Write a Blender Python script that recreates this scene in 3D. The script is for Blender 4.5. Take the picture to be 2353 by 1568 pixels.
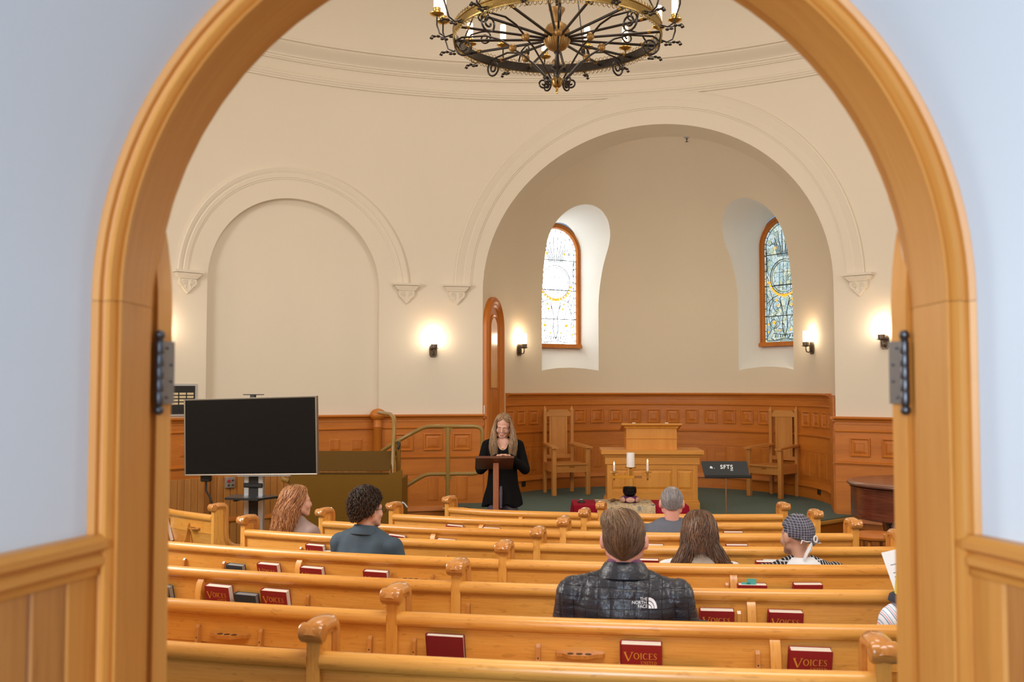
import bpy, bmesh, math, random
import numpy as np
from mathutils import Vector, Matrix, noise
from mathutils.bvhtree import BVHTree

random.seed(7)
rng = np.random.default_rng(7)
for o in list(bpy.data.objects):
    bpy.data.objects.remove(o)
COL = bpy.context.scene.collection
SC = bpy.context.scene
R_ = math.radians
PI = math.pi
sin, cos = math.sin, math.cos

# ------------------------------------------------------------------ camera
EYE = 1.62
cam_d = bpy.data.cameras.new('camera'); cam_d.lens = 35; cam_d.sensor_width = 36
cam_d.clip_start = 0.05; cam_d.clip_end = 100
cam_d.dof.use_dof = True; cam_d.dof.focus_distance = 8.0; cam_d.dof.aperture_fstop = 5.6
cam = bpy.data.objects.new('camera', cam_d); COL.objects.link(cam)
cam.location = (0, 0, EYE); cam.rotation_euler = (R_(90 + 2.777), 0, 0)
SC.camera = cam

# ------------------------------------------------------------------ light
SC.view_settings.view_transform = 'Standard'; SC.view_settings.look = 'None'
SC.view_settings.gamma = 1.0; SC.view_settings.use_curve_mapping = False
SC.view_settings.exposure = 0.0
W = bpy.data.worlds.new('world'); SC.world = W; W.use_nodes = True
W.node_tree.nodes['Background'].inputs[0].default_value = (0.50, 0.68, 0.90, 1)
W.node_tree.nodes['Background'].inputs[1].default_value = 0.45

def area(name, loc, target, sx, sy, power, color):
    d = bpy.data.lights.new(name, 'AREA'); d.shape = 'RECTANGLE'; d.size = sx; d.size_y = sy
    d.energy = power; d.color = color
    o = bpy.data.objects.new(name, d); COL.objects.link(o); o.location = loc
    v = Vector(target) - Vector(loc)
    o.rotation_euler = v.to_track_quat('-Z', 'Y').to_euler()
    return o
# daylight from the chapel's own side windows (out of frame left and right), plus two added fill areas
area('daylight_left', (-5.1, 6.2, 3.3), (0.5, 7.6, 0.9), 2.6, 2.6, 265, (1.0, 0.97, 0.93))
area('daylight_right', (5.7, 5.2, 3.3), (0.5, 7.6, 0.9), 2.2, 2.6, 120, (1.0, 0.96, 0.91))
area('rear_fill', (0.6, 2.0, 4.5), (1.2, 10.0, 1.6), 3.2, 1.6, 165, (1.0, 0.95, 0.89))  # added fill high over the entrance, with no window behind it
area('dome_fill', (0.34, 7.4, 7.6), (0.34, 7.4, 0), 2.4, 2.4, 95, (1.0, 0.92, 0.82))  # added soft fill from overhead; the dome holds no such lamp
# the vestibule's own tall window, behind and to the left of the camera
area('vestibule_window', (-0.80, -1.9, 2.1), (0.30, 2.2, 1.1), 1.2, 1.9, 145, (0.72, 0.86, 1.0))

# ------------------------------------------------------------------ frames
C0 = (0.34, 7.4); RN = 6.0                      # centre and radius of the round nave
AX = (sin(R_(15)), cos(R_(15))); LX = (AX[1], -AX[0])   # apse axis, and its right hand
def A(t, lat, z=0.0):
    return Vector((C0[0] + t*AX[0] + lat*LX[0], C0[1] + t*AX[1] + lat*LX[1], z))
def cyl(deg, z=0.0, r=RN):
    a = R_(deg); return Vector((C0[0] + r*sin(a), C0[1] + r*cos(a), z))
PP = (1.92, 13.29)                               # centre of the pew arcs
def zfl(y):                                      # raked nave floor
    return 0.02 - 0.0442*min(y, 9.3)
def pol(psi, r, zrel):
    a = R_(psi); x = PP[0] + r*sin(a); y = PP[1] - r*cos(a)
    return Vector((x, y, zfl(y) + zrel))
PLAT = 0.11                                      # height of the carpeted platform

# ------------------------------------------------------------------ mesh builder
class MB:
    def __init__(s):
        s.v = []; s.f = []; s.uv = []
    def add(s, verts, faces, uvs=None):
        b = len(s.v)
        s.v.extend([tuple(p) for p in verts])
        for i, f in enumerate(faces):
            s.f.append([b + k for k in f])
            s.uv.append(uvs[i] if uvs else None)
        return s
    def box(s, x0, x1, y0, y1, z0, z1, M=None, bev=0.0):
        if x1 < x0: x0, x1 = x1, x0
        if y1 < y0: y0, y1 = y1, y0
        if z1 < z0: z0, z1 = z1, z0
        if bev <= 0:
            vs = [(x0,y0,z0),(x1,y0,z0),(x1,y1,z0),(x0,y1,z0),(x0,y0,z1),(x1,y0,z1),(x1,y1,z1),(x0,y1,z1)]
            fs = [(0,3,2,1),(4,5,6,7),(0,1,5,4),(1,2,6,5),(2,3,7,6),(3,0,4,7)]
        else:
            b = min(bev, (x1-x0)*.45, (y1-y0)*.45, (z1-z0)*.45)
            vs = []
            for (x, sx) in ((x0, 1), (x1, -1)):
                for (y, sy) in ((y0, 1), (y1, -1)):
                    for (z, sz) in ((z0, 1), (z1, -1)):
                        vs += [(x, y+sy*b, z+sz*b), (x+sx*b, y, z+sz*b), (x+sx*b, y+sy*b, z)]
            def I(i, j, k, a): return ((i*2+j)*2+k)*3+a
            fs = [(I(0,0,0,0),I(0,0,1,0),I(0,1,1,0),I(0,1,0,0)), (I(1,0,0,0),I(1,1,0,0),I(1,1,1,0),I(1,0,1,0)),
                  (I(0,0,0,1),I(1,0,0,1),I(1,0,1,1),I(0,0,1,1)), (I(0,1,0,1),I(0,1,1,1),I(1,1,1,1),I(1,1,0,1)),
                  (I(0,0,0,2),I(0,1,0,2),I(1,1,0,2),I(1,0,0,2)), (I(0,0,1,2),I(1,0,1,2),I(1,1,1,2),I(0,1,1,2))]
            for i in (0,1):
                for j in (0,1):
                    fs.append((I(i,j,0,0),I(i,j,1,0),I(i,j,1,1),I(i,j,0,1)))
                    fs.append((I(i,0,j,0),I(i,1,j,0),I(i,1,j,2),I(i,0,j,2)))
                    fs.append((I(0,i,j,1),I(1,i,j,1),I(1,i,j,2),I(0,i,j,2)))
                    for k in (0,1):
                        fs.append((I(i,j,k,0),I(i,j,k,1),I(i,j,k,2)))
        if M is not None: vs = [tuple(M @ Vector(p)) for p in vs]
        return s.add(vs, fs)
    def strip(s, rings, closed=True, caps=False, loop=False):
        """rings: list of equal-length point lists; closed = ring closed; loop = last ring joins first"""
        n = len(rings[0]); m = len(rings); vs = [p for r in rings for p in r]; fs = []; uv = []
        # metres along / around
        L = [0.0]
        for i in range(1, m):
            k = n//2
            L.append(L[-1] + (Vector(rings[i][k]) - Vector(rings[i-1][k])).length)
        Q = [0.0]
        for j in range(1, n+1):
            Q.append(Q[-1] + (Vector(rings[0][j % n]) - Vector(rings[0][j-1])).length)
        mm = m if loop else m-1
        for i in range(mm):
            i2 = (i+1) % m; l2 = L[i2] if i2 else L[-1] + .1
            for j in range(n if closed else n-1):
                j2 = (j+1) % n
                fs.append((i*n+j, i*n+j2, i2*n+j2, i2*n+j))
                uv.append([(L[i], Q[j]), (L[i], Q[j+1]), (l2, Q[j+1]), (l2, Q[j])])
        if caps:
            fs.append(tuple(range(n-1, -1, -1))); uv.append(None)
            fs.append(tuple((m-1)*n + j for j in range(n))); uv.append(None)
        return s.add(vs, fs, uv)
    def lathe(s, prof, c=(0,0,0), n=24, M=None, cap=True):
        rings = []
        for (r, z) in prof:
            ring = [Vector((r*cos(2*PI*k/n), r*sin(2*PI*k/n), z)) for k in range(n)]
            ring = [(M @ p if M is not None else p) + Vector(c) for p in ring]
            rings.append(ring)
        return s.strip(rings, True, cap)
    def tube(s, pts, rad, n=8, caps=True, closed=False, flat=1.0):
        pts = [Vector(p) for p in pts]; m = len(pts)
        if not isinstance(rad, (list, tuple)): rad = [rad]*m
        rings = []; up = None
        for i in range(m):
            if closed: t = (pts[(i+1) % m] - pts[i-1])
            else: t = pts[min(i+1, m-1)] - pts[max(i-1, 0)]
            if t.length < 1e-9: t = Vector((0,0,1))
            t.normalize()
            if up is None:
                up = Vector((0,0,1)) if abs(t.z) < .9 else Vector((1,0,0))
            a = t.cross(up)
            if a.length < 1e-6: a = t.cross(Vector((1,0.3,0)))
            a.normalize(); b = a.cross(t).normalized(); up = b
            rings.append([pts[i] + a*(rad[i]*cos(2*PI*k/n)) + b*(rad[i]*flat*sin(2*PI*k/n)) for k in range(n)])
        return s.strip(rings, True, caps and not closed, loop=closed)
    def ellipsoid(s, c, r, M=None, n=16, m=10):
        rings = []
        for i in range(m+1):
            th = PI*(0.02 + .96*i/m)
            ring = [Vector((r[0]*sin(th)*cos(2*PI*k/n), r[1]*sin(th)*sin(2*PI*k/n), r[2]*cos(th))) for k in range(n)]
            rings.append([(M @ p if M is not None else p) + Vector(c) for p in ring])
        return s.strip(rings, True, True)
    def capsule(s, p0, p1, r0, r1, n=14, flat=1.0, side=None):
        p0 = Vector(p0); p1 = Vector(p1); d = p1 - p0; L = d.length
        t = d.normalized() if L > 1e-7 else Vector((0,0,1))
        sd = Vector(side) if side else (Vector((0,1,0)) if abs(t.y) < .9 else Vector((1,0,0)))
        a = t.cross(sd).normalized(); b = a.cross(t).normalized()
        rings = []
        for k in range(5):
            th = PI/2*(1 - k/4.5); rr = r0*cos(th); rings.append((p0 - t*(r0*sin(th)), max(rr, r0*.08)))
        for k in range(5):
            th = PI/2*((k+.5)/4.5); rr = r1*cos(th); rings.append((p1 + t*(r1*sin(th)), max(rr, r1*.08)))
        return s.strip([[c + a*(q*cos(2*PI*j/n)) + b*(q*flat*sin(2*PI*j/n)) for j in range(n)] for c, q in rings], True, True)
    def loft(s, secs, n=28, p=2.0, fn=None):
        """secs: (cx, cy, z, rx, ry) horizontal superellipses, capped"""
        rings = []
        for (cx, cy, z, rx, ry) in secs:
            ring = []
            for k in range(n):
                a = 2*PI*k/n; ca, sa = cos(a), sin(a)
                x = rx*math.copysign(abs(ca)**(2/p), ca); y = ry*math.copysign(abs(sa)**(2/p), sa)
                ring.append(Vector((cx+x, cy+y, z)))
            rings.append(ring)
        return s.strip(rings, True, True)
    def prism(s, poly, fr):
        """poly: 2-D list; fr(a, b, side) -> point for side 0/1"""
        n = len(poly)
        vs = [fr(a, b, 0) for a, b in poly] + [fr(a, b, 1) for a, b in poly]
        fs = [tuple(range(n)), tuple(range(2*n-1, n-1, -1))]
        fs += [(i, n+i, n+(i+1) % n, (i+1) % n) for i in range(n)]
        return s.add(vs, fs)
    def mesh(s, name='m', origin=(0,0,0), smooth=None, grain=2, uscale=1.0):
        me = bpy.data.meshes.new(name)
        o = Vector(origin)
        vv = [(p[0]-o[0], p[1]-o[1], p[2]-o[2]) for p in s.v]
        me.from_pydata(vv, [], s.f)
        uvl = me.uv_layers.new(name='UVMap')
        li = 0
        buf = np.zeros(len(me.loops)*2, dtype=np.float32)
        for pi, f in enumerate(s.f):
            u = s.uv[pi]
            if u is None:
                p0 = Vector(s.v[f[0]]); nrm = Vector((0,0,0))
                for k in range(1, len(f)-1):
                    nrm += (Vector(s.v[f[k]]) - p0).cross(Vector(s.v[f[k+1]]) - p0)
                g = grain
                axn = max(range(3), key=lambda q: abs(nrm[q]))
                if axn == g: ax = [(g+1) % 3, (g+2) % 3]
                else: ax = [g, 3-g-axn]
                u = [(s.v[k][ax[0]], s.v[k][ax[1]]) for k in f]
            for q in u:
                buf[li] = q[0]*uscale; buf[li+1] = q[1]*uscale; li += 2
        uvl.data.foreach_set('uv', buf)
        bm = bmesh.new(); bm.from_mesh(me); bmesh.ops.recalc_face_normals(bm, faces=bm.faces); bm.to_mesh(me); bm.free()
        if smooth:
            me.polygons.foreach_set('use_smooth', [True]*len(me.polygons))
            me.set_sharp_from_angle(angle=R_(smooth))
        me.update()
        return me
    def build(s, name, mat, parent=None, origin=None, smooth=None, grain=2, **tags):
        if origin is None:
            origin = parent['_o'] if parent is not None and '_o' in parent else (0,0,0)
        me = s.mesh(name, origin, smooth, grain)
        return mk(name, me, mat, parent, origin if parent is None else None, **tags)

ORIG = {}
def mk(name, me, mat, parent=None, loc=None, **tags):
    o = bpy.data.objects.new(name, me); COL.objects.link(o)
    if mat is not None:
        me.materials.clear(); me.materials.append(mat)
    if parent is not None: o.parent = parent
    if loc is not None: o.location = loc
    for k, v in tags.items():
        if v is not None: o[k] = v
    return o
def thing(name, label, category, loc, rz=0.0, group=None, world_origin=False):
    o = bpy.data.objects.new(name, None); COL.objects.link(o)
    o.location = loc; o.rotation_euler = (0, 0, rz); o.empty_display_size = .1
    o['label'] = label; o['category'] = category
    if group: o['group'] = group
    if world_origin: ORIG[o.name] = Vector(loc)
    return o
def B(mb, name, mat, parent, smooth=None, grain=2, **tags):
    """build a part; world-coordinate parts are re-based on their thing's origin"""
    top = parent
    while top is not None and top.parent is not None: top = top.parent
    org = ORIG.get(top.name, (0,0,0)) if top is not None else (0,0,0)
    return mk(name, mb.mesh(name, org, smooth, grain), mat, parent, None, **tags)
def solo(mb, name, mat, label, category, origin=(0,0,0), smooth=None, grain=2, group=None):
    return mk(name, mb.mesh(name, origin, smooth, grain), mat, None, origin, label=label, category=category, group=group)
def struct(mb, name, mat, parent=None, smooth=None, grain=2, origin=(0,0,0)):
    return mk(name, mb.mesh(name, origin, smooth, grain), mat, parent, origin if parent is None else None, kind='structure' if parent is None else None)
def copy_tree(o, parent=None):
    c = o.copy(); COL.objects.link(c); c.parent = parent
    for ch in list(o.children): copy_tree(ch, c)
    return c
def evalmesh(mb, mods, name='tmp'):
    """apply modifiers to a builder mesh and return a new mesh"""
    me = bpy.data.meshes.new(name); me.from_pydata(mb.v, [], mb.f)
    bm = bmesh.new(); bm.from_mesh(me); bmesh.ops.recalc_face_normals(bm, faces=bm.faces); bm.to_mesh(me); bm.free()
    o = bpy.data.objects.new(name, me); COL.objects.link(o)
    for typ, kw in mods:
        m = o.modifiers.new(typ, typ)
        for k, v in kw.items(): setattr(m, k, v)
    dg = bpy.context.evaluated_depsgraph_get(); dg.update()
    out = bpy.data.meshes.new_from_object(o.evaluated_get(dg))
    bpy.data.objects.remove(o); bpy.data.meshes.remove(me)
    out.polygons.foreach_set('use_smooth', [True]*len(out.polygons)); out.update()
    return out
def remesh(mb, voxel=.008, it=6, fac=.5, name='body'):
    return evalmesh(mb, [('REMESH', dict(mode='VOXEL', voxel_size=voxel, adaptivity=0.0)), ('SMOOTH', dict(factor=fac, iterations=it))], name)
def swap_uv(o):
    """turn the grain by a quarter: along the perimeter instead of up the rings"""
    d = o.data.uv_layers[0].data; a = np.empty(len(d)*2, dtype=np.float32); d.foreach_get('uv', a)
    a = a.reshape(-1, 2)[:, ::-1].copy(); d.foreach_set('uv', a.ravel()); return o
def displace(me, fn):
    n = len(me.vertices); co = np.empty(n*3); nr = np.empty(n*3)
    me.vertices.foreach_get('co', co); me.vertices.foreach_get('normal', nr)
    co = co.reshape(-1, 3); nr = nr.reshape(-1, 3)
    co2 = fn(co, nr); me.vertices.foreach_set('co', co2.ravel()); me.update()

# ------------------------------------------------------------------ materials
def nmat(name):
    m = bpy.data.materials.new(name); m.use_nodes = True
    nt = m.node_tree; b = nt.nodes['Principled BSDF']
    return m, nt, b
def lk(nt, a, b): nt.links.new(a, b)
def plain(name, col, rough=.5, metal=0.0, coat=0.0, noise_amt=0.0, noise_scale=40, bump=0.0, bscale=200, sheen=0.0, sss=0.0, spec=None):
    m, nt, b = nmat(name)
    b.inputs['Base Color'].default_value = (*col, 1); b.inputs['Roughness'].default_value = rough
    b.inputs['Metallic'].default_value = metal; b.inputs['Coat Weight'].default_value = coat
    if spec is not None: b.inputs['Specular IOR Level'].default_value = spec
    if sheen: b.inputs['Sheen Weight'].default_value = sheen
    if sss:
        b.inputs['Subsurface Weight'].default_value = sss; b.inputs['Subsurface Scale'].default_value = .02
        b.inputs['Subsurface Radius'].default_value = (1, .35, .2)
    tc = nt.nodes.new('ShaderNodeTexCoord')
    if noise_amt:
        n = nt.nodes.new('ShaderNodeTexNoise'); n.inputs['Scale'].default_value = noise_scale; n.inputs['Detail'].default_value = 4
        lk(nt, tc.outputs['Object'], n.inputs['Vector'])
        mx = nt.nodes.new('ShaderNodeMix'); mx.data_type = 'RGBA'
        mx.inputs['A'].default_value = (*[c*(1-noise_amt) for c in col], 1)
        mx.inputs['B'].default_value = (*[min(1, c*(1+noise_amt)) for c in col], 1)
        lk(nt, n.outputs['Fac'], mx.inputs['Factor']); lk(nt, mx.outputs['Result'], b.inputs['Base Color'])
    if bump:
        n2 = nt.nodes.new('ShaderNodeTexNoise'); n2.inputs['Scale'].default_value = bscale; n2.inputs['Detail'].default_value = 3
        lk(nt, tc.outputs['Object'], n2.inputs['Vector'])
        bp = nt.nodes.new('ShaderNodeBump'); bp.inputs['Strength'].default_value = bump; bp.inputs['Distance'].default_value = .004
        lk(nt, n2.outputs['Fac'], bp.inputs['Height']); lk(nt, bp.outputs['Normal'], b.inputs['Normal'])
    return m
def wood(name, c_dark, c_mid, c_light, rough=.32, coat=.25, scale=1.0, fleck=.5, contrast=1.0):
    m, nt, b = nmat(name)
    tc = nt.nodes.new('ShaderNodeTexCoord'); oi = nt.nodes.new('ShaderNodeObjectInfo')
    ad = nt.nodes.new('ShaderNodeVectorMath'); ad.operation = 'ADD'
    sc = nt.nodes.new('ShaderNodeVectorMath'); sc.operation = 'SCALE'; sc.inputs['Scale'].default_value = 37.0
    cb = nt.nodes.new('ShaderNodeCombineXYZ')
    lk(nt, oi.outputs['Random'], cb.inputs[0]); lk(nt, oi.outputs['Random'], cb.inputs[1])
    lk(nt, cb.outputs[0], sc.inputs[0]); lk(nt, tc.outputs['UV'], ad.inputs[0]); lk(nt, sc.outputs[0], ad.inputs[1])
    def nz(sx, sy, detail, dist=0.0):
        mp = nt.nodes.new('ShaderNodeMapping'); mp.inputs['Scale'].default_value = (sx*scale, sy*scale, 1)
        n = nt.nodes.new('ShaderNodeTexNoise'); n.inputs['Scale'].default_value = 1; n.inputs['Detail'].default_value = detail
        n.inputs['Distortion'].default_value = dist
        lk(nt, ad.outputs[0], mp.inputs['Vector']); lk(nt, mp.outputs[0], n.inputs['Vector']); return n
    n1 = nz(.9, 9, 3, .4); n2 = nz(6, 150, 2); n3 = nz(16, 70, 1, .8)
    ramp = nt.nodes.new('ShaderNodeValToRGB'); e = ramp.color_ramp.elements
    e[0].position = .5-.22/contrast; e[0].color = (*c_dark, 1); e[1].position = .5+.24/contrast; e[1].color = (*c_light, 1)
    k = e.new(.5); k.color = (*c_mid, 1)
    mxv = nt.nodes.new('ShaderNodeMix'); mxv.inputs['Factor'].default_value = .35
    lk(nt, n1.outputs['Fac'], mxv.inputs['A']); lk(nt, n2.outputs['Fac'], mxv.inputs['B'])
    lk(nt, mxv.outputs['Result'], ramp.inputs['Fac'])
    fr = nt.nodes.new('ShaderNodeValToRGB'); fe = fr.color_ramp.elements
    fe[0].position = .62; fe[0].color = (1,1,1,1); fe[1].position = .72; fe[1].color = (1-.35*fleck, 1-.42*fleck, 1-.5*fleck, 1)
    lk(nt, n3.outputs['Fac'], fr.inputs['Fac'])
    mu = nt.nodes.new('ShaderNodeMix'); mu.data_type = 'RGBA'; mu.blend_type = 'MULTIPLY'; mu.inputs['Factor'].default_value = 1
    lk(nt, ramp.outputs['Color'], mu.inputs['A']); lk(nt, fr.outputs['Color'], mu.inputs['B'])
    lk(nt, mu.outputs['Result'], b.inputs['Base Color'])
    b.inputs['Roughness'].default_value = rough; b.inputs['Coat Weight'].default_value = coat; b.inputs['Coat Roughness'].default_value = .18
    bp = nt.nodes.new('ShaderNodeBump'); bp.inputs['Strength'].default_value = .10; bp.inputs['Distance'].default_value = .002
    lk(nt, n2.outputs['Fac'], bp.inputs['Height']); lk(nt, bp.outputs['Normal'], b.inputs['Normal'])
    return m
def emit(name, col, strength):
    m, nt, b = nmat(name)
    b.inputs['Base Color'].default_value = (*col, 1)
    b.inputs['Emission Color'].default_value = (*col, 1); b.inputs['Emission Strength'].default_value = strength
    return m
def hairmat(name, c1, c2, rough=.42):
    """colour varies from lock to lock through a per-vertex attribute"""
    m, nt, b = nmat(name)
    at = nt.nodes.new('ShaderNodeAttribute'); at.attribute_name = 'lock'
    mx = nt.nodes.new('ShaderNodeMix'); mx.data_type = 'RGBA'
    mx.inputs['A'].default_value = (*c1, 1); mx.inputs['B'].default_value = (*c2, 1)
    lk(nt, at.outputs['Fac'], mx.inputs['Factor']); lk(nt, mx.outputs['Result'], b.inputs['Base Color'])
    b.inputs['Roughness'].default_value = rough
    return m

M = {}
M['plaster'] = plain('plaster_cream', (.76, .68, .56), .85, noise_amt=.025, noise_scale=1.2, bump=.12, bscale=90)
M['plaster_apse'] = plain('plaster_cream_apse', (.76, .66, .50), .85, noise_amt=.025, noise_scale=1.2, bump=.12, bscale=90)
M['reveal'] = plain('plaster_white_reveal', (.84, .83, .79), .8)
M['vest'] = plain('vestibule_paint', (.64, .70, .76), .75, noise_amt=.02, noise_scale=2, bump=.03, bscale=120)
M['pew'] = wood('honey_oak_pew', (.58,.225,.032), (.73,.335,.060), (.84,.44,.105), rough=.36, coat=.4, fleck=.5)
M['pewcap'] = wood('oak_cap', (.42,.15,.026), (.54,.215,.042), (.64,.29,.07), rough=.26, coat=.7, fleck=.3)
M['wain'] = wood('amber_oak_wainscot', (.42,.112,.008), (.54,.162,.013), (.62,.21,.022), rough=.48, coat=.05, fleck=.25)
M['pulpit'] = wood('oak_pulpit', (.56,.205,.022), (.66,.27,.034), (.74,.33,.05), rough=.42, coat=.1, fleck=.2)
M['frame'] = wood('oak_doorframe', (.50,.19,.030), (.60,.255,.048), (.68,.32,.075), rough=.45, coat=.10, fleck=.15, scale=.7)
M['plank'] = wood('oak_plank', (.36,.13,.028), (.50,.21,.05), (.60,.28,.08), rough=.38, coat=.3, fleck=.3)
M['lectern'] = wood('walnut_lectern', (.10,.035,.014), (.16,.058,.022), (.21,.08,.03), rough=.4, coat=.2)
M['mahog'] = wood('mahogany_piano', (.055,.012,.007), (.11,.026,.013), (.19,.05,.024), rough=.22, coat=.8, scale=.8, contrast=1.6)
M['mahogtop'] = wood('mahogany_lid', (.12,.042,.024), (.17,.062,.036), (.21,.08,.045), rough=.3, coat=.7)
M['carpet'] = plain('green_carpet', (.085,.135,.115), .95, noise_amt=.35, noise_scale=160, bump=.6, bscale=400)
M['olive'] = plain('olive_metal', (.22,.108,.010), .55, spec=.25, noise_amt=.04, noise_scale=8, bump=.1, bscale=300)
M['olivedark'] = plain('olive_metal_flap', (.11,.055,.008), .6, spec=.2)
M['rail'] = plain('ochre_rail_paint', (.30,.175,.035), .32, coat=.4)
M['brass'] = plain('brass', (.72,.47,.13), .28, 1.0)
M['agedbrass'] = plain('aged_brass', (.42,.25,.075), .38, 1.0, noise_amt=.25, noise_scale=60)
M['ringgold'] = plain('gilt_ring', (.38,.26,.09), .35, 1.0, noise_amt=.5, noise_scale=90, bump=.5, bscale=150)
M['ballgold'] = plain('ribbed_gilt', (.30,.165,.05), .45, .6)
M['iron'] = plain('wrought_iron', (.050,.042,.038), .34, .75)
M['bronze'] = plain('dark_bronze', (.14,.105,.075), .4, .85)
M['hinge'] = plain('pewter_hinge', (.20,.19,.185), .42, .8)
M['hingeknuckle'] = plain('dark_hinge_knuckle', (.10,.10,.11), .35, .85)
M['black'] = plain('black_plastic', (.012,.012,.013), .4)
M['blackmetal'] = plain('black_metal', (.02,.021,.022), .38, .3)
M['screen'] = plain('glossy_screen', (.003,.003,.004), .05, spec=.3)
M['bezel'] = plain('champagne_bezel', (.26,.225,.18), .35, .7)
M['alu'] = plain('aluminium', (.55,.57,.6), .35, .8)
M['white'] = plain('white_paint', (.8,.8,.78), .5)
M['wax'] = plain('white_wax', (.85,.82,.80), .45, sss=.25)
M['flame'] = emit('flame', (1.0,.72,.32), 14)
M['glow'] = emit('sconce_glass_lit', (1.0,.82,.60), 42)
M['glowc'] = emit('candle_glass_lit', (1.0,.80,.52), 6.5)
M['glowtop'] = emit('candle_glass_pale', (1.0,.88,.72), 1.6)
M['pages'] = plain('page_block', (.78,.72,.62), .8)
M['red'] = plain('crimson_book_cloth', (.30,.010,.014), .5, bump=.2, bscale=500)
M['maroon'] = plain('maroon_book_cloth', (.20,.006,.016), .5, bump=.2, bscale=500)
M['navy'] = plain('navy_book_cloth', (.018,.03,.05), .5)
M['blue'] = plain('blue_folder', (.03,.10,.26), .4)
M['gold'] = plain('gold_foil', (.80,.42,.06), .4, .3)
M['tab'] = plain('turquoise_tab', (.10,.52,.50), .6)
M['paper'] = plain('white_paper', (.83,.86,.9), .7)
M['ink'] = plain('grey_ink', (.25,.26,.3), .8)
M['skin'] = plain('skin_fair', (.64,.36,.27), .5, sss=.15, noise_amt=.06, noise_scale=30)
M['skin_pink'] = plain('skin_pink', (.68,.34,.27), .5, sss=.15, noise_amt=.06, noise_scale=30)
M['skin_tan'] = plain('skin_tan', (.52,.29,.20), .5, sss=.12, noise_amt=.08, noise_scale=30)
M['lips'] = plain('lips', (.42,.14,.12), .45)
M['brow'] = plain('brow', (.20,.11,.07), .7)
M['redcloth'] = plain('crimson_cloth', (.30,.008,.026), .85, noise_amt=.05, spec=.1)
M['purple'] = plain('purple_cloth', (.09,.015,.09), .7)
M['peach'] = plain('peach_brocade', (.62,.36,.27), .7, noise_amt=.15, noise_scale=120)
M['bowl'] = plain('black_bowl', (.012,.014,.014), .18, .5)
M['acrylic'] = plain('amber_acrylic', (.70,.30,.03), .25)
M['knit'] = plain('black_knit', (.006,.0055,.006), .85, spec=.12)
M['trous'] = plain('grey_purple_trousers', (.085,.07,.095), .85, noise_amt=.4, noise_scale=120)
M['denim'] = plain('blue_grey_wool', (.045,.078,.115), .75, noise_amt=.15, noise_scale=150, bump=.5, bscale=300)
M['tee'] = plain('slate_tee', (.115,.125,.16), .85, noise_amt=.08, noise_scale=60, bump=.6, bscale=45)
M['taupe'] = plain('taupe_jacket', (.30,.21,.19), .75)
M['quilt'] = plain('charcoal_nylon', (.018,.021,.032), .36, bump=.9, bscale=55, noise_amt=.2, noise_scale=20)
M['purpleshirt'] = plain('mauve_shirt', (.20,.07,.16), .8)
M['hoodie'] = plain('beige_hoodie', (.42,.35,.29), .85, bump=.8, bscale=28, noise_amt=.2, noise_scale=12)
M['whitetee'] = plain('white_tee', (.76,.78,.82), .8)
M['navyvest'] = plain('navy_vest', (.015,.018,.04), .8)
M['yellow'] = plain('yellow_hair_cloth', (.80,.74,.05), .7)
M['dark'] = plain('dark_trousers', (.02,.022,.03), .85)
M['shoe'] = plain('dark_shoe', (.02,.015,.012), .5)
M['leather'] = plain('brown_leather', (.075,.022,.015), .4)
M['came'] = plain('lead_came', (.03,.035,.035), .5, .5)
M['nosing'] = plain('flat_white_plate', (.7,.68,.63), .4)
# =================================================================== structure
def plan_sweep(pts, nrm, prof, closed_prof=True):
    """sweep a (n, z) profile along a plan curve; n measured into the room"""
    m = MB(); rings = []
    for p, q in zip(pts, nrm):
        rings.append([Vector((p[0] + q[0]*a, p[1] + q[1]*a, z)) for a, z in prof])
    m.strip(rings, closed_prof, closed_prof); return m
def arch_outline(w, z0, zs, n=40):
    pts = [(-w, z0)]
    for k in range(n+1):
        a = PI - PI*k/n; pts.append((w*cos(a), zs + w*sin(a)))
    pts.append((w, z0)); return pts

# --- floors
m = MB()
def fq(y0, y1): m.add([(-6.2,y0,zfl(y0)),(6.9,y0,zfl(y0)),(6.9,y1,zfl(y1)),(-6.2,y1,zfl(y1))], [(0,1,2,3)])
fq(1.2, 9.3); fq(9.3, 14.0)
floor = struct(m, 'floor', M['carpet'])
m = MB(); m.box(-1.6, 1.7, -1.8, 1.2, -.12, -.034); struct(m, 'floor_vestibule', M['plank'], floor, grain=1)

# --- round nave wall, column by column, with the apse arch and the blind arch left open
ZS = 2.92; RA = 2.26; RB = 1.12                  # spring height, arc radius of the apse arch, of the blind arch
HA = 22.13;  PHB = -31.0; HB = math.degrees(RB/RN)
def hole(phi):
    s = RN*sin(R_(phi - 15))
    if abs(s) < 2.25 and abs(phi-15) < 60: return ZS + math.sqrt(max(0, 2.25**2-s*s))
    s = R_(phi - PHB)*RN
    if abs(s) < RB: return ZS + RB*math.sqrt(max(0, 1-(s/RB)**2))
    return None
AL = 15 + math.degrees(math.asin(-2.25/RN)); AR = 15 + math.degrees(math.asin(2.25/RN))
def edge_cols(c, h):
    return [c + h*cos(PI*k/48) for k in range(49)]
DW = 16.0
phis = sorted(set([round(x, 4) for x in list(np.arange(-180+DW, 180-DW+.01, 1.5))
        if not (AL-.2 < x < AR+.2) and not (PHB-HB-.2 < x < PHB+HB+.2)] + [round(x,4) for x in edge_cols((AL+AR)/2, (AR-AL)/2) + edge_cols(PHB, HB)] + [-180+DW, 180-DW]))
m = MB()
for a, b in zip(phis[:-1], phis[1:]):
    mid = (a+b)/2; ha = hole(mid)
    if ha is None: za = zb = -.7
    else:
        za = hole(a) or ZS; zb = hole(b) or ZS
    m.add([cyl(a, za), cyl(b, zb), cyl(b, 6.1), cyl(a, 6.1)], [(0,1,2,3)])
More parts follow.
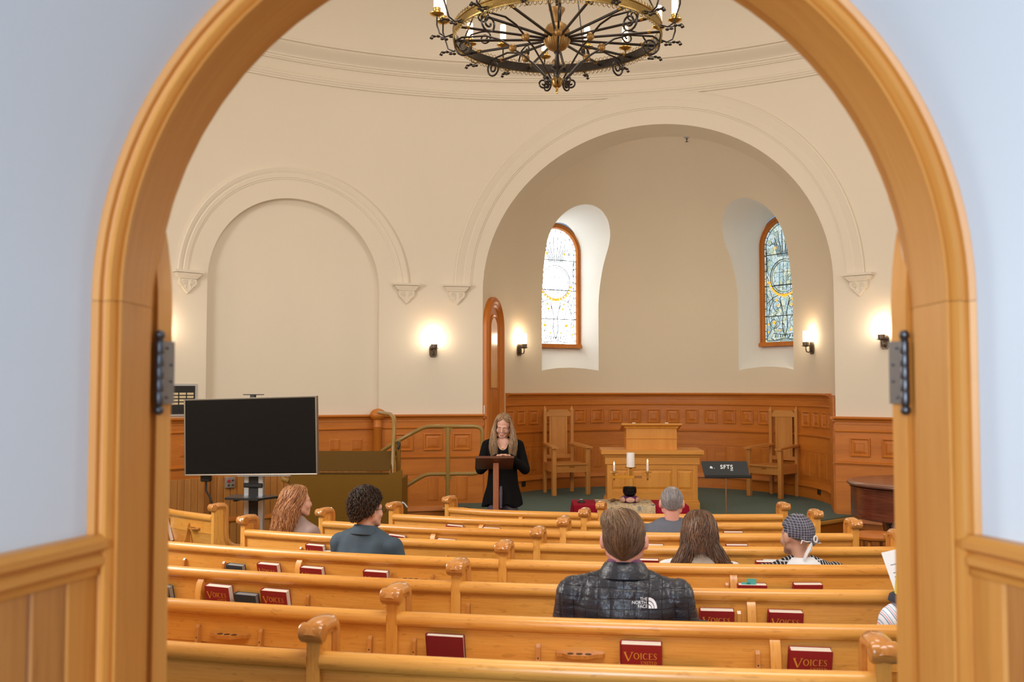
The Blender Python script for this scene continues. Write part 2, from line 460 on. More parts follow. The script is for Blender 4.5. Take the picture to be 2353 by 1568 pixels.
# door wall segment on the near side
YD = 1.50; CX = .03; ZD = 1.74; WD = .568
xs = sorted([CX + WD*cos(PI*k/32) for k in range(33)] + [C0[0]-RN*sin(R_(DW)), C0[0]+RN*sin(R_(DW))])
for a, b in zip(xs[:-1], xs[1:]):
    mid = (a+b)/2
    def dz(x): return ZD + math.sqrt(max(0, WD**2-(x-CX)**2))
    za, zb = (dz(a), dz(b)) if abs(mid-CX) < WD else (-.7, -.7)
    m.add([(a,YD,za),(b,YD,zb),(b,YD,6.1),(a,YD,6.1)], [(0,1,2,3)])
for sgn in (-1, 1):
    p = cyl(180-DW*sgn); m.add([(p[0],YD,-.7),(p[0],p[1],-.7),(p[0],p[1],6.1),(p[0],YD,6.1)], [(0,1,2,3)])
wall_nave = struct(m, 'wall_nave', M['plaster'])

# blind arch recess: reveal and back
m = MB(); D = .11
out = [(PHB-HB, -.7)] + [(PHB - HB*cos(PI*k/40), ZS + RB*sin(PI*k/40)) for k in range(41)] + [(PHB+HB, -.7)]
m.strip([[cyl(a, z) for a, z in out], [cyl(a, z, RN+D) for a, z in out]], closed=False)
for k in range(40):
    a = PHB-HB + 2*HB*k/40; b = PHB-HB + 2*HB*(k+1)/40
    m.add([cyl(a,-.7,RN+D), cyl(b,-.7,RN+D), cyl(b,4.2,RN+D), cyl(a,4.2,RN+D)], [(0,1,2,3)])
struct(m, 'blind_arch_recess', M['plaster'], wall_nave)

# arch mouldings on the cylinder
def arch_mould(cphi, r0, r1, name, zs=ZS+.09):
    prof = [(r1, 0), (r1, .030), (r1-.018, .040), (r1-.035, .034), (r1-.050, .034), ((r0+r1)/2, .016), ((r0+r1)/2-.012, .026), (r0+.022, .020), (r0+.018, .012), (r0, .010), (r0, 0)]
    rings = []
    for k in range(65):
        th = PI*k/64
        ring = []
        for r, d in prof:
            s = -r*cos(th); z = ZS + r*sin(th)
            if k in (0, 64): z = zs - .0
            ring.append(cyl(cphi + math.degrees(s/RN), max(z, zs), RN-d+.002))
        rings.append(ring)
    m = MB(); m.strip(rings, True, True)
    return struct(m, name, M['plaster'], wall_nave, smooth=40)
arch_mould(15, 2.46, 2.70, 'arch_moulding'); arch_mould(PHB, 1.36, 1.52, 'arch_moulding')
# corbels
def corbel(phi):
    m = MB(); zt = ZS + .10; k = .001
    def P(s, z, d): return cyl(phi + math.degrees(s/RN), z, RN-d)
    def slab(w0, w1, z0, z1, d0, d1):
        vs = [P(-w0,z0,0),P(w0,z0,0),P(w0,z0,d0),P(-w0,z0,d0),P(-w1,z1,0),P(w1,z1,0),P(w1,z1,d1),P(-w1,z1,d1)]
        m.add(vs, [(0,3,2,1),(4,5,6,7),(0,1,5,4),(1,2,6,5),(2,3,7,6),(3,0,4,7)])
    slab(.178,.182, zt-.03, zt, .095, .10); slab(.125,.165, zt-.085, zt-.035, .06, .09); slab(.112,.112, zt-.095, zt-.085, .065,.065)
    out = [(-.105,zt-.09),(-.108,zt-.15),(-.085,zt-.185),(-.07,zt-.19),(-.045,zt-.225),(0,zt-.27),(.045,zt-.225),(.07,zt-.19),(.085,zt-.185),(.108,zt-.15),(.105,zt-.09)]
    m.prism(out, lambda s, z, side: P(s, z, (.05 - .12*max(0,(zt-.15-z))) if side else 0))
    o = struct(m, 'corbel', M['plaster'], wall_nave)
    for sx in (-1, 1):
        q = MB(); pts = []
        for i in range(28):
            a = i/27*2.3*2*PI; r = .032*(1-i/30)
            pts.append(P(sx*(.046 + r*cos(a)), zt-.14 + r*sin(a), .052))
        q.tube(pts, .006, 6); q.ellipsoid(P(sx*.046, zt-.14, .052), (.009,.009,.009), n=8, m=6)
        q.tube([P(sx*.02, zt-.165, .05), P(sx*.035, zt-.20, .044), P(sx*.012, zt-.235, .035), P(0, zt-.255, .03)], .006, 6)
        struct(q, 'corbel_scroll', M['plaster'], o, smooth=40)
for ph in (-44.2, -16.9, -10.4, 40.1): corbel(ph)

# cornices and ceiling
def ringprof(prof, name, parent, mat=M['plaster']):
    m = MB(); n = 160
    m.strip([[Vector((C0[0]+(RN-d)*sin(2*PI*k/n), C0[1]+(RN-d)*cos(2*PI*k/n), z)) for d, z in prof] for k in range(n)], True, False, loop=True)
    return struct(m, name, mat, parent, smooth=30)
m = MB(); n = 96; rings = []
for i in range(17):
    th = PI/2*i/16.5; r = 5.80*cos(th); z = 6.03 + 1.95*sin(th)
    rings.append([Vector((C0[0]+r*cos(2*PI*k/n), C0[1]+r*sin(2*PI*k/n), z)) for k in range(n)])
m.strip(rings, True, False); m.add(rings[-1], [tuple(range(n))])
ceiling = struct(m, 'ceiling', M['plaster'], smooth=60)
ringprof([(0,5.55),(.022,5.555),(.022,5.575),(.034,5.585),(.034,5.60),(.046,5.612),(.046,5.635),(.028,5.645),(.028,5.655),(0,5.66)], 'trim_1', ceiling)
ringprof([(0,5.80),(.02,5.80),(.02,5.815),(.03,5.82),(.03,5.845),(.045,5.85),(.045,5.87),(.07,5.90),(.12,5.93),(.155,5.965),(.165,5.975),(.165,5.995),(.20,6.0),(.20,6.045),(0,6.06)], 'trim_2', ceiling)

# --- apse shell, solid, with two window niches cut through
T0 = 6.2; LO = 0.0; RAP = 2.25; TE = 8.47
def apse_pt(u, j, NV=6, NA=48, off=0.0, zb=-.5):
    """u 0..1 from the nave to the back; j walks the outline"""
    if j <= NV: phi = 0.0; z = zb + (ZS-zb)*j/NV; sg = -1
    elif j >= NV+NA: phi = PI; z = ZS - (ZS-zb)*(j-NV-NA)/NV; sg = 1
    else: phi = PI*(j-NV)/NA; z = None
    sp = sin(phi) if z is None else 0.0
    s0 = .34*sp; te = T0 + .48*sp
    s = s0 + (PI/2-s0)*u
    rho = RAP*cos(s)/cos(s0) + off; t = te + (TE-te)*(sin(s)-sin(s0))/(1-sin(s0)) + off*sin(s)
    if z is not None: return A(t, LO + sg*rho, z)
    return A(t, LO - rho*cos(phi), ZS + rho*sin(phi))
def apse_front(t, j, NV=6, NA=48, off=0.0, zb=-.5):
    if j <= NV: return A(t, LO-(RAP+off), zb + (ZS-zb)*j/NV)
    if j >= NV+NA: return A(t, LO+(RAP+off), ZS - (ZS-zb)*(j-NV-NA)/NV)
    phi = PI*(j-NV)/NA; return A(t, LO-(RAP+off)*cos(phi), ZS + (RAP+off)*sin(phi))
NJ = 6+48+6+1
us = [0, .06, .12, .18, .25, .32, .39, .46, .53, .60, .67, .74, .81, .88, .94, .985]
def front_t(j):      # the barrel starts on the curved nave wall
    q = apse_front(0, j); lat = -(RAP)*cos(0 if j <= 6 else PI if j >= 54 else PI*(j-6)/48) + LO
    return math.sqrt(RN*RN - lat*lat)
inner = [[apse_front(front_t(j), j) for j in range(NJ)]] + [[apse_pt(u, j) for j in range(NJ)] for u in us]
outer = [[apse_front(front_t(j)+.12, j, off=.5) for j in range(NJ)]] + [[apse_pt(u, j, off=.5) for j in range(NJ)] for u in us]
m = MB()
vs = [p for r in inner for p in r] + [p for r in outer for p in r]; nI = len(inner)*NJ
fs = []
for i in range(len(inner)-1):
    for j in range(NJ-1):
        fs.append((i*NJ+j, i*NJ+j+1, (i+1)*NJ+j+1, (i+1)*NJ+j))
        fs.append((nI+i*NJ+j, nI+(i+1)*NJ+j, nI+(i+1)*NJ+j+1, nI+i*NJ+j+1))
for j in range(NJ-1):
    fs.append((j, nI+j, nI+j+1, j+1))
L = len(inner)-1
fs.append(tuple(L*NJ+j for j in range(NJ))); fs.append(tuple(nI+L*NJ+j for j in reversed(range(NJ))))
bot = [i*NJ for i in range(len(inner))]; bot2 = [i*NJ+NJ-1 for i in range(len(inner))]
for Lb in (bot, bot2):
    for i in range(len(Lb)-1): fs.append((Lb[i], Lb[i+1], nI+Lb[i+1], nI+Lb[i]))
# bottom edge of the sliver at the back
fs.append((L*NJ, L*NJ+NJ-1, nI+L*NJ+NJ-1, nI+L*NJ))
m.add(vs, fs)
apse = struct(m, 'wall_apse', M['plaster_apse'])
apse.data.materials.append(M['reveal'])
OA = A(T0, LO)
def radial(deg):      # unit vector from the apse centre, angle from the axis
    a = R_(deg + 15); return Vector((sin(a), cos(a), 0))
NICHES = [(-43.2, 5.0, 'window_1'), (39.4, .9, 'window_2')]
def niche_pt(deg, r, u, z):
    d = radial(deg); s = Vector((d.y, -d.x, 0)); p = Vector((OA.x, OA.y, 0)) + d*r + s*u; p.z = z; return p
def niche_outline(r, n=24):
    k = (r-2.66)/(2.28-2.66); w = .43 + .07*k; zb = 2.27 - .30*k
    zs = 3.79
    return [(-w, zb)] + [(-w*cos(PI*i/n), zs + w*sin(PI*i/n)) for i in range(n+1)] + [(w, zb)]
cutters = []
for deg, _, nm in NICHES:
    c = MB()
    c.strip([[niche_pt(deg, r, u, z) for u, z in niche_outline(r)] for r in (1.45, 2.28, 2.72, 3.3)], True, True)
    co = bpy.data.objects.new('cut', c.mesh('cut')); COL.objects.link(co); co.data.materials.append(M['reveal']); cutters.append(co)
    bo = apse.modifiers.new('b', 'BOOLEAN'); bo.operation = 'DIFFERENCE'; bo.object = co; bo.solver = 'EXACT'; bo.material_mode = 'TRANSFER'
dg = bpy.context.evaluated_depsgraph_get(); dg.update()
nm_ = bpy.data.meshes.new_from_object(apse.evaluated_get(dg))
apse.modifiers.clear(); apse.data = nm_
for co in cutters: bpy.data.objects.remove(co)
nm_.polygons.foreach_set('use_smooth', [True]*len(nm_.polygons)); nm_.set_sharp_from_angle(angle=R_(13))

# --- windows
def glassmat(name, strength, tint):
    m, nt, b = nmat(name)
    tc = nt.nodes.new('ShaderNodeTexCoord')
    mp = nt.nodes.new('ShaderNodeMapping'); mp.inputs['Scale'].default_value = (24, 15, 1)
    ns = nt.nodes.new('ShaderNodeTexNoise'); ns.inputs['Scale'].default_value = 3
    ad = nt.nodes.new('ShaderNodeMix'); ad.data_type = 'RGBA'; ad.blend_type = 'LINEAR_LIGHT'; ad.inputs['Factor'].default_value = .12
    lk(nt, tc.outputs['UV'], ns.inputs['Vector']); lk(nt, tc.outputs['UV'], ad.inputs['A']); lk(nt, ns.outputs['Color'], ad.inputs['B'])
    lk(nt, ad.outputs['Result'], mp.inputs['Vector'])
    v = nt.nodes.new('ShaderNodeTexVoronoi'); v.inputs['Scale'].default_value = 1
    v2 = nt.nodes.new('ShaderNodeTexVoronoi'); v2.feature = 'DISTANCE_TO_EDGE'; v2.inputs['Scale'].default_value = 1
    lk(nt, mp.outputs[0], v.inputs['Vector']); lk(nt, mp.outputs[0], v2.inputs['Vector'])
    sp = nt.nodes.new('ShaderNodeSeparateColor'); lk(nt, v.outputs['Color'], sp.inputs[0])
    r = nt.nodes.new('ShaderNodeValToRGB'); r.color_ramp.interpolation = 'CONSTANT'; e = r.color_ramp.elements
    cols = tint
    e[0].position = 0; e[0].color = (*cols[0], 1); e[1].position = .3; e[1].color = (*cols[1], 1)
    for i, c in enumerate(cols[2:]):
        k = e.new(.5 + .5*i/len(cols[2:])); k.color = (*c, 1)
    lk(nt, sp.outputs[0], r.inputs['Fac'])
    st = nt.nodes.new('ShaderNodeMath'); st.operation = 'GREATER_THAN'; st.inputs[1].default_value = .028
    lk(nt, v2.outputs['Distance'], st.inputs[0])
    ml = nt.nodes.new('ShaderNodeMath'); ml.operation = 'MULTIPLY_ADD'; ml.inputs[1].default_value = strength*.9; ml.inputs[2].default_value = strength*.10
    lk(nt, st.outputs[0], ml.inputs[0])
    lk(nt, r.outputs['Color'], b.inputs['Emission Color']); lk(nt, ml.outputs[0], b.inputs['Emission Strength'])
    b.inputs['Base Color'].default_value = (.1,.12,.12,1); b.inputs['Roughness'].default_value = .15
    return m
TINTS = [(.62,.80,.86), (.45,.66,.70), (.74,.86,.80), (.55,.66,.45), (.36,.48,.46), (.80,.84,.62)]
TINTL = [(.9,.97,1), (.85,.95,1), (1,1,.97), (.9,.96,.9), (.85,.92,.95), (1,.97,.85)]
def window(deg, strength, name):
    def Q(u, v, d=0.0): return niche_pt(deg, 2.66-d, u, 2.27+v)
    w = .43; gw = .375; vs0 = 3.79-2.27
    wi = MB()
    out = [(-gw, .06)] + [(-gw*cos(PI*i/24), vs0 + gw*sin(PI*i/24)) for i in range(25)] + [(gw, .06)]
    vs = [Q(u, v, 0) for u, v in out] + [Q(u, v, -.012) for u, v in out]; n = len(out)
    wi.add(vs, [tuple(range(n)), tuple(range(2*n-1, n-1, -1))] + [(i, n+i, n+(i+1)%n, (i+1)%n) for i in range(n)],
           [[(p[0]+.5, p[1]) for p in out], [(p[0]+.5, p[1]) for p in reversed(out)]] + [[(0,0)]*4]*n)
    win = struct(wi, name, glassmat(name+'_glass', strength, TINTL if name == 'window_1' else TINTS))
    # frame
    fr = MB(); prof = [(w+.035, -.01), (w+.035, .045), (w-.012, .06), (w-.018, .045), (w-.035, .05), (gw, .025), (gw, -.01)]
    rings = []
    for i in range(-2, 27):
        ring = []
        for r, d in prof:
            if i < -1: ring.append(Q(-r, .02 + (w-r)*0, d))
            elif i == -1: ring.append(Q(-r, vs0*.5, d))
            elif i <= 24: ring.append(Q(-r*cos(PI*i/24), vs0 + r*sin(PI*i/24), d))
            elif i == 25: ring.append(Q(r, vs0*.5, d))
            else: ring.append(Q(r, .02, d))
        rings.append(ring)
    fr.strip(rings, True, True); struct(fr, 'window_frame', M['wain'], win, smooth=40)
    sl = MB()
    sl.prism([(-.46,0),(-.46,.03),(-.42,.065),(.42,.065),(.46,.03),(.46,0)], lambda u, v, sd: Q(u, v, .085 if sd else -.02))
    struct(sl, 'window_sill', M['wain'], win)
    # lead lines
    cm = MB()
    def line(pts, r=.0055): cm.tube([Q(u, v, .006) for u, v in pts], r, 4, False)
    def arc(cx, cy, r, a0, a1, n=20, rad=.0055, k=0): line([(cx + r*(1-k*i/n)*cos(R_(a0+(a1-a0)*i/n)), cy + r*(1-k*i/n)*sin(R_(a0+(a1-a0)*i/n))) for i in range(n+1)], rad)
    b = gw-.035
    line([(-b,.09)] + [(-b*cos(PI*i/20), vs0 + b*sin(PI*i/20)) for i in range(21)] + [(b,.09),(-b,.09)], .005)
    for i in range(13):
        v = .12 + i*.115
        for s in (-1, 1): line([(s*b, v), (s*gw, v)])
    for i in range(11):
        a = PI*(i+.5)/11; line([(b*cos(a), vs0+b*sin(a)), (gw*cos(a), vs0+gw*sin(a))])
    for v in (.46, .92, 1.40): line([(-gw, v), (gw, v)], .006)
    arc(0, 1.05, .265, 0, 360, 40, .006); arc(0, 1.05, .235, 0, 360, 40, .0045)
    for u in (-.1, -.03, .04, .11): line([(u, 1.05-.2), (u+.02, 1.05+.2)], .003)
    for v in (.93, 1.12): line([(-.2, v), (.2, v)], .003)
    for s in (-1, 1):
        for k in range(5):
            x0 = s*(.03+.05*k); line([(x0*.5, 1.36), (x0*.8, 1.46+.03*k), (x0*1.2, 1.62-.02*k), (x0*1.35, 1.76-.05*k)])
        arc(s*.20, .36, .12, 90, 90+s*520, 44, .0045, .85); arc(s*.13, .62, .10, -90, -90+s*470, 40, .0045, .8)
        line([(0,.14),(s*.05,.3),(s*.03,.5),(s*.09,.72),(s*.05,.78)]); line([(s*.3,.55),(s*.22,.70),(s*.28,.86)])
        line([(s*.33,.15),(s*.26,.25),(s*.31,.45),(s*.27,.62),(s*.33,.80)]); line([(s*.1,.78),(s*.22,.74),(s*.33,.66)])
        for k in range(4): line([(s*.33,.95+.1*k),(s*(.29+.01*k),1.0+.1*k),(s*.33,1.07+.1*k)])
    line([(-.26,.12),(-.22,.20),(0,.165),(.22,.20),(.26,.12),(.20,.09),(0,.12),(-.20,.09),(-.26,.12)], .005)
    for i in range(9): line([(-.18+.045*i,.135),(-.175+.045*i,.175)], .005)
    mk('lead_came', cm.mesh('came'), M['came'], win, None, kind='stuff')
    amb = emit(name+'_amber', (1.0,.42,.03), .95 if name == 'window_2' else 1.0)
    base = MB(); base.lathe([(.001,0),(.022,0),(.022,.008),(.016,.011),(.001,.011)], n=12); bme = base.mesh('roundel', smooth=50)
    d = radial(deg); rotz = math.atan2(d.y, d.x)
    spots = []
    for s in (-1, 1):
        for k in range(8): a = R_(-18-k*10.5); spots.append((s*.297*cos(a), 1.07 + .305*sin(a), 1))
        spots += [(s*.15,.70,.8),(s*.20,.36,1.1),(s*.31,.22,.7),(s*.31,.34,.7),(s*.13,.62,.8),(s*.10,.24,.7),(s*.16,1.50,.9)]
    for u, v, sc in spots:
        o = mk('roundel', bme, amb, win, None); o.location = Q(u, v, .004)
        o.rotation_euler = (0, R_(-90), rotz); o.scale = (sc, sc, 1)
    return win
for deg, st, nm in NICHES: window(deg, st, nm)

# --- platform
edge = [(5.05,-2.62),(5.1,-2.35),(4.86,-2.12),(4.72,-1.6),(4.62,-.8),(4.60,0),(4.62,.8),(4.70,1.5),(4.83,2.03),(5.43,2.44),(5.5,2.62)]
back = [(6.2,2.62),(7.4,2.4),(8.9,1.2),(8.9,-1.2),(7.4,-2.4),(6.2,-2.62)]
m = MB(); m.prism(edge + back, lambda t, l, s: A(t, l, PLAT if s else PLAT-.04))
platform = struct(m, 'floor_platform', M['carpet'])
m = MB(); m.strip([[A(t-.0, l, -.45), A(t, l, PLAT-.035)] for t, l in [(a+.03, b) for a, b in edge]], closed=False)
struct(m, 'platform_riser', M['wain'], platform)
m = MB(); m.strip([[A(t, l, z) for t, z in ((a-.03, PLAT-.05), (a-.04, PLAT-.03), (a-.03, PLAT-.01), (a+.02, PLAT-.008), (a+.02, PLAT-.05))] for a, l in edge], True, True)
struct(m, 'platform_nosing', M['pew'], platform, smooth=40)

# --- wainscots
def ring_panel(w, h, rings, mat, name):
    m = MB(); prev = None; vs = []; fs = []
    for ins, d in rings:
        k = len(vs); a = w/2-ins; b = h/2-ins
        vs += [(-a, -d, -b), (a, -d, -b), (a, -d, b), (-a, -d, b)]
        if prev is not None:
            for q in range(4): fs.append((prev+q, prev+(q+1)%4, k+(q+1)%4, k+q))
        prev = k
    fs.append((prev, prev+1, prev+2, prev+3)); m.add(vs, fs)
    me = m.mesh(name, grain=2); me.materials.append(mat); return me
WM = M['wain']
SQF = [(0,0),(0,.016),(.012,.020),(.022,.012),(.026,.004),(.034,.004),(.062,.014),(.064,.014),(.066,.010),(.070,.010),(.072,.013)]   # framed raised square
SQP = [(0,-.008),(.004,-.008),(.045,.006),(.048,.002),(.052,.006)]                                    # plain raised square
TLP = [(0,-.008),(.004,-.008),(.042,.004),(.045,.001),(.048,.004)]
me_sqf = ring_panel(.245, .225, SQF, WM, 'square_panel'); me_sqp = ring_panel(.205, .205, SQP, WM, 'square_panel')
me_tall = ring_panel(.22, .38, TLP, WM, 'tall_panel'); me_sqa = ring_panel(.205, .215, SQF, WM, 'square_panel')
me_tala = ring_panel(.215, .40, TLP, WM, 'tall_panel')
def put_panel(me, name, parent, p, n, z):
    """p plan point, n inward normal"""
    o = mk(name, me, None, parent, None)
    o.location = (p[0], p[1], z); o.rotation_euler = (0, 0, math.atan2(n[0], -n[1]))
    return o
def cylcurve(a0, a1, r=RN, step=1.0):
    n = max(2, int(abs(a1-a0)/step)+1); ph = [a0 + (a1-a0)*k/(n-1) for k in range(n)]
    return [cyl(a, 0, r) for a in ph], [(-sin(R_(a)), -cos(R_(a))) for a in ph]
CAPP = lambda z: [(0,z-.10),(.030,z-.10),(.030,z-.065),(.045,z-.06),(.048,z-.045),(.062,z-.035),(.088,z-.03),(.095,z-.015),(.088,z),(0,z)]
def wainscot(curve, name, ztop, zb=-.45, pit=True, levels=None):
    pts, nr = curve
    z1, z2, z3, z4, z5 = levels     # frieze bottom, dado moulding, second rail, tall top, tall bottom
    w = struct(plan_sweep(pts, nr, [(0,zb),(.020,zb),(.020,ztop-.02),(0,ztop-.02)]), name, WM, None, smooth=30, grain=0)
    def part(nm, prof): struct(plan_sweep(pts, nr, prof), nm, WM, w, smooth=35, grain=0)
    part('cap_rail', CAPP(ztop))
    part('frieze', [(.018,z1),(.030,z1),(.030,ztop-.095),(.018,ztop-.095)])
    part('bead', [(.018,z1-.028),(.034,z1-.026),(.040,z1-.014),(.030,z1),(.018,z1)])
    part('dado_moulding', [(.018,z2-.022),(.032,z2-.022),(.034,z2-.010),(.050,z2-.004),(.050,z2+.008),(.036,z2+.018),(.018,z2+.02)])
    part('lower_rail', [(.018,z3-.10),(.026,z3-.10),(.026,z2-.03),(.018,z2-.03)])
    part('base_moulding', [(.018,z5-.10),(.052,z5-.10),(.052,z5-.085),(.036,z5-.06),(.030,z5-.035),(.018,z5-.03)])
    return w
LV = (1.13, .73, .60, .50, .12)
def arcpanels(w, a0, a1, pitch_deg, me, name, z, r=RN, d=.021):
    n = int((a1-a0)/pitch_deg); st = a0 + ((a1-a0) - (n-1)*pitch_deg)/2
    for k in range(n):
        a = st + k*pitch_deg; put_panel(me, name, w, cyl(a, 0, r-d), (-sin(R_(a)), -cos(R_(a))), z)
P1 = math.degrees(.39/RN); P2_ = math.degrees(.29/RN)
w1 = wainscot(cylcurve(PHB+HB+.05, AL), 'wainscot_left', 1.29, levels=LV)
arcpanels(w1, PHB+HB+.7, AL-.2, P1, me_sqf, 'square_panel', .925); arcpanels(w1, PHB+HB+.7, AL-.2, P1, me_tall, 'tall_panel', .31)
# boards of different width between the tall panels are left plain; corner post at the recess edge
m = MB(); q = cyl(PHB+HB-.15, 0, RN-.03)
m.lathe([(.058,-.45),(.058,1.12),(.066,1.13),(.060,1.15),(.060,1.22),(.075,1.235),(.098,1.255),(.105,1.29),(.10,1.31),(.075,1.345),(.03,1.365),(.004,1.37)], (q.x, q.y, 0), 20)
struct(m, 'corner_post', WM, w1, smooth=40, grain=2)
w2 = wainscot(cylcurve(AR, 62), 'wainscot_right', 1.29, levels=LV)
arcpanels(w2, AR+.4, 61, P1, me_sqf, 'square_panel', .925); arcpanels(w2, AR+.4, 61, P1, me_tall, 'tall_panel', .31)
# returns of the two wainscots at the apse corners
for ang, w, sg in ((AL, w1, 1), (AR, w2, -1)):
    p = cyl(ang, 0); m = MB(); ca, sa = AX[1], AX[0]
    for (z0, z1, d) in ((-.45, 1.27, .012), (1.13, 1.20, .020), (1.23, 1.26, .036), (1.255, 1.29, .052), (.715, .745, .03)):
        Mx = Matrix.Translation(p) @ Matrix.Rotation(R_(-ang), 4, 'Z')
        m.box(-.0 if sg > 0 else -d, d if sg > 0 else 0, -d, .02, z0, z1, Mx)
    struct(m, 'wainscot_return', WM, w, grain=2)
# recess wainscot with the plain squares, planks below
w3 = wainscot(cylcurve(PHB-HB, PHB+HB, RN+D), 'wainscot_recess', 1.29, levels=(1.12, .70, .66, .50, .12))
arcpanels(w3, PHB-HB+.4, PHB+HB-.6, P2_, me_sqp, 'square_panel', .90, r=RN+D)
npk = 26
for k in range(npk):
    a = PHB-HB+.25 + (2*HB-.5)*(k+.5)/npk
    if k == 0: 
        pm = MB(); pm.box(-.040, .040, -.012, 0, -.55, .55, bev=.004); pmesh = pm.mesh('plank'); pmesh.materials.append(M['plank'])
    put_panel(pmesh, 'plank', w3, cyl(a, 0, RN+D-.022), (-sin(R_(a)), -cos(R_(a))), .02)
w4 = wainscot(cylcurve(-75, PHB-HB), 'wainscot_far_left', 1.29, levels=(1.13, .70, .66, .50, .12))
arcpanels(w4, -60, PHB-HB-.3, P2_, me_sqp, 'square_panel', .90)
for k in range(30):
    a = PHB-HB-.5-k*.80
    put_panel(pmesh, 'plank', w4, cyl(a, 0, RN-.022), (-sin(R_(a)), -cos(R_(a))), .02)
# apse wainscot
def apsecurve(a0, a1, step=2.0):
    pts = []; nr = []
    n = int((a1-a0)/step)+1
    for k in range(n+1):
        a = a0 + (a1-a0)*k/n; d = radial(a); te = RAP if True else 0
        p = Vector((OA.x, OA.y, 0)) + d*2.265; pts.append(p); nr.append((-d.x, -d.y))
    return pts, nr
pts, nr = apsecurve(-80, 86)
ZP = 1.565
w5 = wainscot((pts, nr), 'wainscot_apse', ZP, zb=0.0, levels=(1.40, .985, .86, .77, .37))
for k in range(26):
    a = -79.4 + 7.62*(k+.35)
    if a > 84: break
    d = radial(a); p = Vector((OA.x, OA.y, 0)) + d*(2.265-.021)
    put_panel(me_sqa, 'square_panel', w5, p, (-d.x, -d.y), 1.205); put_panel(me_tala, 'tall_panel', w5, p, (-d.x, -d.y), .575)

sp_ = [A(t, 2.245) for t in (6.35, 6.2, 5.9, 5.62)]
struct(plan_sweep(sp_, [(-LX[0], -LX[1])]*4, [(0,0),(.026,0),(.026,1.545),(0,1.545)]), 'wainscot_side', WM, w5, grain=0)
# --- arched door in the left wall of the apse
def DP(t, n, z): return A(t, LO-2.26+n, z)
dm = MB(); tc_, hw, zsp = 6.01, .30, 2.46
outl = [(-hw, PLAT)] + [(-hw*cos(PI*k/20), zsp+hw*sin(PI*k/20)) for k in range(21)] + [(hw, PLAT)]
dm.prism(outl, lambda u, z, s: DP(tc_+u, .035 if s else -.02, z))
door = struct(dm, 'door_3', M['wain'])
def ring_arch(w0, z0, prof, cl=True):
    rings = []
    for i in range(-1, 22+1):
        ring = []
        for r, d in prof:
            if i == -1: ring.append(DP(tc_-r, d, z0))
            elif i <= 20: ring.append(DP(tc_-r*cos(PI*i/20), d, zsp+r*sin(PI*i/20)))
            else: ring.append(DP(tc_+r, d, z0))
        rings.append(ring)
    m = MB(); m.strip(rings, True, True); return m
struct(ring_arch(0, PLAT, [(.44,0),(.44,.06),(.42,.075),(.40,.06),(.375,.085),(.35,.06),(.325,.065),(.30,.04),(.30,0)]), 'door_casing', M['wain'], door, smooth=30)
pn = ring_arch(0, 1.62, [(.20,.034),(.20,.048),(.185,.054),(.165,.040),(.165,.034)]); struct(pn, 'panel_moulding', M['wain'], door, smooth=30)
m = MB(); m.prism([(-.15,1.64)] + [(-.15*cos(PI*k/16), zsp+.15*sin(PI*k/16)) for k in range(17)] + [(.15,1.64)], lambda u, z, s: DP(tc_+u, .045 if s else .03, z)); struct(m, 'door_panel', M['pew'], door)
for z0, z1 in ((1.0,1.5), (.25,.9)):
    m = MB(); m.prism([(-.19,z0),(.19,z0),(.19,z1),(-.19,z1)], lambda u, z, s: DP(tc_+u*(.85 if s else 1), .05 if s else .03, z)); struct(m, 'door_panel', M['wain'], door)

# --- vestibule: splayed arched passage, doorway casing, two open leaves
def arch3(w, y, z0=-.04, n=48):
    return [Vector((CX-w, y, z0))] + [Vector((CX - w*cos(PI*k/n), y, ZD + w*sin(PI*k/n))) for k in range(n+1)] + [Vector((CX+w, y, z0))]
def wv(y): return .596 + .26*(1.35-y)
m = MB(); m.strip([arch3(wv(y), y) for y in (1.36, 1.0, .6, .2, -.2)], closed=False)
vest = struct(m, 'wall_vestibule', M['vest'], smooth=30)
m = MB()   # masonry between the passage and the nave, closes the gap behind the casing
m.strip([arch3(.60, 1.36), arch3(.60, 1.505)], closed=False); struct(m, 'wall_core', M['vest'], vest)
for sg in (-1, 1):
    rl = MB(); rings = []
    for y in (1.37, .9, .3, -.2):
        w = wv(y); rings.append([Vector((CX + sg*(w-d), y, z)) for d, z in ((-.01,1.426),(.022,1.426),(.030,1.418),(.030,1.409),(.020,1.402),(.026,1.396),(.026,1.388),(.016,1.380),(.014,1.372),(-.01,1.372))])
    rl.strip(rings, True, True); struct(rl, 'chair_rail', M['frame'], vest, smooth=35)
    for k in range(17):
        y1 = 1.352 - k*.0625; y0 = y1-.0605
        pk = MB(); vs = []
        for y, dd in ((y1, .006), (y1-.004, .010), (y0+.004, .010), (y0, .006)):
            for z in (-.03, 1.374): vs += [(CX+sg*(wv(y)-dd), y, z)]
        for y in (y1, y0):
            for z in (-.03, 1.374): vs += [(CX+sg*(wv(y)+.004), y, z)]
        pk.add(vs, [(0,2,3,1),(2,4,5,3),(4,6,7,5),(8,0,1,9),(6,10,11,7),(10,8,9,11),(1,3,5,7,11,9),(0,8,10,6,4,2)])
        struct(pk, 'plank', M['plank'] if k else M['frame'], vest)
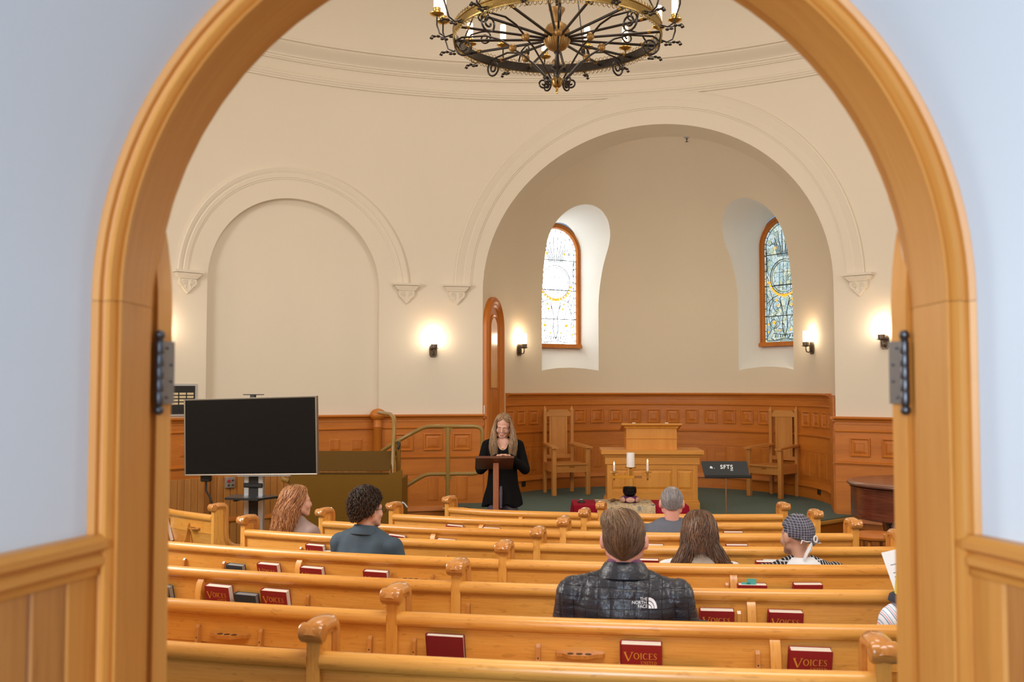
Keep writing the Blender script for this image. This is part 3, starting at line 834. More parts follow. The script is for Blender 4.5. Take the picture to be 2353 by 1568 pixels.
# casing and jamb in three pieces (left post, arch, right post)
prof = [(.604,1.372),(.604,1.346),(.597,1.340),(.589,1.343),(.586,1.350),(.582,1.350),(.579,1.341),(.573,1.339),(.568,1.346),(.566,1.352),(.562,1.344),(.5595,1.347),(.5595,1.457),(.568,1.457),(.568,1.50),(.606,1.50)]
tr = MB(); rings = [[Vector((CX - r*cos(th), y, ZD + r*sin(th))) for r, y in prof] for th in [PI*k/60 for k in range(61)]]
tr.strip(rings, True, True); trim3 = struct(tr, 'trim_3', M['frame'], smooth=35)
for sg in (-1, 1):
    tr = MB(); tr.strip([[Vector((CX + sg*r, y, z)) for r, y in prof] for z in (ZD-.0008, -.04)], True, True)
    struct(tr, 'door_jamb', M['frame'], trim3, smooth=35)

def leaf(sg, name):
    """arched leaf hinged at the chapel face of the jamb, swung right back"""
    pin = Vector((CX + sg*.557, 1.480, 0)); th = .029; Wd = .555
    ang = R_(155)
    def T(x, y, z):      # closed: x from the hinge towards the middle, y -th..0 (0 = chapel face)
        X = x*cos(ang) - y*sin(ang); Y = x*sin(ang) + y*cos(ang)
        return Vector((pin.x + (X if sg < 0 else -X), pin.y + Y + .008, z))
    out = [(0.004, -.02)] + [(Wd - Wd*cos(PI/2*k/24)+.004, ZD-.006 + Wd*sin(PI/2*k/24)) for k in range(25)] + [(Wd+.004, -.02)]
    m = MB(); m.prism(out, lambda x, z, s: T(x, -th if s else 0, z))
    d = struct(m, name, M['frame'], grain=2)
    for z0, z1 in ((.15,.75),(.9,1.5)):
        q = MB(); q.prism([(.12,z0),(.44,z0),(.44,z1),(.12,z1)], lambda x, z, s: T(x, .006 if s else -.002, z)); struct(q, 'door_panel', M['frame'], d)
    for zc in (1.645, .30):
        h = MB()
        h.add([T(-.002,-.002,zc-.047),T(-.002,-th,zc-.047),T(-.002,-th,zc+.047),T(-.002,-.002,zc+.047),T(.004,-.002,zc-.047),T(.004,-th,zc-.047),T(.004,-th,zc+.047),T(.004,-.002,zc+.047)],
              [(0,1,2,3),(7,6,5,4),(0,4,5,1),(1,5,6,2),(2,6,7,3),(3,7,4,0)])
        hg = struct(h, 'hinge', M['hinge'], d)
        kn = MB(); pc = T(-.004, .004, 0)
        for i in range(5): kn.lathe([(.0001, zc-.047+i*.0188),(.0062, zc-.047+i*.0188),(.0066, zc-.046+i*.0188),(.0066, zc-.0292+i*.0188),(.0062, zc-.0286+i*.0188),(.0001,zc-.0286+i*.0188)], (pc.x, pc.y, 0), 12)
        for s in (-1, 1):
            kn.ellipsoid((pc.x, pc.y, zc+s*.056), (.0078,.0078,.0075), n=12, m=8); kn.lathe([(.004,-.003),(.006,0),(.004,.003)], (pc.x, pc.y, zc+s*.0485), 10)
        struct(kn, 'hinge_knuckle', M['hingeknuckle'], hg, smooth=40)
        for dz in (-.037, -.013, .012, .037):
            s_ = MB(); c = T(-.0025, -.012-(.010 if abs(dz) < .02 else .002), zc+dz); s_.ellipsoid(c, (.0022,.0022,.0022), n=8, m=6)
            struct(s_, 'screw', M['hingeknuckle'], hg)
    return d
leaf(-1, 'door_1'); leaf(1, 'door_2')
# =================================================================== pews
ROWS = {1:10.34, 2:9.60, 3:8.77, 4:7.91, 5:7.06, 6:6.22, 7:5.38, 8:4.55}
SPAN = {1:(-30,-4.6), 2:(-34,1.6), 3:(-36,2.4), 4:(-37.5,3.2), 5:(-33.4,3.95), 6:(-33.7,4.6), 7:(-33.5,5.2), 8:(-33.7,5.8)}
DIV = -14.4
ZR = .90
def fluct(row): return 0.0
class Arc:
    """geometry of one curved bench: (psi, u, z) -> world, u towards the back of the room"""
    def __init__(s, r, dz=0.0): s.r = r; s.dz = dz
    def __call__(s, psi, u, z):
        a = R_(psi); x = PP[0] + (s.r+u)*sin(a); y = PP[1] - (s.r+u)*cos(a)
        xr = PP[0] + s.r*sin(a); yr = PP[1] - s.r*cos(a)
        return Vector((x, y, zfl(yr) + z + s.dz*min(1, z)))
def sweep_arc(arc, p0, p1, prof, step=1.0, caps=True):
    n = max(3, int(abs(p1-p0)/step)+2)
    m = MB(); m.strip([[arc(p0+(p1-p0)*k/(n-1), u, z) for u, z in prof] for k in range(n)], True, caps)
    return m
def rail_prof():
    c = []; 
    for k in range(12):       # rounded bead, fuller at the top
        a = R_(-60 + 300*k/11); c.append((.004 + .028*cos(a), ZR-.031 + .031*sin(a)))
    return c
END = [(.024,0),(.024,.955),(-.095,.975),(-.105,.94),(-.105,.74),(-.112,.69),(-.135,.645),(-.18,.615),(-.26,.60),(-.40,.595),(-.475,.58),(-.50,.54),(-.49,.42),(-.46,.30),(-.46,0)]
CAP = [(.052,.955),(.045,.975),(.02,.988),(-.03,.993),(-.080,.990),(-.104,.972),(-.113,.94),(-.113,.84),(-.113,.74),(-.120,.69),(-.142,.652),(-.185,.624),(-.26,.610),(-.40,.605),(-.475,.592),(-.505,.56),(-.508,.52)]
def end_panel(arc, psi, parent):
    c = arc(psi, 0, 0); a = R_(psi); ou = Vector((sin(a), -cos(a), 0)); tg = Vector((cos(a), sin(a), 0))
    z0 = zfl(c.y) + arc.dz
    def W(u, z, s): return Vector((c.x, c.y, 0)) + ou*u + tg*s + Vector((0,0,z0+z if z > .02 else z0-.004))
    m = MB(); m.prism(END, lambda u, z, s: W(u, z, .023 if s else -.023))
    e = B(m, 'end_panel', M['pew'], parent, grain=2)
    # moulded cap following the top and front edge: rounded, with a groove on each side
    cp = MB(); rings = []
    n = len(CAP)
    for i, (u, z) in enumerate(CAP):
        p = CAP[max(i-1,0)]; q = CAP[min(i+1,n-1)]; dx, dz = q[0]-p[0], q[1]-p[1]; L = math.hypot(dx, dz) or 1
        nx, nz = dz/L, -dx/L
        if i == 0: nx, nz = .75, .66
        ring = []
        for s, h in ((-.036,-.030),(-.040,-.016),(-.034,-.002),(-.020,.008),(0,.010),(.020,.008),(.034,-.002),(.040,-.016),(.036,-.030),(.028,-.034),(.028,-.046),(-.028,-.046),(-.028,-.034)):
            ring.append(W(u + nx*h, z + nz*h, s))
        rings.append(ring)
    cp.strip(rings, True, True)
    B(cp, 'end_cap', M['pewcap'], e, smooth=45)
    kn = MB(); rings = []
    for s, k in ((-.041,.6),(-.040,.86),(-.034,.98),(-.014,.97),(0,.90),(.014,.97),(.034,.98),(.040,.86),(.041,.6)):
        rings.append([W(.028 + .030*k*cos(2*PI*q/14), .962 + .033*k*sin(2*PI*q/14), s) for q in range(14)])
    kn.strip(rings, True, True); B(kn, 'end_scroll', M['pewcap'], e, smooth=50)
    return e
def bracket(arc, psi, parent):
    m = MB(); c = arc(psi, 0, 0)
    pr = [(.012,ZR-.105),(.022,ZR-.098),(.030,ZR-.110),(.036,ZR-.150),(.054,ZR-.23),(.085,ZR-.29),(.085,ZR-.40),(.012,ZR-.40)]
    w = math.degrees(.008/arc.r)
    m.prism(pr, lambda u, z, s: arc(psi + (w if s else -w), u-.004, z)); b = B(m, 'rack_bracket', M['pewcap'], parent)
    q = MB(); p = arc(psi, .030, ZR-.150); q.ellipsoid(p, (.004,.004,.004), n=8, m=6); B(q, 'screw', M['iron'], b)
def rack(arc, p0, p1, parent):
    m = sweep_arc(arc, p0, p1, [(.070,ZR-.39),(.083,ZR-.39),(.083,ZR-.275),(.070,ZR-.275)]); B(m, 'rack_board', M['pew'], parent)
    m = sweep_arc(arc, p0, p1, [(-.01,ZR-.40),(.075,ZR-.40),(.075,ZR-.385),(-.01,ZR-.385)]); B(m, 'rack_shelf', M['pew'], parent)
def cup_holder(arc, psi, parent, z=ZR-.132):
    w = .155
    def W(s, u, zz): return arc(psi + math.degrees(s/arc.r), u, zz)
    out = [(-w/2-.016,.012),(-w/2-.010,.028),(-w/2+.012,.032),(-w/2+.035,.052),(-.03,.060),(.03,.060),(w/2-.035,.052),(w/2-.012,.032),(w/2+.010,.028),(w/2+.016,.012),(w/2,.006),(-w/2,.006)]
    m = MB(); m.prism(out, lambda s, u, k: W(s, u, z + (.006 if k else -.008)))
    h = B(m, 'cup_holder', M['pewcap'], parent)
    for s in (-.034, 0, .034):
        q = MB(); q.strip([[W(s + .0125*cos(2*PI*k/14), .036 + .0125*sin(2*PI*k/14), z+.0068) for k in range(14)], [W(s + .011*cos(2*PI*k/14), .036 + .011*sin(2*PI*k/14), z+.0072) for k in range(14)]], True, True)
        B(q, 'cup_hole', M['black'], h)
BR = {1:[], 2:[-19.66,-17.85,-14.95,-13.85,-10.9,-9.02,-6.05,-1.9,-28.6,-26.8], 3:[-25.9,-22.9,-19.5,-14.0,-11.0,-9.1,-5.85,-1.71,-28.4], 4:[-28.0,-19.3,-17.4,-11.1,-9.2,-5.55,-2.14,-30.5], 5:[-28.8,-24.3,-19.4,-11.0,-9.0,-5.0,-2.0], 6:[-28.0,-21.5,-11,-9,-2.2], 7:[-27.5,-21.5,-11,-9,-1.0], 8:[-27,-21.8,-9,-2]}
RK = {1:[], 2:[(-26.8,-19.66),(-13.85,-10.9),(-9.02,-6.05),(-5.45,-1.9)], 3:[(-28.4,-25.9),(-25.9,-23.9),(-22.9,-19.5),(-14.0,-11.0),(-9.1,-5.85),(-5.1,-1.71)], 4:[(-28.0,-24.2),(-23.4,-19.3),(-9.2,-5.55),(-4.9,-2.14)], 5:[(-28.8,-24.3),(-23.4,-19.4),(-9.0,-5.0),(-4.4,-2.0)], 6:[(-28,-21.5),(-9,-5),(-4.4,-2.2)], 7:[(-27.5,-21.5),(-4.6,-1)], 8:[(-27,-21.8)]}
CH = {2:[-18.75,-9.96], 3:[-10.05], 4:[-18.35,-10.15], 5:[-10]}
ROWLAB = {1:'nearest honey oak pew, its curved back running along the bottom of the view', 2:'curved oak pew seating the man in the quilted jacket', 3:'curved oak pew directly in front of the quilted jacket man, with books marked by a turquoise tab on the row ahead',
 4:'curved oak pew seating the curly-haired man and the woman in the headscarf', 5:'curved oak pew seating the red-haired woman on its far left', 6:'curved oak pew seating the grey-haired man', 7:'curved oak pew directly in front of the grey-haired man', 8:'front oak pew nearest the lectern and the low table'}
ROWLAB[3] = 'curved oak pew just behind the headscarf woman\'s row, seating no one'
PEWS = {}
def make_pew(arc, a0, a1, label, divs=(), braces=(), brs=(), rks=(), chs=(), ends=(True, True), group='curved oak pews'):
    mid = (a0+a1)/2; o = arc(mid, -.2, 0)
    t = thing('pew', label, 'pew', o, 0, group, True)
    stops = [a0] + sorted(divs) + [a1]; g = math.degrees(.022/arc.r)
    for i in range(len(stops)-1):
        s0 = stops[i] + g; s1 = stops[i+1] - g
        B(sweep_arc(arc, s0, s1, rail_prof(), 1.2), 'top_rail', M['pew'], t, smooth=60, grain=0)
        B(sweep_arc(arc, s0, s1, [(.010,ZR-.052),(.016,ZR-.058),(.012,ZR-.066),(.008,ZR-.066),(.008,ZR-.17),(.004,ZR-.172),(-.075,.42),(-.10,.42),(-.020,ZR-.052)], 1.2), 'backrest', M['pew'], t, smooth=30, grain=0)
        B(sweep_arc(arc, s0, s1, [(-.07,.425),(-.07,.452),(-.44,.470),(-.475,.464),(-.48,.445),(-.455,.432)], 1.5), 'seat', M['pew'], t, smooth=40, grain=0)
    if ends[0]: end_panel(arc, a0, t)
    if ends[1]: end_panel(arc, a1, t)
    for d in divs: end_panel(arc, d, t)
    for b in braces:
        w = math.degrees(.019/arc.r)
        m = MB(); m.prism([(-.02,ZR-.056),(.020,ZR-.056),(.034,ZR-.075),(.044,ZR-.11),(.052,ZR-.17),(.056,ZR-.30),(.056,.012),(-.40,.012),(-.40,.30),(-.44,.42),(-.06,.42)], lambda u, z, s: arc(b + (w if s else -w), u, z))
        B(m, 'brace', M['pew'], t, smooth=50)
    for b in brs: bracket(arc, b, t)
    for r0, r1 in rks: rack(arc, r0, r1, t)
    for c in chs: cup_holder(arc, c, t)
    return t
for k in range(1, 9):
    a0, a1 = SPAN[k]
    PEWS[k] = make_pew(Arc(ROWS[k], fluct(k)), a0, a1, ROWLAB[k], (DIV if k > 1 else -14.3,), [b for b in (-23.75, {2:-5.68,3:-5.5}.get(k, -5.3)) if a0 < b < a1-1], BR[k], RK[k], CH.get(k, []))
sidearc = Arc(6.45)
make_pew(sidearc, -58, -44.0, 'lone oak pew in the left side block with a book rack on its back', (), (), (-48.0,), ((-57,-48.0),), (-47.0,), (False, True))
make_pew(Arc(7.35), -58, -46.5, 'oak pew of the left side block, behind the lone pew by the screen', (), (), (), (), (), (False, True)) if False else None

# =================================================================== stroke lettering
GL = {'V':[((0,1),(.42,0),.16),((.42,0),(.84,1),.07),((-.08,1),(.22,1),.05),((.68,1),(.98,1),.05)],
 'O':'O', 'I':[((.18,0),(.18,1),.15),((.02,1),(.34,1),.05),((.02,0),(.34,0),.05)],
 'C':'C', 'E':[((.14,0),(.14,1),.15),((.0,1),(.62,1),.05),((.0,0),(.66,0),.05),((.14,.52),(.5,.52),.05),((.62,1),(.62,.84),.05),((.66,0),(.66,.18),.05)],
 'S':'S', 'U':[((.16,1),(.16,.25),.13),((.16,.25),(.3,.02),.11),((.3,.02),(.56,.02),.07),((.56,.02),(.70,.25),.07),((.70,.25),(.70,1),.06),((0,1),(.32,1),.05),((.56,1),(.84,1),.05)],
 'N':[((.14,0),(.14,1),.06),((.14,1),(.74,0),.15),((.74,0),(.74,1),.06),((0,1),(.2,1),.05),((0,0),(.28,0),.05),((.6,1),(.88,1),.05)],
 'T':[((.4,0),(.4,1),.14),((0,1),(.8,1),.06),((.24,0),(.56,0),.05),((0,1),(0,.84),.05),((.8,1),(.8,.84),.05)],
 'D':[((.14,0),(.14,1),.15),((0,1),(.4,1),.05),((0,0),(.4,0),.05),((.4,1),(.68,.8),.08),((.68,.8),(.74,.5),.13),((.74,.5),(.68,.2),.13),((.68,.2),(.4,0),.08)],
 'H':[((.14,0),(.14,1),.14),((.7,0),(.7,1),.14),((.14,.52),(.7,.52),.05),((0,1),(.28,1),.05),((0,0),(.28,0),.05),((.56,1),(.84,1),.05),((.56,0),(.84,0),.05)],
 'L':[((.14,0),(.14,1),.14),((0,1),(.3,1),.05),((0,0),(.62,0),.05),((.62,0),(.62,.2),.05)],
 'Y':[((0,1),(.4,.45),.13),((.8,1),(.4,.45),.06),((.4,.45),(.4,0),.13),((.24,0),(.56,0),.05)],
 'B':[((.14,0),(.14,1),.14),((0,1),(.4,1),.05),((0,0),(.45,0),.05),((.4,1),(.58,.76),.1),((.58,.76),(.4,.53),.1),((.4,.53),(.14,.53),.05),((.45,.53),(.66,.27),.12),((.66,.27),(.45,0),.12)], ' ':[]}
def letters(m, text, h, x0=0, z0=0, big=None, gap=.16, fr=None, wide=.95):
    x = x0
    for i, ch in enumerate(text):
        hh = h*(big if (big and i == 0) else 1.0)
        dz = (h-hh)*.72 if (big and i == 0) else 0
        g = GL[ch]; w = {'O':.86,'C':.78,'S':.52,'I':.36,'E':.68,' ':.4}.get(ch, .86)
        segs = []
        if isinstance(g, str):
            if g == 'O': P = [(.43+.41*cos(a), .5+.52*sin(a), .07+.09*abs(cos(a))) for a in np.linspace(0, 2*PI, 15)]
            elif g == 'C': P = [(.43+.41*cos(a), .5+.52*sin(a), .06+.10*max(0,-cos(a))) for a in np.linspace(R_(42), R_(318), 12)]
            else: P = [(.47,.80,.05),(.44,.98,.05),(.26,1.02,.06),(.10,.90,.09),(.07,.74,.12),(.18,.58,.14),(.36,.44,.14),(.45,.28,.12),(.40,.08,.09),(.22,-.02,.06),(.06,.03,.05),(.03,.22,.05)]
            for a, b in zip(P[:-1], P[1:]): segs.append(((a[0],a[1]),(b[0],b[1]),a[2],b[2]))
        else: segs = [(a, b, w_, w_) for a, b, w_ in g]
        for a, b, wa, wb in segs:
            dx, dy = b[0]-a[0], b[1]-a[1]; L = math.hypot(dx, dy) or 1; nx, ny = -dy/L/2, dx/L/2
            q = [(a[0]+nx*wa, a[1]+ny*wa), (b[0]+nx*wb, b[1]+ny*wb), (b[0]-nx*wb, b[1]-ny*wb), (a[0]-nx*wa, a[1]-ny*wa)]
            m.add([fr(x + p[0]*hh*wide, z0 + dz + p[1]*hh) for p in q], [(0,1,2,3)])
        x += (w + gap)*hh*wide
    return x - x0

# =================================================================== books
# a book stands in a rack: local frame x = width, y = thickness (+y towards the pew back), z up; spine on the left (-x)
def book_meshes(w, h, th, rnd=True):
    c = MB(); k = .0028
    c.box(-w/2, w/2, -th/2, -th/2+k, 0, h, bev=.0008); c.box(-w/2, w/2, th/2-k, th/2, 0, h, bev=.0008)
    rings = []
    for z in (0, h): rings.append([Vector((-w/2 - .006*sin(PI*i/6) + .001, -th/2 + th*i/6, z)) for i in range(7)] + [Vector((-w/2+.003, th/2 - th*i/6, z)) for i in range(7)])
    c.strip(rings, True, True)
    p = MB(); p.box(-w/2+.002, w/2-.004, -th/2+k, th/2-k, .003, h-.0025)
    return c, p
BM = {}
def book_proto(kind):
    if kind in BM: return BM[kind]
    w, h, th, cm, pm = {'hymnal':(.152,.222,.038,'red','pages'), 'plain':(.150,.225,.026,'maroon','pages'), 'bible':(.130,.195,.034,'navy','pagedark'), 'thin':(.20,.15,.012,'blue','pageblue'), 'bluebook':(.14,.20,.03,'navyblue','pages')}[kind]
    c, p = book_meshes(w, h, th)
    c = c.mesh('cover', smooth=30); c.materials.append(M[cm]); p = p.mesh('page_block'); p.materials.append(M[pm])
    t = None
    if kind == 'hymnal':
        q = MB(); f = lambda x, z: (x, -th/2-.0006, z)
        letters(q, 'VOICES', .023, -.062, .166, big=1.55, gap=.16, fr=f, wide=.95); letters(q, 'UNITED', .0125, -.002, .145, gap=.16, fr=f, wide=.90)
        t = q.mesh('lettering'); t.materials.append(M['gold'])
    if kind == 'bible':
        q = MB(); f = lambda x, z: (x, -th/2-.0006, z)
        letters(q, 'HOLY BIBLE', .0125, -.045, .138, gap=.14, fr=f, wide=.85); t = q.mesh('lettering'); t.materials.append(M['dimgold'])
    BM[kind] = (c, p, t, h, th); return BM[kind]
M['pagedark'] = plain('silvery_page_edge', (.34,.35,.36), .35, .3); M['pageblue'] = plain('pale_blue_pages', (.32,.5,.68), .7)
M['navyblue'] = plain('blue_book_cloth', (.02,.06,.17), .45); M['dimgold'] = plain('worn_gold_foil', (.42,.32,.18), .5)
def book(row, psi, kind, ztop, label, group='hymnals in the pew racks', u=.048, roll=0.0, lean=-13, yaw=0, arc=None):
    arc = arc or Arc(ROWS[row], fluct(row)); c, p, t, h, th = book_proto(kind)
    b = arc(psi, u - .055*h/.22, ZR + ztop - h*.974)
    o = bpy.data.objects.new('book', None); COL.objects.link(o); o['label'] = label; o['category'] = 'book'; o['group'] = group
    # local -y faces the back of the room
    base = Matrix.Translation(b) @ Matrix.Rotation(R_(psi + yaw), 4, 'Z') @ Matrix.Rotation(R_(-lean), 4, 'X') @ Matrix.Rotation(R_(roll), 4, 'Y')
    o.matrix_world = base
    mk('cover', c, None, o); mk('page_block', p, None, o)
    if t: mk('lettering', t, None, o)
    return o
H = 'hymnals in the pew racks'
BK = [
 (2,-13.06,'plain',-.075,'plain maroon hymnal without lettering, in the rack right of the second divider post',0),
 (2,-8.58,'hymnal',-.075,'crimson hymnal beside the blue folder in the rack behind the quilted jacket man',0),
 (2,-4.96,'hymnal',-.082,'largest crimson hymnal at lower right, right of the brace of the quilted jacket man\'s pew',1),
 (3,-6.50,'hymnal',-.088,'crimson hymnal left of the right-hand brace, ahead of the quilted jacket man\'s elbow',0),
 (3,-4.55,'hymnal',-.090,'crimson hymnal right of the right-hand brace in the empty pew ahead of the quilted man',.8),
 (4,-4.62,'hymnal',-.098,'crimson hymnal with turquoise tabs behind the long-haired brunette and the headscarf woman',.3),
 (4,-2.50,'hymnal',-.093,'crimson hymnal right below the headscarf woman\'s back, beside the thin blue book',-.5),
 (3,-22.9,'hymnal',-.077,'crimson hymnal just right of the curved brace at lower left, beside the black bible',0),
 (3,-20.65,'hymnal',-.080,'crimson hymnal right of the black bible at lower left',0),
 (4,-25.3,'hymnal',-.085,'crimson hymnal between the dark blue book and the brace, on the left',0),
 (4,-23.0,'hymnal',-.090,'crimson hymnal just right of the brace on the row of the curly-haired man',0),
 (4,-19.9,'hymnal',-.090,'crimson hymnal standing alone under the curly-haired man\'s right elbow',0),
 (5,-27.6,'hymnal',-.071,'crimson hymnal leaning left of the curly-haired man, beside a blue book',0),
 (6,-26.72,'hymnal',-.074,'crimson hymnal with white page edge right of the curly-haired man\'s shoulder',3),
 (6,-22.69,'hymnal',-.088,'hymnal showing only its white top edge, two rows ahead of the third divider post',1),
 (7,-26.33,'hymnal',-.067,'left one of two hymnals on the front pew rows, below the lectern woman',1),
 (7,-22.69,'hymnal',-.076,'right one of two hymnals on the front pew rows, below the lectern woman',0),
 (6,-8.5,'hymnal',-.081,'hymnal top edge between the quilted man\'s head and the brunette\'s hair',0),
 (5,-8.75,'hymnal',-.081,'crimson hymnal partly hidden between the quilted man\'s neck and the brunette\'s shoulder',0),
 (7,-1.95,'hymnal',-.067,'thin hymnal top edge left of the headscarf, second row from the front',0),
 (6,-3.15,'hymnal',-.075,'hymnal top edge left of the headscarf woman, in the grey-haired man\'s pew',0),
 (5,-2.75,'hymnal',-.082,'crimson hymnal with a white slip peeking out behind the headscarf woman\'s left shoulder',0)]
BOOKS = {}
for r, p, k, z, lab, roll in BK: BOOKS[(r, p)] = book(r, p, k, z, lab, H if k == 'hymnal' else None or H, roll=roll)
book(3, -21.75, 'bible', -.108, 'black bible with faded gold lettering between two crimson hymnals', 'bibles in the pew racks', u=.050)
book(3, -25.35, 'bible', -.100, 'black bible at the far left edge beside the door', 'bibles in the pew racks', u=.050)
book(4, -27.15, 'bible', -.106, 'dark blue book with navy page edges at left, next to the rack bracket', 'bibles in the pew racks')
book(5, -26.55, 'bluebook', -.108, 'blue book half hidden behind the curly-haired man\'s left shoulder', 'blue books in the pew racks')
book(2, -7.55, 'thin', -.158, 'pale blue folder lying low beside the crimson hymnal at bottom centre', 'blue books in the pew racks', u=.055, roll=0)
book(4, -3.62, 'thin', -.125, 'thin blue book between two hymnals below the headscarf woman', 'blue books in the pew racks', roll=-2)
book(3, -7.2, 'bible', -.130, 'black book peeking out beside the quilted man\'s right elbow', 'bibles in the pew racks')
book(5, -4.6, 'thin', -.115, 'dark blue book edge between the brunette and the headscarf woman', 'blue books in the pew racks')
book(6, -52.6, 'hymnal', -.085, 'crimson hymnal in the open rack of the lone left side pew', H, arc=sidearc, roll=-6)
book(6, -54.6, 'bluebook', -.110, 'dark book in the rack of the lone left side pew, beside the crimson one', 'blue books in the pew racks', arc=sidearc, roll=-4)
# turquoise tabs in the hymnal
bk = BOOKS[(4, -4.62)]
for x0, x1, z1 in ((-.058,-.010,.232), (-.030,.020,.252)):
    m = MB(); m.box(x0, x1, -.004, -.003, .19, z1); mk('page_tab', m.mesh('tab'), M['tab'], bk)
bk = BOOKS[(5, -2.75)]
m = MB(); m.box(-.03, .05, .001, .002, .15, .232); mk('paper_slip', m.mesh('slip'), M['paper'], bk)
# =================================================================== chandelier
QX, QY, RZ = 0.34, 7.4, 4.29
def chandelier():
    t = thing('chandelier', 'large round iron and gilt chandelier with sixteen lit candle glasses under the dome', 'chandelier', (QX, QY, 3.86), 0, None, True)
    def P(rho, deg, z): a = R_(deg); return Vector((QX + rho*sin(a), QY + rho*cos(a), z))
    R = .775; n = 120
    m = MB(); m.strip([[P(R-.006, 360*k/n, RZ-.033), P(R-.006, 360*k/n, RZ+.033)] for k in range(n)], False, False, loop=True); B(m, 'inner_shade_band', M['iron'], t)  # dark strip paints in the shade on the ring's inner face
    m = MB(); prof = [(0,-.035),(.012,-.037),(.014,-.028),(.006,-.024),(.006,.024),(.014,.028),(.012,.037),(0,.035)]
    m.strip([[P(R+d, 360*k/n, RZ+z) for d, z in prof] for k in range(n)], True, False, loop=True)
    ring = B(m, 'ring', M['ringgold'], t, smooth=40)
    m = MB()
    for z, s in ((RZ+.036, 1), (RZ-.036, -1)):
        for k in range(132):
            a = 360*k/132; m.tube([P(R+.006, a-.9, z), P(R+.006, a-.95, z+s*.016), P(R+.006, a, z+s*.026), P(R+.006, a+.95, z+s*.016), P(R+.006, a+.9, z)], .0028, 4, False)
    B(m, 'lace_edge', M['ringgold'], ring, kind='stuff')
    m = MB(); m.lathe([(.0,-.105),(.03,-.10),(.06,-.08),(.085,-.055),(.098,-.02),(.100,.0),(.104,.004),(.104,.012),(.098,.016),(.10,.03),(.095,.06),(.075,.095),(.045,.115),(.02,.125),(.028,.15),(.045,.19),(.062,.215),(.062,.225),(.02,.23)], (QX,QY,4.27), 40)
    hub = B(m, 'hub', M['ballgold'], t, smooth=60)
    m = MB()
    for k in range(36):
        a = 360*k/36; m.tube([P(.1015*cos(R_(e)), a, 4.27+.1015*sin(R_(e))) for e in (-72,-50,-30,-10)], .0028, 4, False)
    B(m, 'hub_ribs', M['ballgold'], hub, kind='stuff')
    m = MB(); m.tube([(QX,QY,4.49),(QX,QY,7.9)], .011, 8); B(m, 'hanging_rod', M['iron'], t)
    m = MB(); m.lathe([(.001,-.02),(.016,-.018),(.018,0),(.024,.03),(.020,.045),(.044,.06),(.046,.068),(.02,.08),(.014,.16),(.026,.175),(.014,.19),(.012,.24)], (QX,QY,3.985), 20); B(m, 'stem', M['iron'], t, smooth=50)
    m = MB(); m.lathe([(.001,-.046),(.02,-.042),(.036,-.028),(.043,0),(.044,.004),(.040,.02),(.028,.036),(.012,.044)], (QX,QY,3.935), 24)
    bb = B(m, 'lower_ball', M['agedbrass'], t, smooth=50)
    m = MB(); m.lathe([(.001,-.052),(.006,-.048),(.009,-.038),(.005,-.03),(.011,-.018),(.006,-.008),(.008,0)], (QX,QY,3.895), 12); B(m, 'finial', M['brass'], t, smooth=50)
    for k in range(16):
        a = -4 + 22.5*k + 11.25
        m = MB(); m.tube([P(.09, a, 4.262), P(R, a, RZ-.005)], .0105, 8); 
        s = B(m, 'spoke', M['iron'], t, smooth=60)
        m = MB(); d = (P(1,a,0)-P(0,a,0)); m.tube([P(R-.10, a, 4.285), P(R-.075, a, 4.287)], .015, 8); B(m, 'spoke_collar', M['agedbrass'], s, smooth=60)
    for k in range(4):
        a = 20+90*k; m = MB(); m.tube([P(R, a, RZ+.03), P(.02, a, 6.0)], .006, 6); B(m, 'stay_rod', M['iron'], t)
    def scroll(cx, cz, r0, a0, turns, a, sgn=1, n=26, shrink=.80):
        return [P(cx + r0*(1-shrink*i/n)*cos(a0 + sgn*turns*2*PI*i/n), a, cz + r0*(1-shrink*i/n)*sin(a0 + sgn*turns*2*PI*i/n)) for i in range(n+1)]
    for k in range(8):
        a = 1.0 + 45*k
        m = MB()
        # outer member: from the ball up and over to a spiral beyond
        pts = [P(.345, a, 4.205), P(.43, a, 4.262), P(.54, a, 4.292), P(.65, a, 4.285)]
        sp = scroll(.70, 4.205, .078, R_(75), 1.75, a, -1)
        m.tube(pts + sp, .0078, 6, True)
        # inner member: from the ball down to a small spiral by the lower ball
        pts = [P(.325, a, 4.185), P(.25, a, 4.14), P(.17, a, 4.06), P(.10, a, 3.985), P(.065, a, 3.945)]
        sp = scroll(.105, 3.925, .042, R_(150), 1.5, a, 1)
        m.tube(pts + sp, .0072, 6, True)
        s = B(m, 'scroll_arm', M['iron'], t, smooth=60)
        m = MB(); m.ellipsoid(P(.335, a, 4.197), (.030,.030,.031), n=16, m=10); B(m, 'scroll_ball', M['ballgold'], s, smooth=60)
        # smaller upper scroll between ring and hub
        m = MB(); b = a + 22.5
        m.tube([P(.775, b, 4.33), P(.72, b, 4.40), P(.64, b, 4.41)] + scroll(.60, 4.355, .055, R_(80), 1.5, b, 1), .0065, 6); B(m, 'upper_scroll', M['iron'], t, smooth=60)
    for k in range(16):
        a = -4 + 22.5*k; rc = .905 if k % 2 == 0 else .93; zc = 4.425 if k % 2 == 0 else 4.50
        m = MB(); m.tube([P(.785, a, RZ-.01), P(.84, a, RZ-.03), P(.885, a, RZ-.005), P(rc, a, zc-.08), P(rc, a, zc-.012)], .0065, 6)
        ca = B(m, 'candle_arm', M['iron'], t, smooth=60)
        m = MB()
        for q, (r, z, w) in enumerate(((.80,-.03,.010),(.835,-.05,.014),(.865,-.048,.011),(.895,-.028,.014),(.925,-.03,.012),(.945,-.045,.008))):
            m.ellipsoid(P(r, a, RZ+z), (.016,.016,w*.7), n=8, m=6)
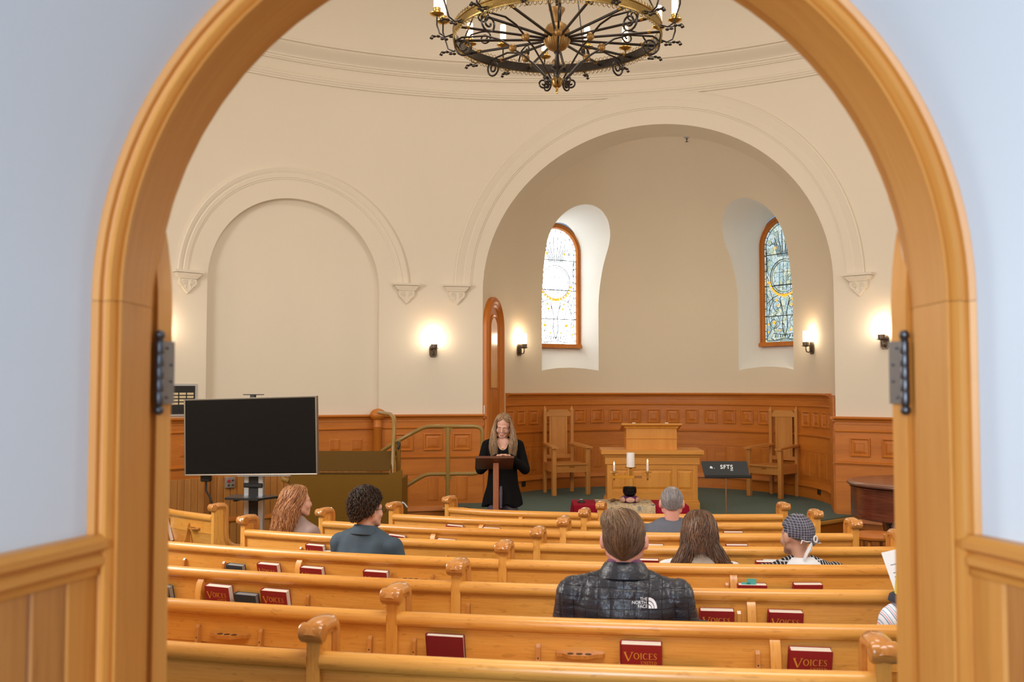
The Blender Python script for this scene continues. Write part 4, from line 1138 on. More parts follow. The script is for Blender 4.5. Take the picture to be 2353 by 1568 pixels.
        m.tube([P(.85,a,RZ-.035), P(.90,a,RZ-.03), P(.94,a,RZ-.02), P(.955,a,RZ-.04), P(.94,a,RZ-.055)], .004, 5); B(m, 'leaf', M['iron'], ca, smooth=60)
        c = P(rc, a, zc)
        m = MB(); m.lathe([(.001,-.012),(.014,-.012),(.040,-.004),(.054,.006),(.055,.010),(.034,.004),(.026,.006),(.026,.012),(.028,.016),(.028,.030),(.026,.032),(.028,.036),(.028,.052),(.001,.052)], c, 18); B(m, 'candle_cup', M['brass'], ca, smooth=35)
        m = MB(); m.lathe([(.001,.050),(.0245,.050),(.0245,.150)], c, 16, cap=False); g = B(m, 'candle_glass', M['glowc'], ca, smooth=50)
        m = MB(); m.lathe([(.0246,.150),(.0243,.178),(.021,.181),(.001,.179)], c, 16, cap=False); B(m, 'glass_rim', M['glowtop'], ca, smooth=50)
    return t
chandelier()

# =================================================================== wall sconces
def sconce(p, n, label):
    """p point on wall (bottom of the backplate centre), n inward normal"""
    ang = math.atan2(n[0], -n[1]); t = thing('wall_sconce', label, 'wall lamp', p, ang, 'lit wall sconces')
    m = MB(); o = [(-.05,-.055),(-.03,-.085),(.03,-.085),(.05,-.055),(.05,.055),(.03,.085),(-.03,.085),(-.05,.055)]
    m.prism(o, lambda x, z, s: Vector((x, -.018 if s else .004, z))); m.prism([(a*.7, b*.7) for a, b in o], lambda x, z, s: Vector((x, -.026 if s else -.01, z)))
    B(m, 'backplate', M['bronze'], t)
    m = MB(); m.tube([(0,-.02,-.035),(0,-.055,-.06),(0,-.085,-.05),(0,-.095,-.02),(0,-.095,.02)], .008, 8); m.ellipsoid((0,-.03,-.035),(.014,.014,.014)); m.ellipsoid((0,-.028,.0),(.010,.012,.010)); B(m, 'arm', M['bronze'], t, smooth=50)
    m = MB(); m.lathe([(.001,.0),(.02,.002),(.058,.014),(.060,.018),(.040,.018),(.040,.024),(.043,.028),(.043,.07),(.040,.072),(.001,.072)], (0,-.095,.015), 24); B(m, 'cup', M['bronze'], t, smooth=35)
    m = MB(); m.lathe([(.001,.070),(.036,.070),(.037,.215),(.034,.218),(.030,.215),(.028,.08)], (0,-.095,.015), 24, cap=False); B(m, 'glass_shade', M['glow'], t, smooth=50)
    return t
def on_cyl(deg, z, off=0): return cyl(deg, z, RN-off), (-sin(R_(deg)), -cos(R_(deg)))
for deg, z, lab in ((-13.4, 2.13, 'lit sconce on the wall between the blind arch and the apse arch'), (42.9, 2.18, 'lit sconce at the right edge beside the door hinge'), (-47.3, 2.15, 'lit sconce almost hidden behind the left door jamb')):
    p, n = on_cyl(deg, z); sconce(p, n, lab)
for a, z, lab in ((-70.2, 2.20, 'lit sconce inside the apse beside the arched wooden door'), (65.2, 2.19, 'lit sconce inside the apse right of the right stained glass window')):
    d = radial(a); p = OA + d*2.245; p.z = z; sconce(p, (-d.x, -d.y), lab)

# =================================================================== small fittings
p, n = on_cyl(-45.0, 0); t = thing('honour_plaque', 'black plaque with rows of small plates in a silver frame, left wall', 'plaque', (p.x, p.y, 1.495), math.atan2(n[0], -n[1]))
m = MB(); m.box(-.23,.23,-.02,.0,-.19,.19, bev=.004); B(m, 'frame', M['alu'], t)
m = MB(); m.box(-.205,.205,-.024,-.018,-.165,.165); B(m, 'board', M['black'], t)
M['plateg'] = plain('pale_brass_plate', (.75,.62,.38), .4, .3)
for r in range(6):
    for c in range(4):
        m = MB(); m.box(-.185+c*.096,-.105+c*.096,-.027,-.023,.06-r*.038,.085-r*.038); B(m, 'name_plate', M['plateg'] if r < 4 else M['black'], t)
d = radial(-16); 
hit = None
tr = BVHTree.FromPolygons([v.co for v in apse.data.vertices], [tuple(p.vertices) for p in apse.data.polygons])
loc = tr.ray_cast(Vector((2.44, 13.75, 3.0)), Vector((0,0,1)))[0]
if loc is not None:
    t = thing('sprinkler', 'small ceiling sprinkler head inside the apse vault', 'sprinkler', loc)
    m = MB(); m.lathe([(.001,.005),(.045,.004),(.045,-.006),(.03,-.012),(.001,-.012)], n=20); B(m, 'escutcheon', M['alu'], t, smooth=40)
    m = MB(); m.lathe([(.012,0),(.012,-.03),(.006,-.034),(.006,-.055),(.024,-.058),(.024,-.062),(.001,-.062)], n=14); B(m, 'head', M['bronze'], t, smooth=40)
# light switch plate at the apse corner
p = A(5.60, -2.235, 1.33); t = thing('switch_plate', 'white switch plate beside the arched apse door', 'switch', p, R_(-15)+PI/2)
m = MB(); m.box(-.04,.04,-.012,0,-.075,.075, bev=.003); B(m, 'plate', M['white'], t); m = MB(); m.box(-.008,.008,-.02,-.01,-.02,.02); B(m, 'toggle', M['white'], t)
for a, lab in ((-67.5, 'black outlet in the apse baseboard behind the left throne chair'), (5.5, 'black outlet in the apse baseboard beside the pulpit'), (69.5, 'black outlet in the apse baseboard near the right pillar')):
    d = radial(a); q = OA + d*2.24; t = thing('floor_outlet', lab, 'outlet', (q.x, q.y, .235), math.atan2(-d.x, d.y)+0, 'black baseboard outlets')
    m = MB(); m.box(-.045,.045,-.012,.0,-.045,.045, bev=.004); B(m, 'cover', M['black'], t); m = MB(); m.box(-.028,.028,-.015,-.011,-.02,.02, bev=.002); B(m, 'socket', M['blackmetal'], t)
p, n = on_cyl(-38.4, 0, -.09); t = thing('switch_box', 'grey key switch box with a red button on the planks below the screen', 'switch', (p.x, p.y, .49), math.atan2(n[0], -n[1]))
m = MB(); m.box(-.06,.06,-.045,0,-.065,.065, bev=.004); B(m, 'box', M['alu'], t)
m = MB(); m.lathe([(.001,0),(.019,0),(.019,.014),(.001,.016)], (-.02,-.045,.02), 16, Matrix.Rotation(PI/2,4,'X')); B(m, 'red_button', plain('red_button', (.45,.02,.02), .4), t)
for x, z in ((.03,.025),(.03,-.03),(-.02,-.03)):
    m = MB(); m.lathe([(.001,0),(.012,0),(.012,.010),(.001,.011)], (x,-.045,z), 12, Matrix.Rotation(PI/2,4,'X')); B(m, 'key_switch', M['bronze'], t)

# =================================================================== television on its cart
a_ = Vector((-3.19, 9.75, 0)); b_ = Vector((-1.845, 9.45, 0)); yaw = math.atan2(b_.y-a_.y, b_.x-a_.x)
cx_ = (a_+b_)/2; FZ = zfl(9.6)
tv = thing('television', 'large black flat television in a thin champagne frame, left of the stage', 'television', (cx_.x, cx_.y, FZ), yaw)
zc = 1.168 - FZ; hw = .69; hh = .368
tv.rotation_euler = (0, 0, yaw)
m = MB(); m.box(-hw,hw,-.0,.035,zc-hh,zc+hh, bev=.006); B(m, 'housing', M['black'], tv)
m = MB(); m.strip([[Vector((sx*(hw+o), y, zc+sz*(hh+o))) for o, y in ((.004,.03),(.004,-.010),(.0,-.012),(-.010,-.010),(-.010,-.002))] for sx, sz in ((-1,-1),(1,-1),(1,1),(-1,1))], False, False, loop=True); B(m, 'bezel', M['bezel'], tv)
m = MB(); m.box(-hw+.009,hw-.009,-.005,.001,zc-hh+.012,zc+hh-.009); B(m, 'screen', M['screen'], tv)
m = MB(); m.box(-.14,.42,-.008,.02,zc-hh-.016,zc-hh-.004, bev=.003); B(m, 'sound_bar', M['alu'], tv)
ct = thing('television_cart', 'aluminium twin-column cart with a black shelf carrying the television', 'cart', (cx_.x+.02, cx_.y+.10, FZ), yaw)
for x in (-.075, .075):
    m = MB(); m.box(x-.026,x+.026,-.02,.03,.06,1.35, bev=.006); B(m, 'column', M['alu'], ct)
m = MB(); m.box(-.052,.052,-.012,.022,.06,1.2); B(m, 'cable_cover', M['black'], ct)
m = MB(); m.box(-.10,.10,-.035,.035,zc-hh-.13,zc-hh-.085, bev=.008); B(m, 'clamp', M['black'], ct)
m = MB(); m.box(-.25,.25,-.055,-.035,zc-.2,zc+.2); m.box(-.2,-.16,-.058,.0,zc-.25,zc+.25); m.box(.16,.2,-.058,.0,zc-.25,zc+.25); B(m, 'mount', M['blackmetal'], ct)
m = MB(); m.prism([(-.24,-.02),(-.17,-.26),(.17,-.26),(.26,-.02),(.22,.05),(-.22,.05)], lambda x, y, s: Vector((x, y, .985 if s else .965))); B(m, 'shelf', M['blackmetal'], ct)
for x in (-.1,.1):
    m = MB(); m.box(x-.012,x+.012,-.2,.0,.945,.967); B(m, 'shelf_bracket', M['black'], ct)
for x in (-.32,.32):
    m = MB(); m.box(x-.03,x+.03,-.36,.34,.045,.085, bev=.008); m.box(min(0,x),max(0,x),-.03,.03,.05,.085); B(m, 'foot', M['blackmetal'], ct)
    for y in (-.3,.3):
        m = MB(); m.lathe([(.001,-.014),(.02,-.014),(.022,0),(.02,.014),(.001,.014)], (x,y,.023), 14, Matrix.Rotation(PI/2,4,'Y')); B(m, 'caster', M['black'], ct)
for ch_ in tv.children: ch_.matrix_local = Matrix.Translation((0,0,zc)) @ Matrix.Rotation(R_(-1.5),4,'Y') @ Matrix.Translation((0,0,-zc))
wb = thing('webcam_tray', 'thin black tray with a camera clip on top of the television', 'camera', (cx_.x-.0+.02, cx_.y, FZ), yaw)
m = MB(); m.box(-.022,.022,-.01,.03,zc+hh+.003,zc+hh+.028); B(m, 'clip', M['black'], wb); m = MB(); m.prism([(-.10,.0),(0,-.02),(.10,.0),(.09,.06),(-.09,.06)], lambda x, y, s: Vector((x, y, zc+hh+(.036 if s else .028)))); B(m, 'tray', M['black'], wb)
cb = thing('power_cable', 'black cable hanging with a plug block from the television\'s left underside', 'cable', (-3.0, 9.82, FZ), 0)
m = MB(); m.box(-.05,.05,-.03,.03,zc-hh-.085,zc-hh-.008, bev=.01); B(m, 'plug_block', M['black'], cb)
m = MB(); m.tube([(0,0,zc-hh-.08),(0,0,zc-hh-.17),(.04,.0,zc-hh-.24),(.07,0,zc-hh-.32),(.06,0,zc-hh-.6),(.02,.01,.2),(.05,.05,.02)], .010, 8); B(m, 'cord', M['black'], cb, smooth=50)

# =================================================================== wheelchair lift
lf = thing('wheelchair_lift', 'olive painted wheelchair lift box with a dark tilted flap', 'lift', (-1.87, 11.4, zfl(11)), 0, None, True)
FZ = zfl(11)
m = MB(); m.prism([(-2.48,FZ+.03),(-1.24,FZ+.03),(-1.23,.715),(-1.26,.712),(-1.32,.682),(-2.48,.682)], lambda x, z, s: Vector((x, 11.24 if s else 11.20, z))); B(m, 'front_panel', M['olive'], lf)
m = MB(); m.prism([(11.22,FZ+.03),(12.05,FZ+.03),(12.05,.67),(11.22,.67)], lambda y, z, s: Vector((-2.60+.12*(y-11.2<.1) if s else -2.50, y, z))); B(m, 'side_panel', M['olive'], lf)
m = MB(); m.prism([(11.24,FZ+.03),(12.0,FZ+.03),(12.0,.60),(11.24,.60)], lambda y, z, s: Vector((-1.28 if s else -1.25, y, z))); B(m, 'side_panel', M['olive'], lf)
m = MB(); m.box(-2.5,-1.25,11.24,12.05,FZ+.04,FZ+.10); B(m, 'deck', M['blackmetal'], lf)
m = MB(); m.add([(-2.44,11.26,.70),(-1.385,11.26,.70),(-1.325,11.52,.91),(-2.44,11.52,.91),(-2.44,11.28,.695),(-1.385,11.28,.695),(-1.325,11.54,.90),(-2.44,11.54,.90)], [(0,1,2,3),(7,6,5,4),(0,4,5,1),(1,5,6,2),(2,6,7,3),(3,7,4,0)]); B(m, 'flap', M['olivedark'], lf)
m = MB(); m.box(-2.48,-1.38,11.19,11.22,.675,.690); B(m, 'lip', M['olivedark'], lf)
m = MB(); m.tube([(-1.355,11.33,.62),(-1.355,11.40,.9),(-1.355,11.50,1.22),(-1.375,11.60,1.29),(-1.43,11.75,1.325),(-1.52,11.95,1.33),(-1.64,12.3,1.335)], .024, 12); B(m, 'grab_post', M['rail'], lf, smooth=60)
m = MB(); m.box(-1.325,-1.275,11.42,11.47,.60,1.03, bev=.006); B(m, 'mast', M['olive'], lf)
m = MB(); m.tube([(-1.31,11.40,1.02),(-1.28,11.38,.99),(-1.30,11.38,.94)], .014, 8); B(m, 'latch', M['black'], lf, smooth=50)
m = MB(); m.tube([(-2.60,11.5,.74),(-2.62,11.4,.66),(-2.58,11.3,.60),(-2.50,11.26,.585)], .028, 10); B(m, 'side_grab_bar', M['rail'], lf, smooth=60)
m = MB(); m.tube([(-1.245,11.22,.36),(-1.20,11.20,.34),(-1.17,11.2,.30)], .012, 8); m.ellipsoid((-1.225,11.21,.345),(.02,.012,.02)); B(m, 'key_lock', M['alu'], lf, smooth=50)
for x, z in ((-2.1,.47),(-1.62,.44),(-1.9,.2),(-2.4,.33),(-1.3,.3)):
    m = MB(); m.ellipsoid((x,11.198,z),(.006,.004,.006), n=8, m=6); B(m, 'rivet', M['agedbrass'], lf)
# guard rail
gr = thing('guard_rail', 'ochre painted tubular guard rail on the steps beside the woman at the lectern', 'railing', (-.8, 12.2, zfl(12)), 0, None, True)
def gp(L): return [Vector((x, 12.2 + .12*(x < -1.5), z)) for x, z in L]
m = MB(); m.tube(gp([(-1.60,.86),(-1.42,.975),(-1.20,1.095),(-1.10,1.145),(-1.04,1.163),(-.98,1.168),(-.7,1.168),(-.46,1.168),(-.41,1.160),(-.375,1.135),(-.362,1.09),(-.365,.9),(-.372,.68),(-.385,.630),(-.42,.602),(-.47,.592),(-.8,.588),(-1.0,.584),(-1.06,.574),(-1.12,.545),(-1.25,.465),(-1.40,.37)]), .024, 12); B(m, 'loop_rail', M['rail'], gr, smooth=60)
m = MB(); m.box(-.808,-.756,12.175,12.225,FZ,1.15, bev=.008); B(m, 'post', M['rail'], gr)
for z in (1.13,.55):
    m = MB(); m.prism([(-.84,z+.03),(-.72,z+.03),(-.762,z-.07),(-.800,z-.07)], lambda x, zz, s: Vector((x, 12.19 if s else 12.21, zz))); B(m, 'gusset', M['rail'], gr)
m = MB(); m.box(-1.40,-1.36,12.17,12.23,FZ,.40, bev=.006); B(m, 'post', M['rail'], gr)

# =================================================================== lectern and music stand
FZ = zfl(9.3)
lc = thing('lectern', 'slim walnut reading stand with a sloped dark top, in front of the woman', 'lectern', (-.16, 9.96, FZ), R_(3))
def slope(x0, x1, y0, z0, y1, z1, th):
    return [(x0,y0,z0),(x1,y0,z0),(x1,y1,z1),(x0,y1,z1),(x0,y0,z0-th),(x1,y0,z0-th),(x1,y1,z1-th),(x0,y1,z1-th)], [(0,1,2,3),(7,6,5,4),(0,4,5,1),(1,5,6,2),(2,6,7,3),(3,7,4,0)]
m = MB(); m.add(*slope(-.205,.175,-.13,.965-FZ,.16,.835-FZ,.022)); B(m, 'top', M['lectern'], lc, grain=0)
m = MB(); m.add(*slope(-.205,.175,.155,.850-FZ,.175,.842-FZ,.03)); B(m, 'book_ledge', M['lectern'], lc, grain=0)
M['post'] = wood('redwood_post', (.27,.085,.035), (.35,.12,.05), (.42,.155,.07), rough=.45, coat=.15)
m = MB(); m.box(-.028,.028,-.03,.03,.02,.89-FZ, bev=.004); B(m, 'post', M['post'], lc)
m = MB(); m.box(-.2,.2,-.04,.04,0,.03, bev=.006); m.box(-.04,.04,-.2,.2,0,.028, bev=.006); B(m, 'base', M['post'], lc, grain=0)
ph = thing('tablet', 'dark tablet lying on the lectern beside the woman\'s hands', 'tablet', (-.235, 9.99, .915), R_(3))
m = MB(); m.add(*slope(-.07,.07,-.10,.044,.08,-.030,.008)); B(m, 'body', M['black'], ph)

ms = thing('music_stand', 'black music stand stencilled SFTS with a chrome pole, before the platform', 'music stand', (2.245, 10.5, FZ), R_(-1))
zt, zb_ = .862-FZ, .715-FZ
m = MB()
pl = [(-.252,zt-.015),(-.245,zt),(.222,zt),(.232,zt-.012),(.246,zb_),(-.228,zb_)]
m.prism(pl, lambda x, z, s: Vector((x, (.05*(z-zb_)/(zt-zb_)) + (.006 if s else 0), z))); B(m, 'desk', M['blackmetal'], ms)
m = MB(); m.box(-.236,.252,-.075,.006,zb_-.02,zb_-.012); m.box(-.236,.252,-.075,-.069,zb_-.022,zb_+.012, bev=.003); B(m, 'ledge', M['black'], ms)
m = MB(); m.tube([(0,.012,.42),(0,.012,zb_-.01)], .0075, 10); B(m, 'pole', plain('chrome', (.62,.5,.4), .2, 1.0), ms, smooth=60)
m = MB(); m.tube([(0,.012,.06),(0,.012,.46)], .013, 10); B(m, 'sleeve', M['black'], ms, smooth=60)
for k in range(3):
    a = R_(90+120*k); m = MB(); m.tube([(0,.01,.12),(.13*cos(a),.01+.13*sin(a),.05),(.26*cos(a),.01+.26*sin(a),.011)], .009, 8); B(m, 'leg', M['black'], ms, smooth=60)
def text_mesh(txt, size, mat, name='lettering', bold=.0, spacing=1.0):
    c = bpy.data.curves.new(name, 'FONT'); c.body = txt; c.size = size; c.offset = bold; c.align_x = 'CENTER'; c.space_character = spacing; c.fill_mode = 'FRONT'
    o = bpy.data.objects.new(name, c); COL.objects.link(o); dg = bpy.context.evaluated_depsgraph_get(); dg.update()
    me = bpy.data.meshes.new_from_object(o.evaluated_get(dg)); bpy.data.objects.remove(o); me.materials.clear()
    if mat: me.materials.append(mat)
    return me
def desk_text(txt, size, x, z, bold, name='lettering', mat='paper', sp=1.0):
    o = mk(name, text_mesh(txt, size, M[mat], name, bold, sp), None, ms)
    yy = .05*(z-zb_)/(zt-zb_) - .002
    o.location = (x, yy, z); o.rotation_euler = (R_(90)-math.atan2(.05, zt-zb_), 0, 0); return o
desk_text('SFTS', .060, .012, .7845-FZ, .0012, sp=1.15); desk_text('#5', .028, .065, .764-FZ, .0)
m = MB(); m.prism([(-.165,.79),(-.135,.785),(-.135,.80),(-.15,.812),(-.162,.81)], lambda x, z, s: Vector((x, .03 - (.0075 if s else .006), z-FZ))); B(m, 'sticker', M['paper'], ms)
m = MB(); m.ellipsoid((-.118,.022,.79-FZ),(.004,.002,.004), n=8, m=6); B(m, 'sticker', M['paper'], ms)

# =================================================================== low table with cloths
FZ = zfl(11)
tb = thing('low_table', 'low table hidden under a crimson cloth, before the pulpit', 'table', (1.30, 11.15, FZ+.055), R_(-1.5))
m = MB(); m.box(-.61,.61,-.26,.26,.66,.69, bev=.004); B(m, 'tabletop', M['wain'], tb)
for x in (-.55,.55):
    for y in (-.2,.2):
        m = MB(); m.box(x-.02,x+.02,y-.02,y+.02,-.055,.66); B(m, 'leg', M['wain'], tb)
def cloth(x0, x1, y0, y1, zt, drop, flare, nx=36, wav=.012, sides=True, th=0.0):
    m = MB(); rings = []
    prof = [(0, 0)] + [(-.004,.0)] if False else None
    per = []
    N = 88
    for k in range(N):
        f = k/N*4
        if f < 1: p = (x0+(x1-x0)*f, y0); nn = (0,-1)
        elif f < 2: p = (x1, y0+(y1-y0)*(f-1)); nn = (1,0)
        elif f < 3: p = (x1-(x1-x0)*(f-2), y1); nn = (0,1)
        else: p = (x0, y1-(y1-y0)*(f-3)); nn = (-1,0)
        per.append((p, nn, k))
    for d in (0, .006, .03, .12, .3, .5, drop):
        ring = []
        for (p, nn, k) in per:
            amp = flare*min(1, d/drop*1.4) + (wav*sin(k*.9)+wav*.6*sin(k*2.1+1))*min(1, d*4)
            if d == 0: ring.append(Vector((p[0], p[1], zt)))
            else: ring.append(Vector((p[0]+nn[0]*(.006+amp), p[1]+nn[1]*(.006+amp), zt-d)))
        rings.append(ring)
    m.add(rings[0], [tuple(range(N))]); m.strip(rings, True, False)
    return m
m = cloth(-.618,.618,-.268,.268,.697,.60,.05); o = solo(m, 'tablecloth', M['redcloth'], 'crimson cloth draped over the low table', 'tablecloth', smooth=50); o.location = tb.location; o.rotation_euler = tb.rotation_euler
# woven runner
def runnermat():
    m, nt, b = nmat('woven_runner')
    tc = nt.nodes.new('ShaderNodeTexCoord'); sp = nt.nodes.new('ShaderNodeSeparateXYZ'); lk(nt, tc.outputs['UV'], sp.inputs[0])
    v = nt.nodes.new('ShaderNodeTexVoronoi'); v.inputs['Scale'].default_value = 1; v.inputs['Randomness'].default_value = .35
    mp = nt.nodes.new('ShaderNodeMapping'); mp.inputs['Scale'].default_value = (20, 14, 1); lk(nt, tc.outputs['UV'], mp.inputs['Vector']); lk(nt, mp.outputs[0], v.inputs['Vector'])
    s2 = nt.nodes.new('ShaderNodeSeparateColor'); lk(nt, v.outputs['Color'], s2.inputs[0])
    r = nt.nodes.new('ShaderNodeValToRGB'); r.color_ramp.interpolation = 'CONSTANT'; e = r.color_ramp.elements
    e[0].position = 0; e[0].color = (.50,.36,.20,1); e[1].position = .35; e[1].color = (.22,.23,.21,1)
    for p, c in ((.48,(.10,.13,.15,1)),(.58,(.55,.42,.26,1)),(.72,(.26,.10,.07,1)),(.80,(.45,.35,.22,1)),(.92,(.14,.17,.14,1))):
        k = e.new(p); k.color = c
    lk(nt, s2.outputs[0], r.inputs['Fac'])
    th = nt.nodes.new('ShaderNodeMath'); th.operation = 'LESS_THAN'; th.inputs[1].default_value = .42; lk(nt, v.outputs['Distance'], th.inputs[0])
    n = nt.nodes.new('ShaderNodeTexNoise'); n.inputs['Scale'].default_value = 60; lk(nt, tc.outputs['UV'], n.inputs['Vector'])
    base = nt.nodes.new('ShaderNodeValToRGB'); base.color_ramp.elements[0].position = .35; base.color_ramp.elements[0].color = (.36,.26,.16,1); base.color_ramp.elements[1].position = .65; base.color_ramp.elements[1].color = (.62,.48,.30,1)
    lk(nt, n.outputs['Fac'], base.inputs['Fac'])
    mx = nt.nodes.new('ShaderNodeMix'); mx.data_type = 'RGBA'; lk(nt, th.outputs[0], mx.inputs['Factor']); lk(nt, base.outputs[0], mx.inputs['A']); lk(nt, r.outputs[0], mx.inputs['B'])
    lk(nt, mx.outputs['Result'], b.inputs['Base Color']); b.inputs['Roughness'].default_value = .85
    return m
m = MB(); prof = [(-.352,.30),(-.345,.42),(-.335,.54),(-.315,.63),(-.296,.680),(-.280,.700),(-.262,.7035),(0,.7035),(.262,.7035),(.285,.69),(.345,.5),(.352,.32)]
rings = [[Vector((x, y - .006*sin(x*40)*(z < .69), z)) for y, z in prof] for x in np.linspace(-.37,.26,24)]
m.strip(rings, False); o = solo(m, 'table_runner', runnermat(), 'woven runner with small leaf motifs across the middle of the low table', 'runner', smooth=50); o.location = tb.location; o.rotation_euler = tb.rotation_euler
for i in range(len(o.data.polygons)): pass
# bowl, cushion, mallet, puck microphone
zt = FZ + .7595
def onT(x, y): return Vector((1.30, 11.15, 0)) + Matrix.Rotation(R_(-1.5), 3, 'Z') @ Vector((x, y, 0))
q = onT(.005,-.05)
cs = thing('bowl_cushion', 'purple and peach ring cushion under the singing bowl', 'cushion', (q.x, q.y, zt))
m = MB(); m.lathe([(.02,.0),(.07,.0),(.095,.015),(.104,.036),(.098,.058),(.08,.070),(.05,.066),(.02,.062)], n=32); B(m, 'pad', M['purple'], cs, smooth=60)
for k in range(6):
    m = MB(); a0 = 60*k+28; rings = []
    for i in range(13):
        f = i/12; w = 28*sin(PI*f)**.75
        e = R_(-62+124*f)
        rings.append([Vector(((.070+.0362*cos(e))*cos(R_(a0+w*g)), (.070+.0362*cos(e))*sin(R_(a0+w*g)), .035+.0352*sin(e))) for g in (-1,-.5,0,.5,1)])
    m.strip(rings, False); B(m, 'peach_patch', M['peach'], cs, smooth=60)
bw = thing('singing_bowl', 'small black singing bowl on the patterned cushion', 'bowl', (q.x, q.y, zt+.069))
m = MB(); m.lathe([(.001,0),(.04,0),(.064,.015),(.076,.042),(.077,.065),(.073,.098),(.074,.102),(.069,.102),(.067,.095),(.071,.065),(.06,.02),(.001,.01)], n=32, cap=False); B(m, 'bowl_body', M['bowl'], bw, smooth=50)
q2 = onT(-.18,-.03); ml = thing('mallet', 'small brown leather-wrapped mallet lying left of the singing bowl', 'mallet', (q2.x, q2.y, zt), R_(50))
m = MB(); m.capsule((-.03,0,.018),(.025,0,.022),.016,.019); B(m, 'head', plain('mallet_leather', (.17,.075,.035), .6), ml, smooth=60); m = MB(); m.capsule((.03,0,.02),(.12,0,.012),.008,.007); B(m, 'handle', M['lectern'], ml, smooth=60)
q3 = onT(-.53,-.02); pk = thing('microphone_puck', 'black conference microphone puck on the left end of the crimson cloth', 'microphone', (q3.x, q3.y, zt-.004), 0)
m = MB(); m.loft([(0,0,.001,.044,.044),(0,0,.012,.042,.040),(0,.005,.026,.020,.018),(0,.005,.030,.010,.010)], n=20); B(m, 'body', M['black'], pk, smooth=40); m = MB(); m.box(-.016,.016,-.01,.008,.029,.034); B(m, 'label', M['white'], pk)
# candelabra
q = onT(.03,.09); cd = thing('candle_holder', 'clear and amber acrylic cross holder with three brass candle cups', 'candle holder', (q.x, q.y, zt)); cd.scale = (1, 1, .93)
def acryl():
    m, nt, b = nmat('clear_amber_acrylic'); b.inputs['Base Color'].default_value = (.95,.62,.22,1); b.inputs['Transmission Weight'].default_value = .75; b.inputs['Roughness'].default_value = .08; b.inputs['IOR'].default_value = 1.4; return m
AC = acryl(); M['acrylic2'] = plain('pale_amber_acrylic', (.62,.30,.06), .2)
m = MB(); m.box(-.10,.10,-.05,.05,0,.02, bev=.003); B(m, 'foot', AC, cd)
m = MB(); m.box(-.022,.022,-.0125,.011,.02,.272, bev=.002); B(m, 'upright', M['acrylic2'], cd)
m = MB(); m.box(.125,.225,-.012,.012,.272,.305, bev=.002); B(m, 'cross_bar', AC, cd)
m = MB(); m.box(-.225,.04,-.012,.012,.272,.303, bev=.002); B(m, 'amber_bar', M['acrylic'], cd)
m = MB(); m.box(.04,.125,-.0115,.0115,.273,.302); B(m, 'amber_block', plain('dark_amber', (.33,.14,.03), .3), cd)
m = MB(); m.box(-.019,.019,-.014,.013,.13,.175); B(m, 'metal_joint', M['bronze'], cd)
for x, top in ((-.185,.345),(0,.405),(.19,.345)):
    big = x == 0
    m = MB()
    if big: m.lathe([(.001,.30),(.012,.30),(.012,.385),(.022,.392),(.058,.398),(.064,.404),(.064,.410),(.05,.408),(.001,.406)], (0,0,0), 24)
    else: m.lathe([(.001,.245),(.008,.25),(.010,.27),(.010,.335),(.045,.343),(.052,.347),(.045,.350),(.014,.350),(.014,.362),(.001,.362)], (x,0,0), 20)
    B(m, 'candle_cup', M['brass'], cd, smooth=35)
def candle(x, z0, r, h, lit, lab, name='taper_candle'):
    t = thing(name, lab, 'candle', (q.x + x*cos(R_(-1.5)), q.y, zt+z0*.93), 0, 'candles on the cross holder' if lit else None)
    m = MB(); m.lathe([(.001,0),(r,0),(r*.97,h-.004),(r*.9,h),(r*.3,h-.003),(.001,h-.003)], n=20); B(m, 'wax', M['wax'], t, smooth=40)
    m = MB(); m.tube([(0,0,h-.004),(0,0,h+.008)], .001, 5); B(m, 'wick', M['black'], t)
    if lit:
        m = MB(); m.lathe([(.0005,0),(.0045,.005),(.007,.014),(.0055,.026),(.002,.038),(.0004,.044)], (0,0,h+.004), 12); B(m, 'flame', M['flame'], t, smooth=60)
candle(-.185,.360,.0115,.058,True,'short lit white taper on the left arm of the cross holder')
candle(.19,.360,.0125,.086,True,'taller lit white taper on the right arm of the cross holder')
candle(0,.408,.046,.160,False,'thick white pillar candle standing in the middle of the cross holder','pillar_candle')

# =================================================================== pulpit (world frame turned 11 deg to the apse axis)
pc = Vector((1.76, 12.72, PLAT)); pt = thing('pulpit', 'wide oak pulpit with panelled front and a raised desk on top', 'pulpit', pc, R_(-3))
PM = M['pulpit']
m = MB(); m.box(-.56,.56,-.25,.30,.0,.70); B(m, 'carcass', PM, pt)
m = MB(); m.box(-.585,.585,-.275,.32,0,.11, bev=.004); m.box(-.574,.574,-.264,.31,.11,.135, bev=.006); B(m, 'plinth', PM, pt, grain=0)
m = MB(); m.box(-.585,.585,-.275,.32,.575,.665, bev=.002); B(m, 'frieze', PM, pt, grain=0)
m = MB(); m.box(-.60,.60,-.29,.335,.665,.685, bev=.006); m.box(-.612,.612,-.302,.35,.682,.70, bev=.006); B(m, 'cornice', PM, pt, grain=0)
m = MB(); m.box(-.635,.635,-.325,.37,.70,.752, bev=.004); B(m, 'top', PM, pt, grain=0)
RP = [(0,-.004),(.003,-.006),(.030,.006),(.032,.003),(.036,.006)]
for x, w in ((-.41,.20),(0,.50),(.40,.20)):
    o = mk('front_panel', ring_panel(w, .24, RP, PM, 'front_panel'), None, pt); o.location = (x, -.253, .38)
for x in (-.53,-.275,.275,.53):
    m = MB(); m.box(x-.03,x+.03,-.262,-.25,.135,.575); B(m, 'stile', PM, pt)
m = MB(); m.box(-.56,.56,-.260,-.25,.135,.25); m.box(-.56,.56,-.260,-.25,.51,.575); B(m, 'rail', PM, pt, grain=0)
for y in (.02,):
    o = mk('side_panel', ring_panel(.36, .30, RP, PM, 'side_panel'), None, pt); o.location = (.563, y, .36); o.rotation_euler = (0,0,PI/2)
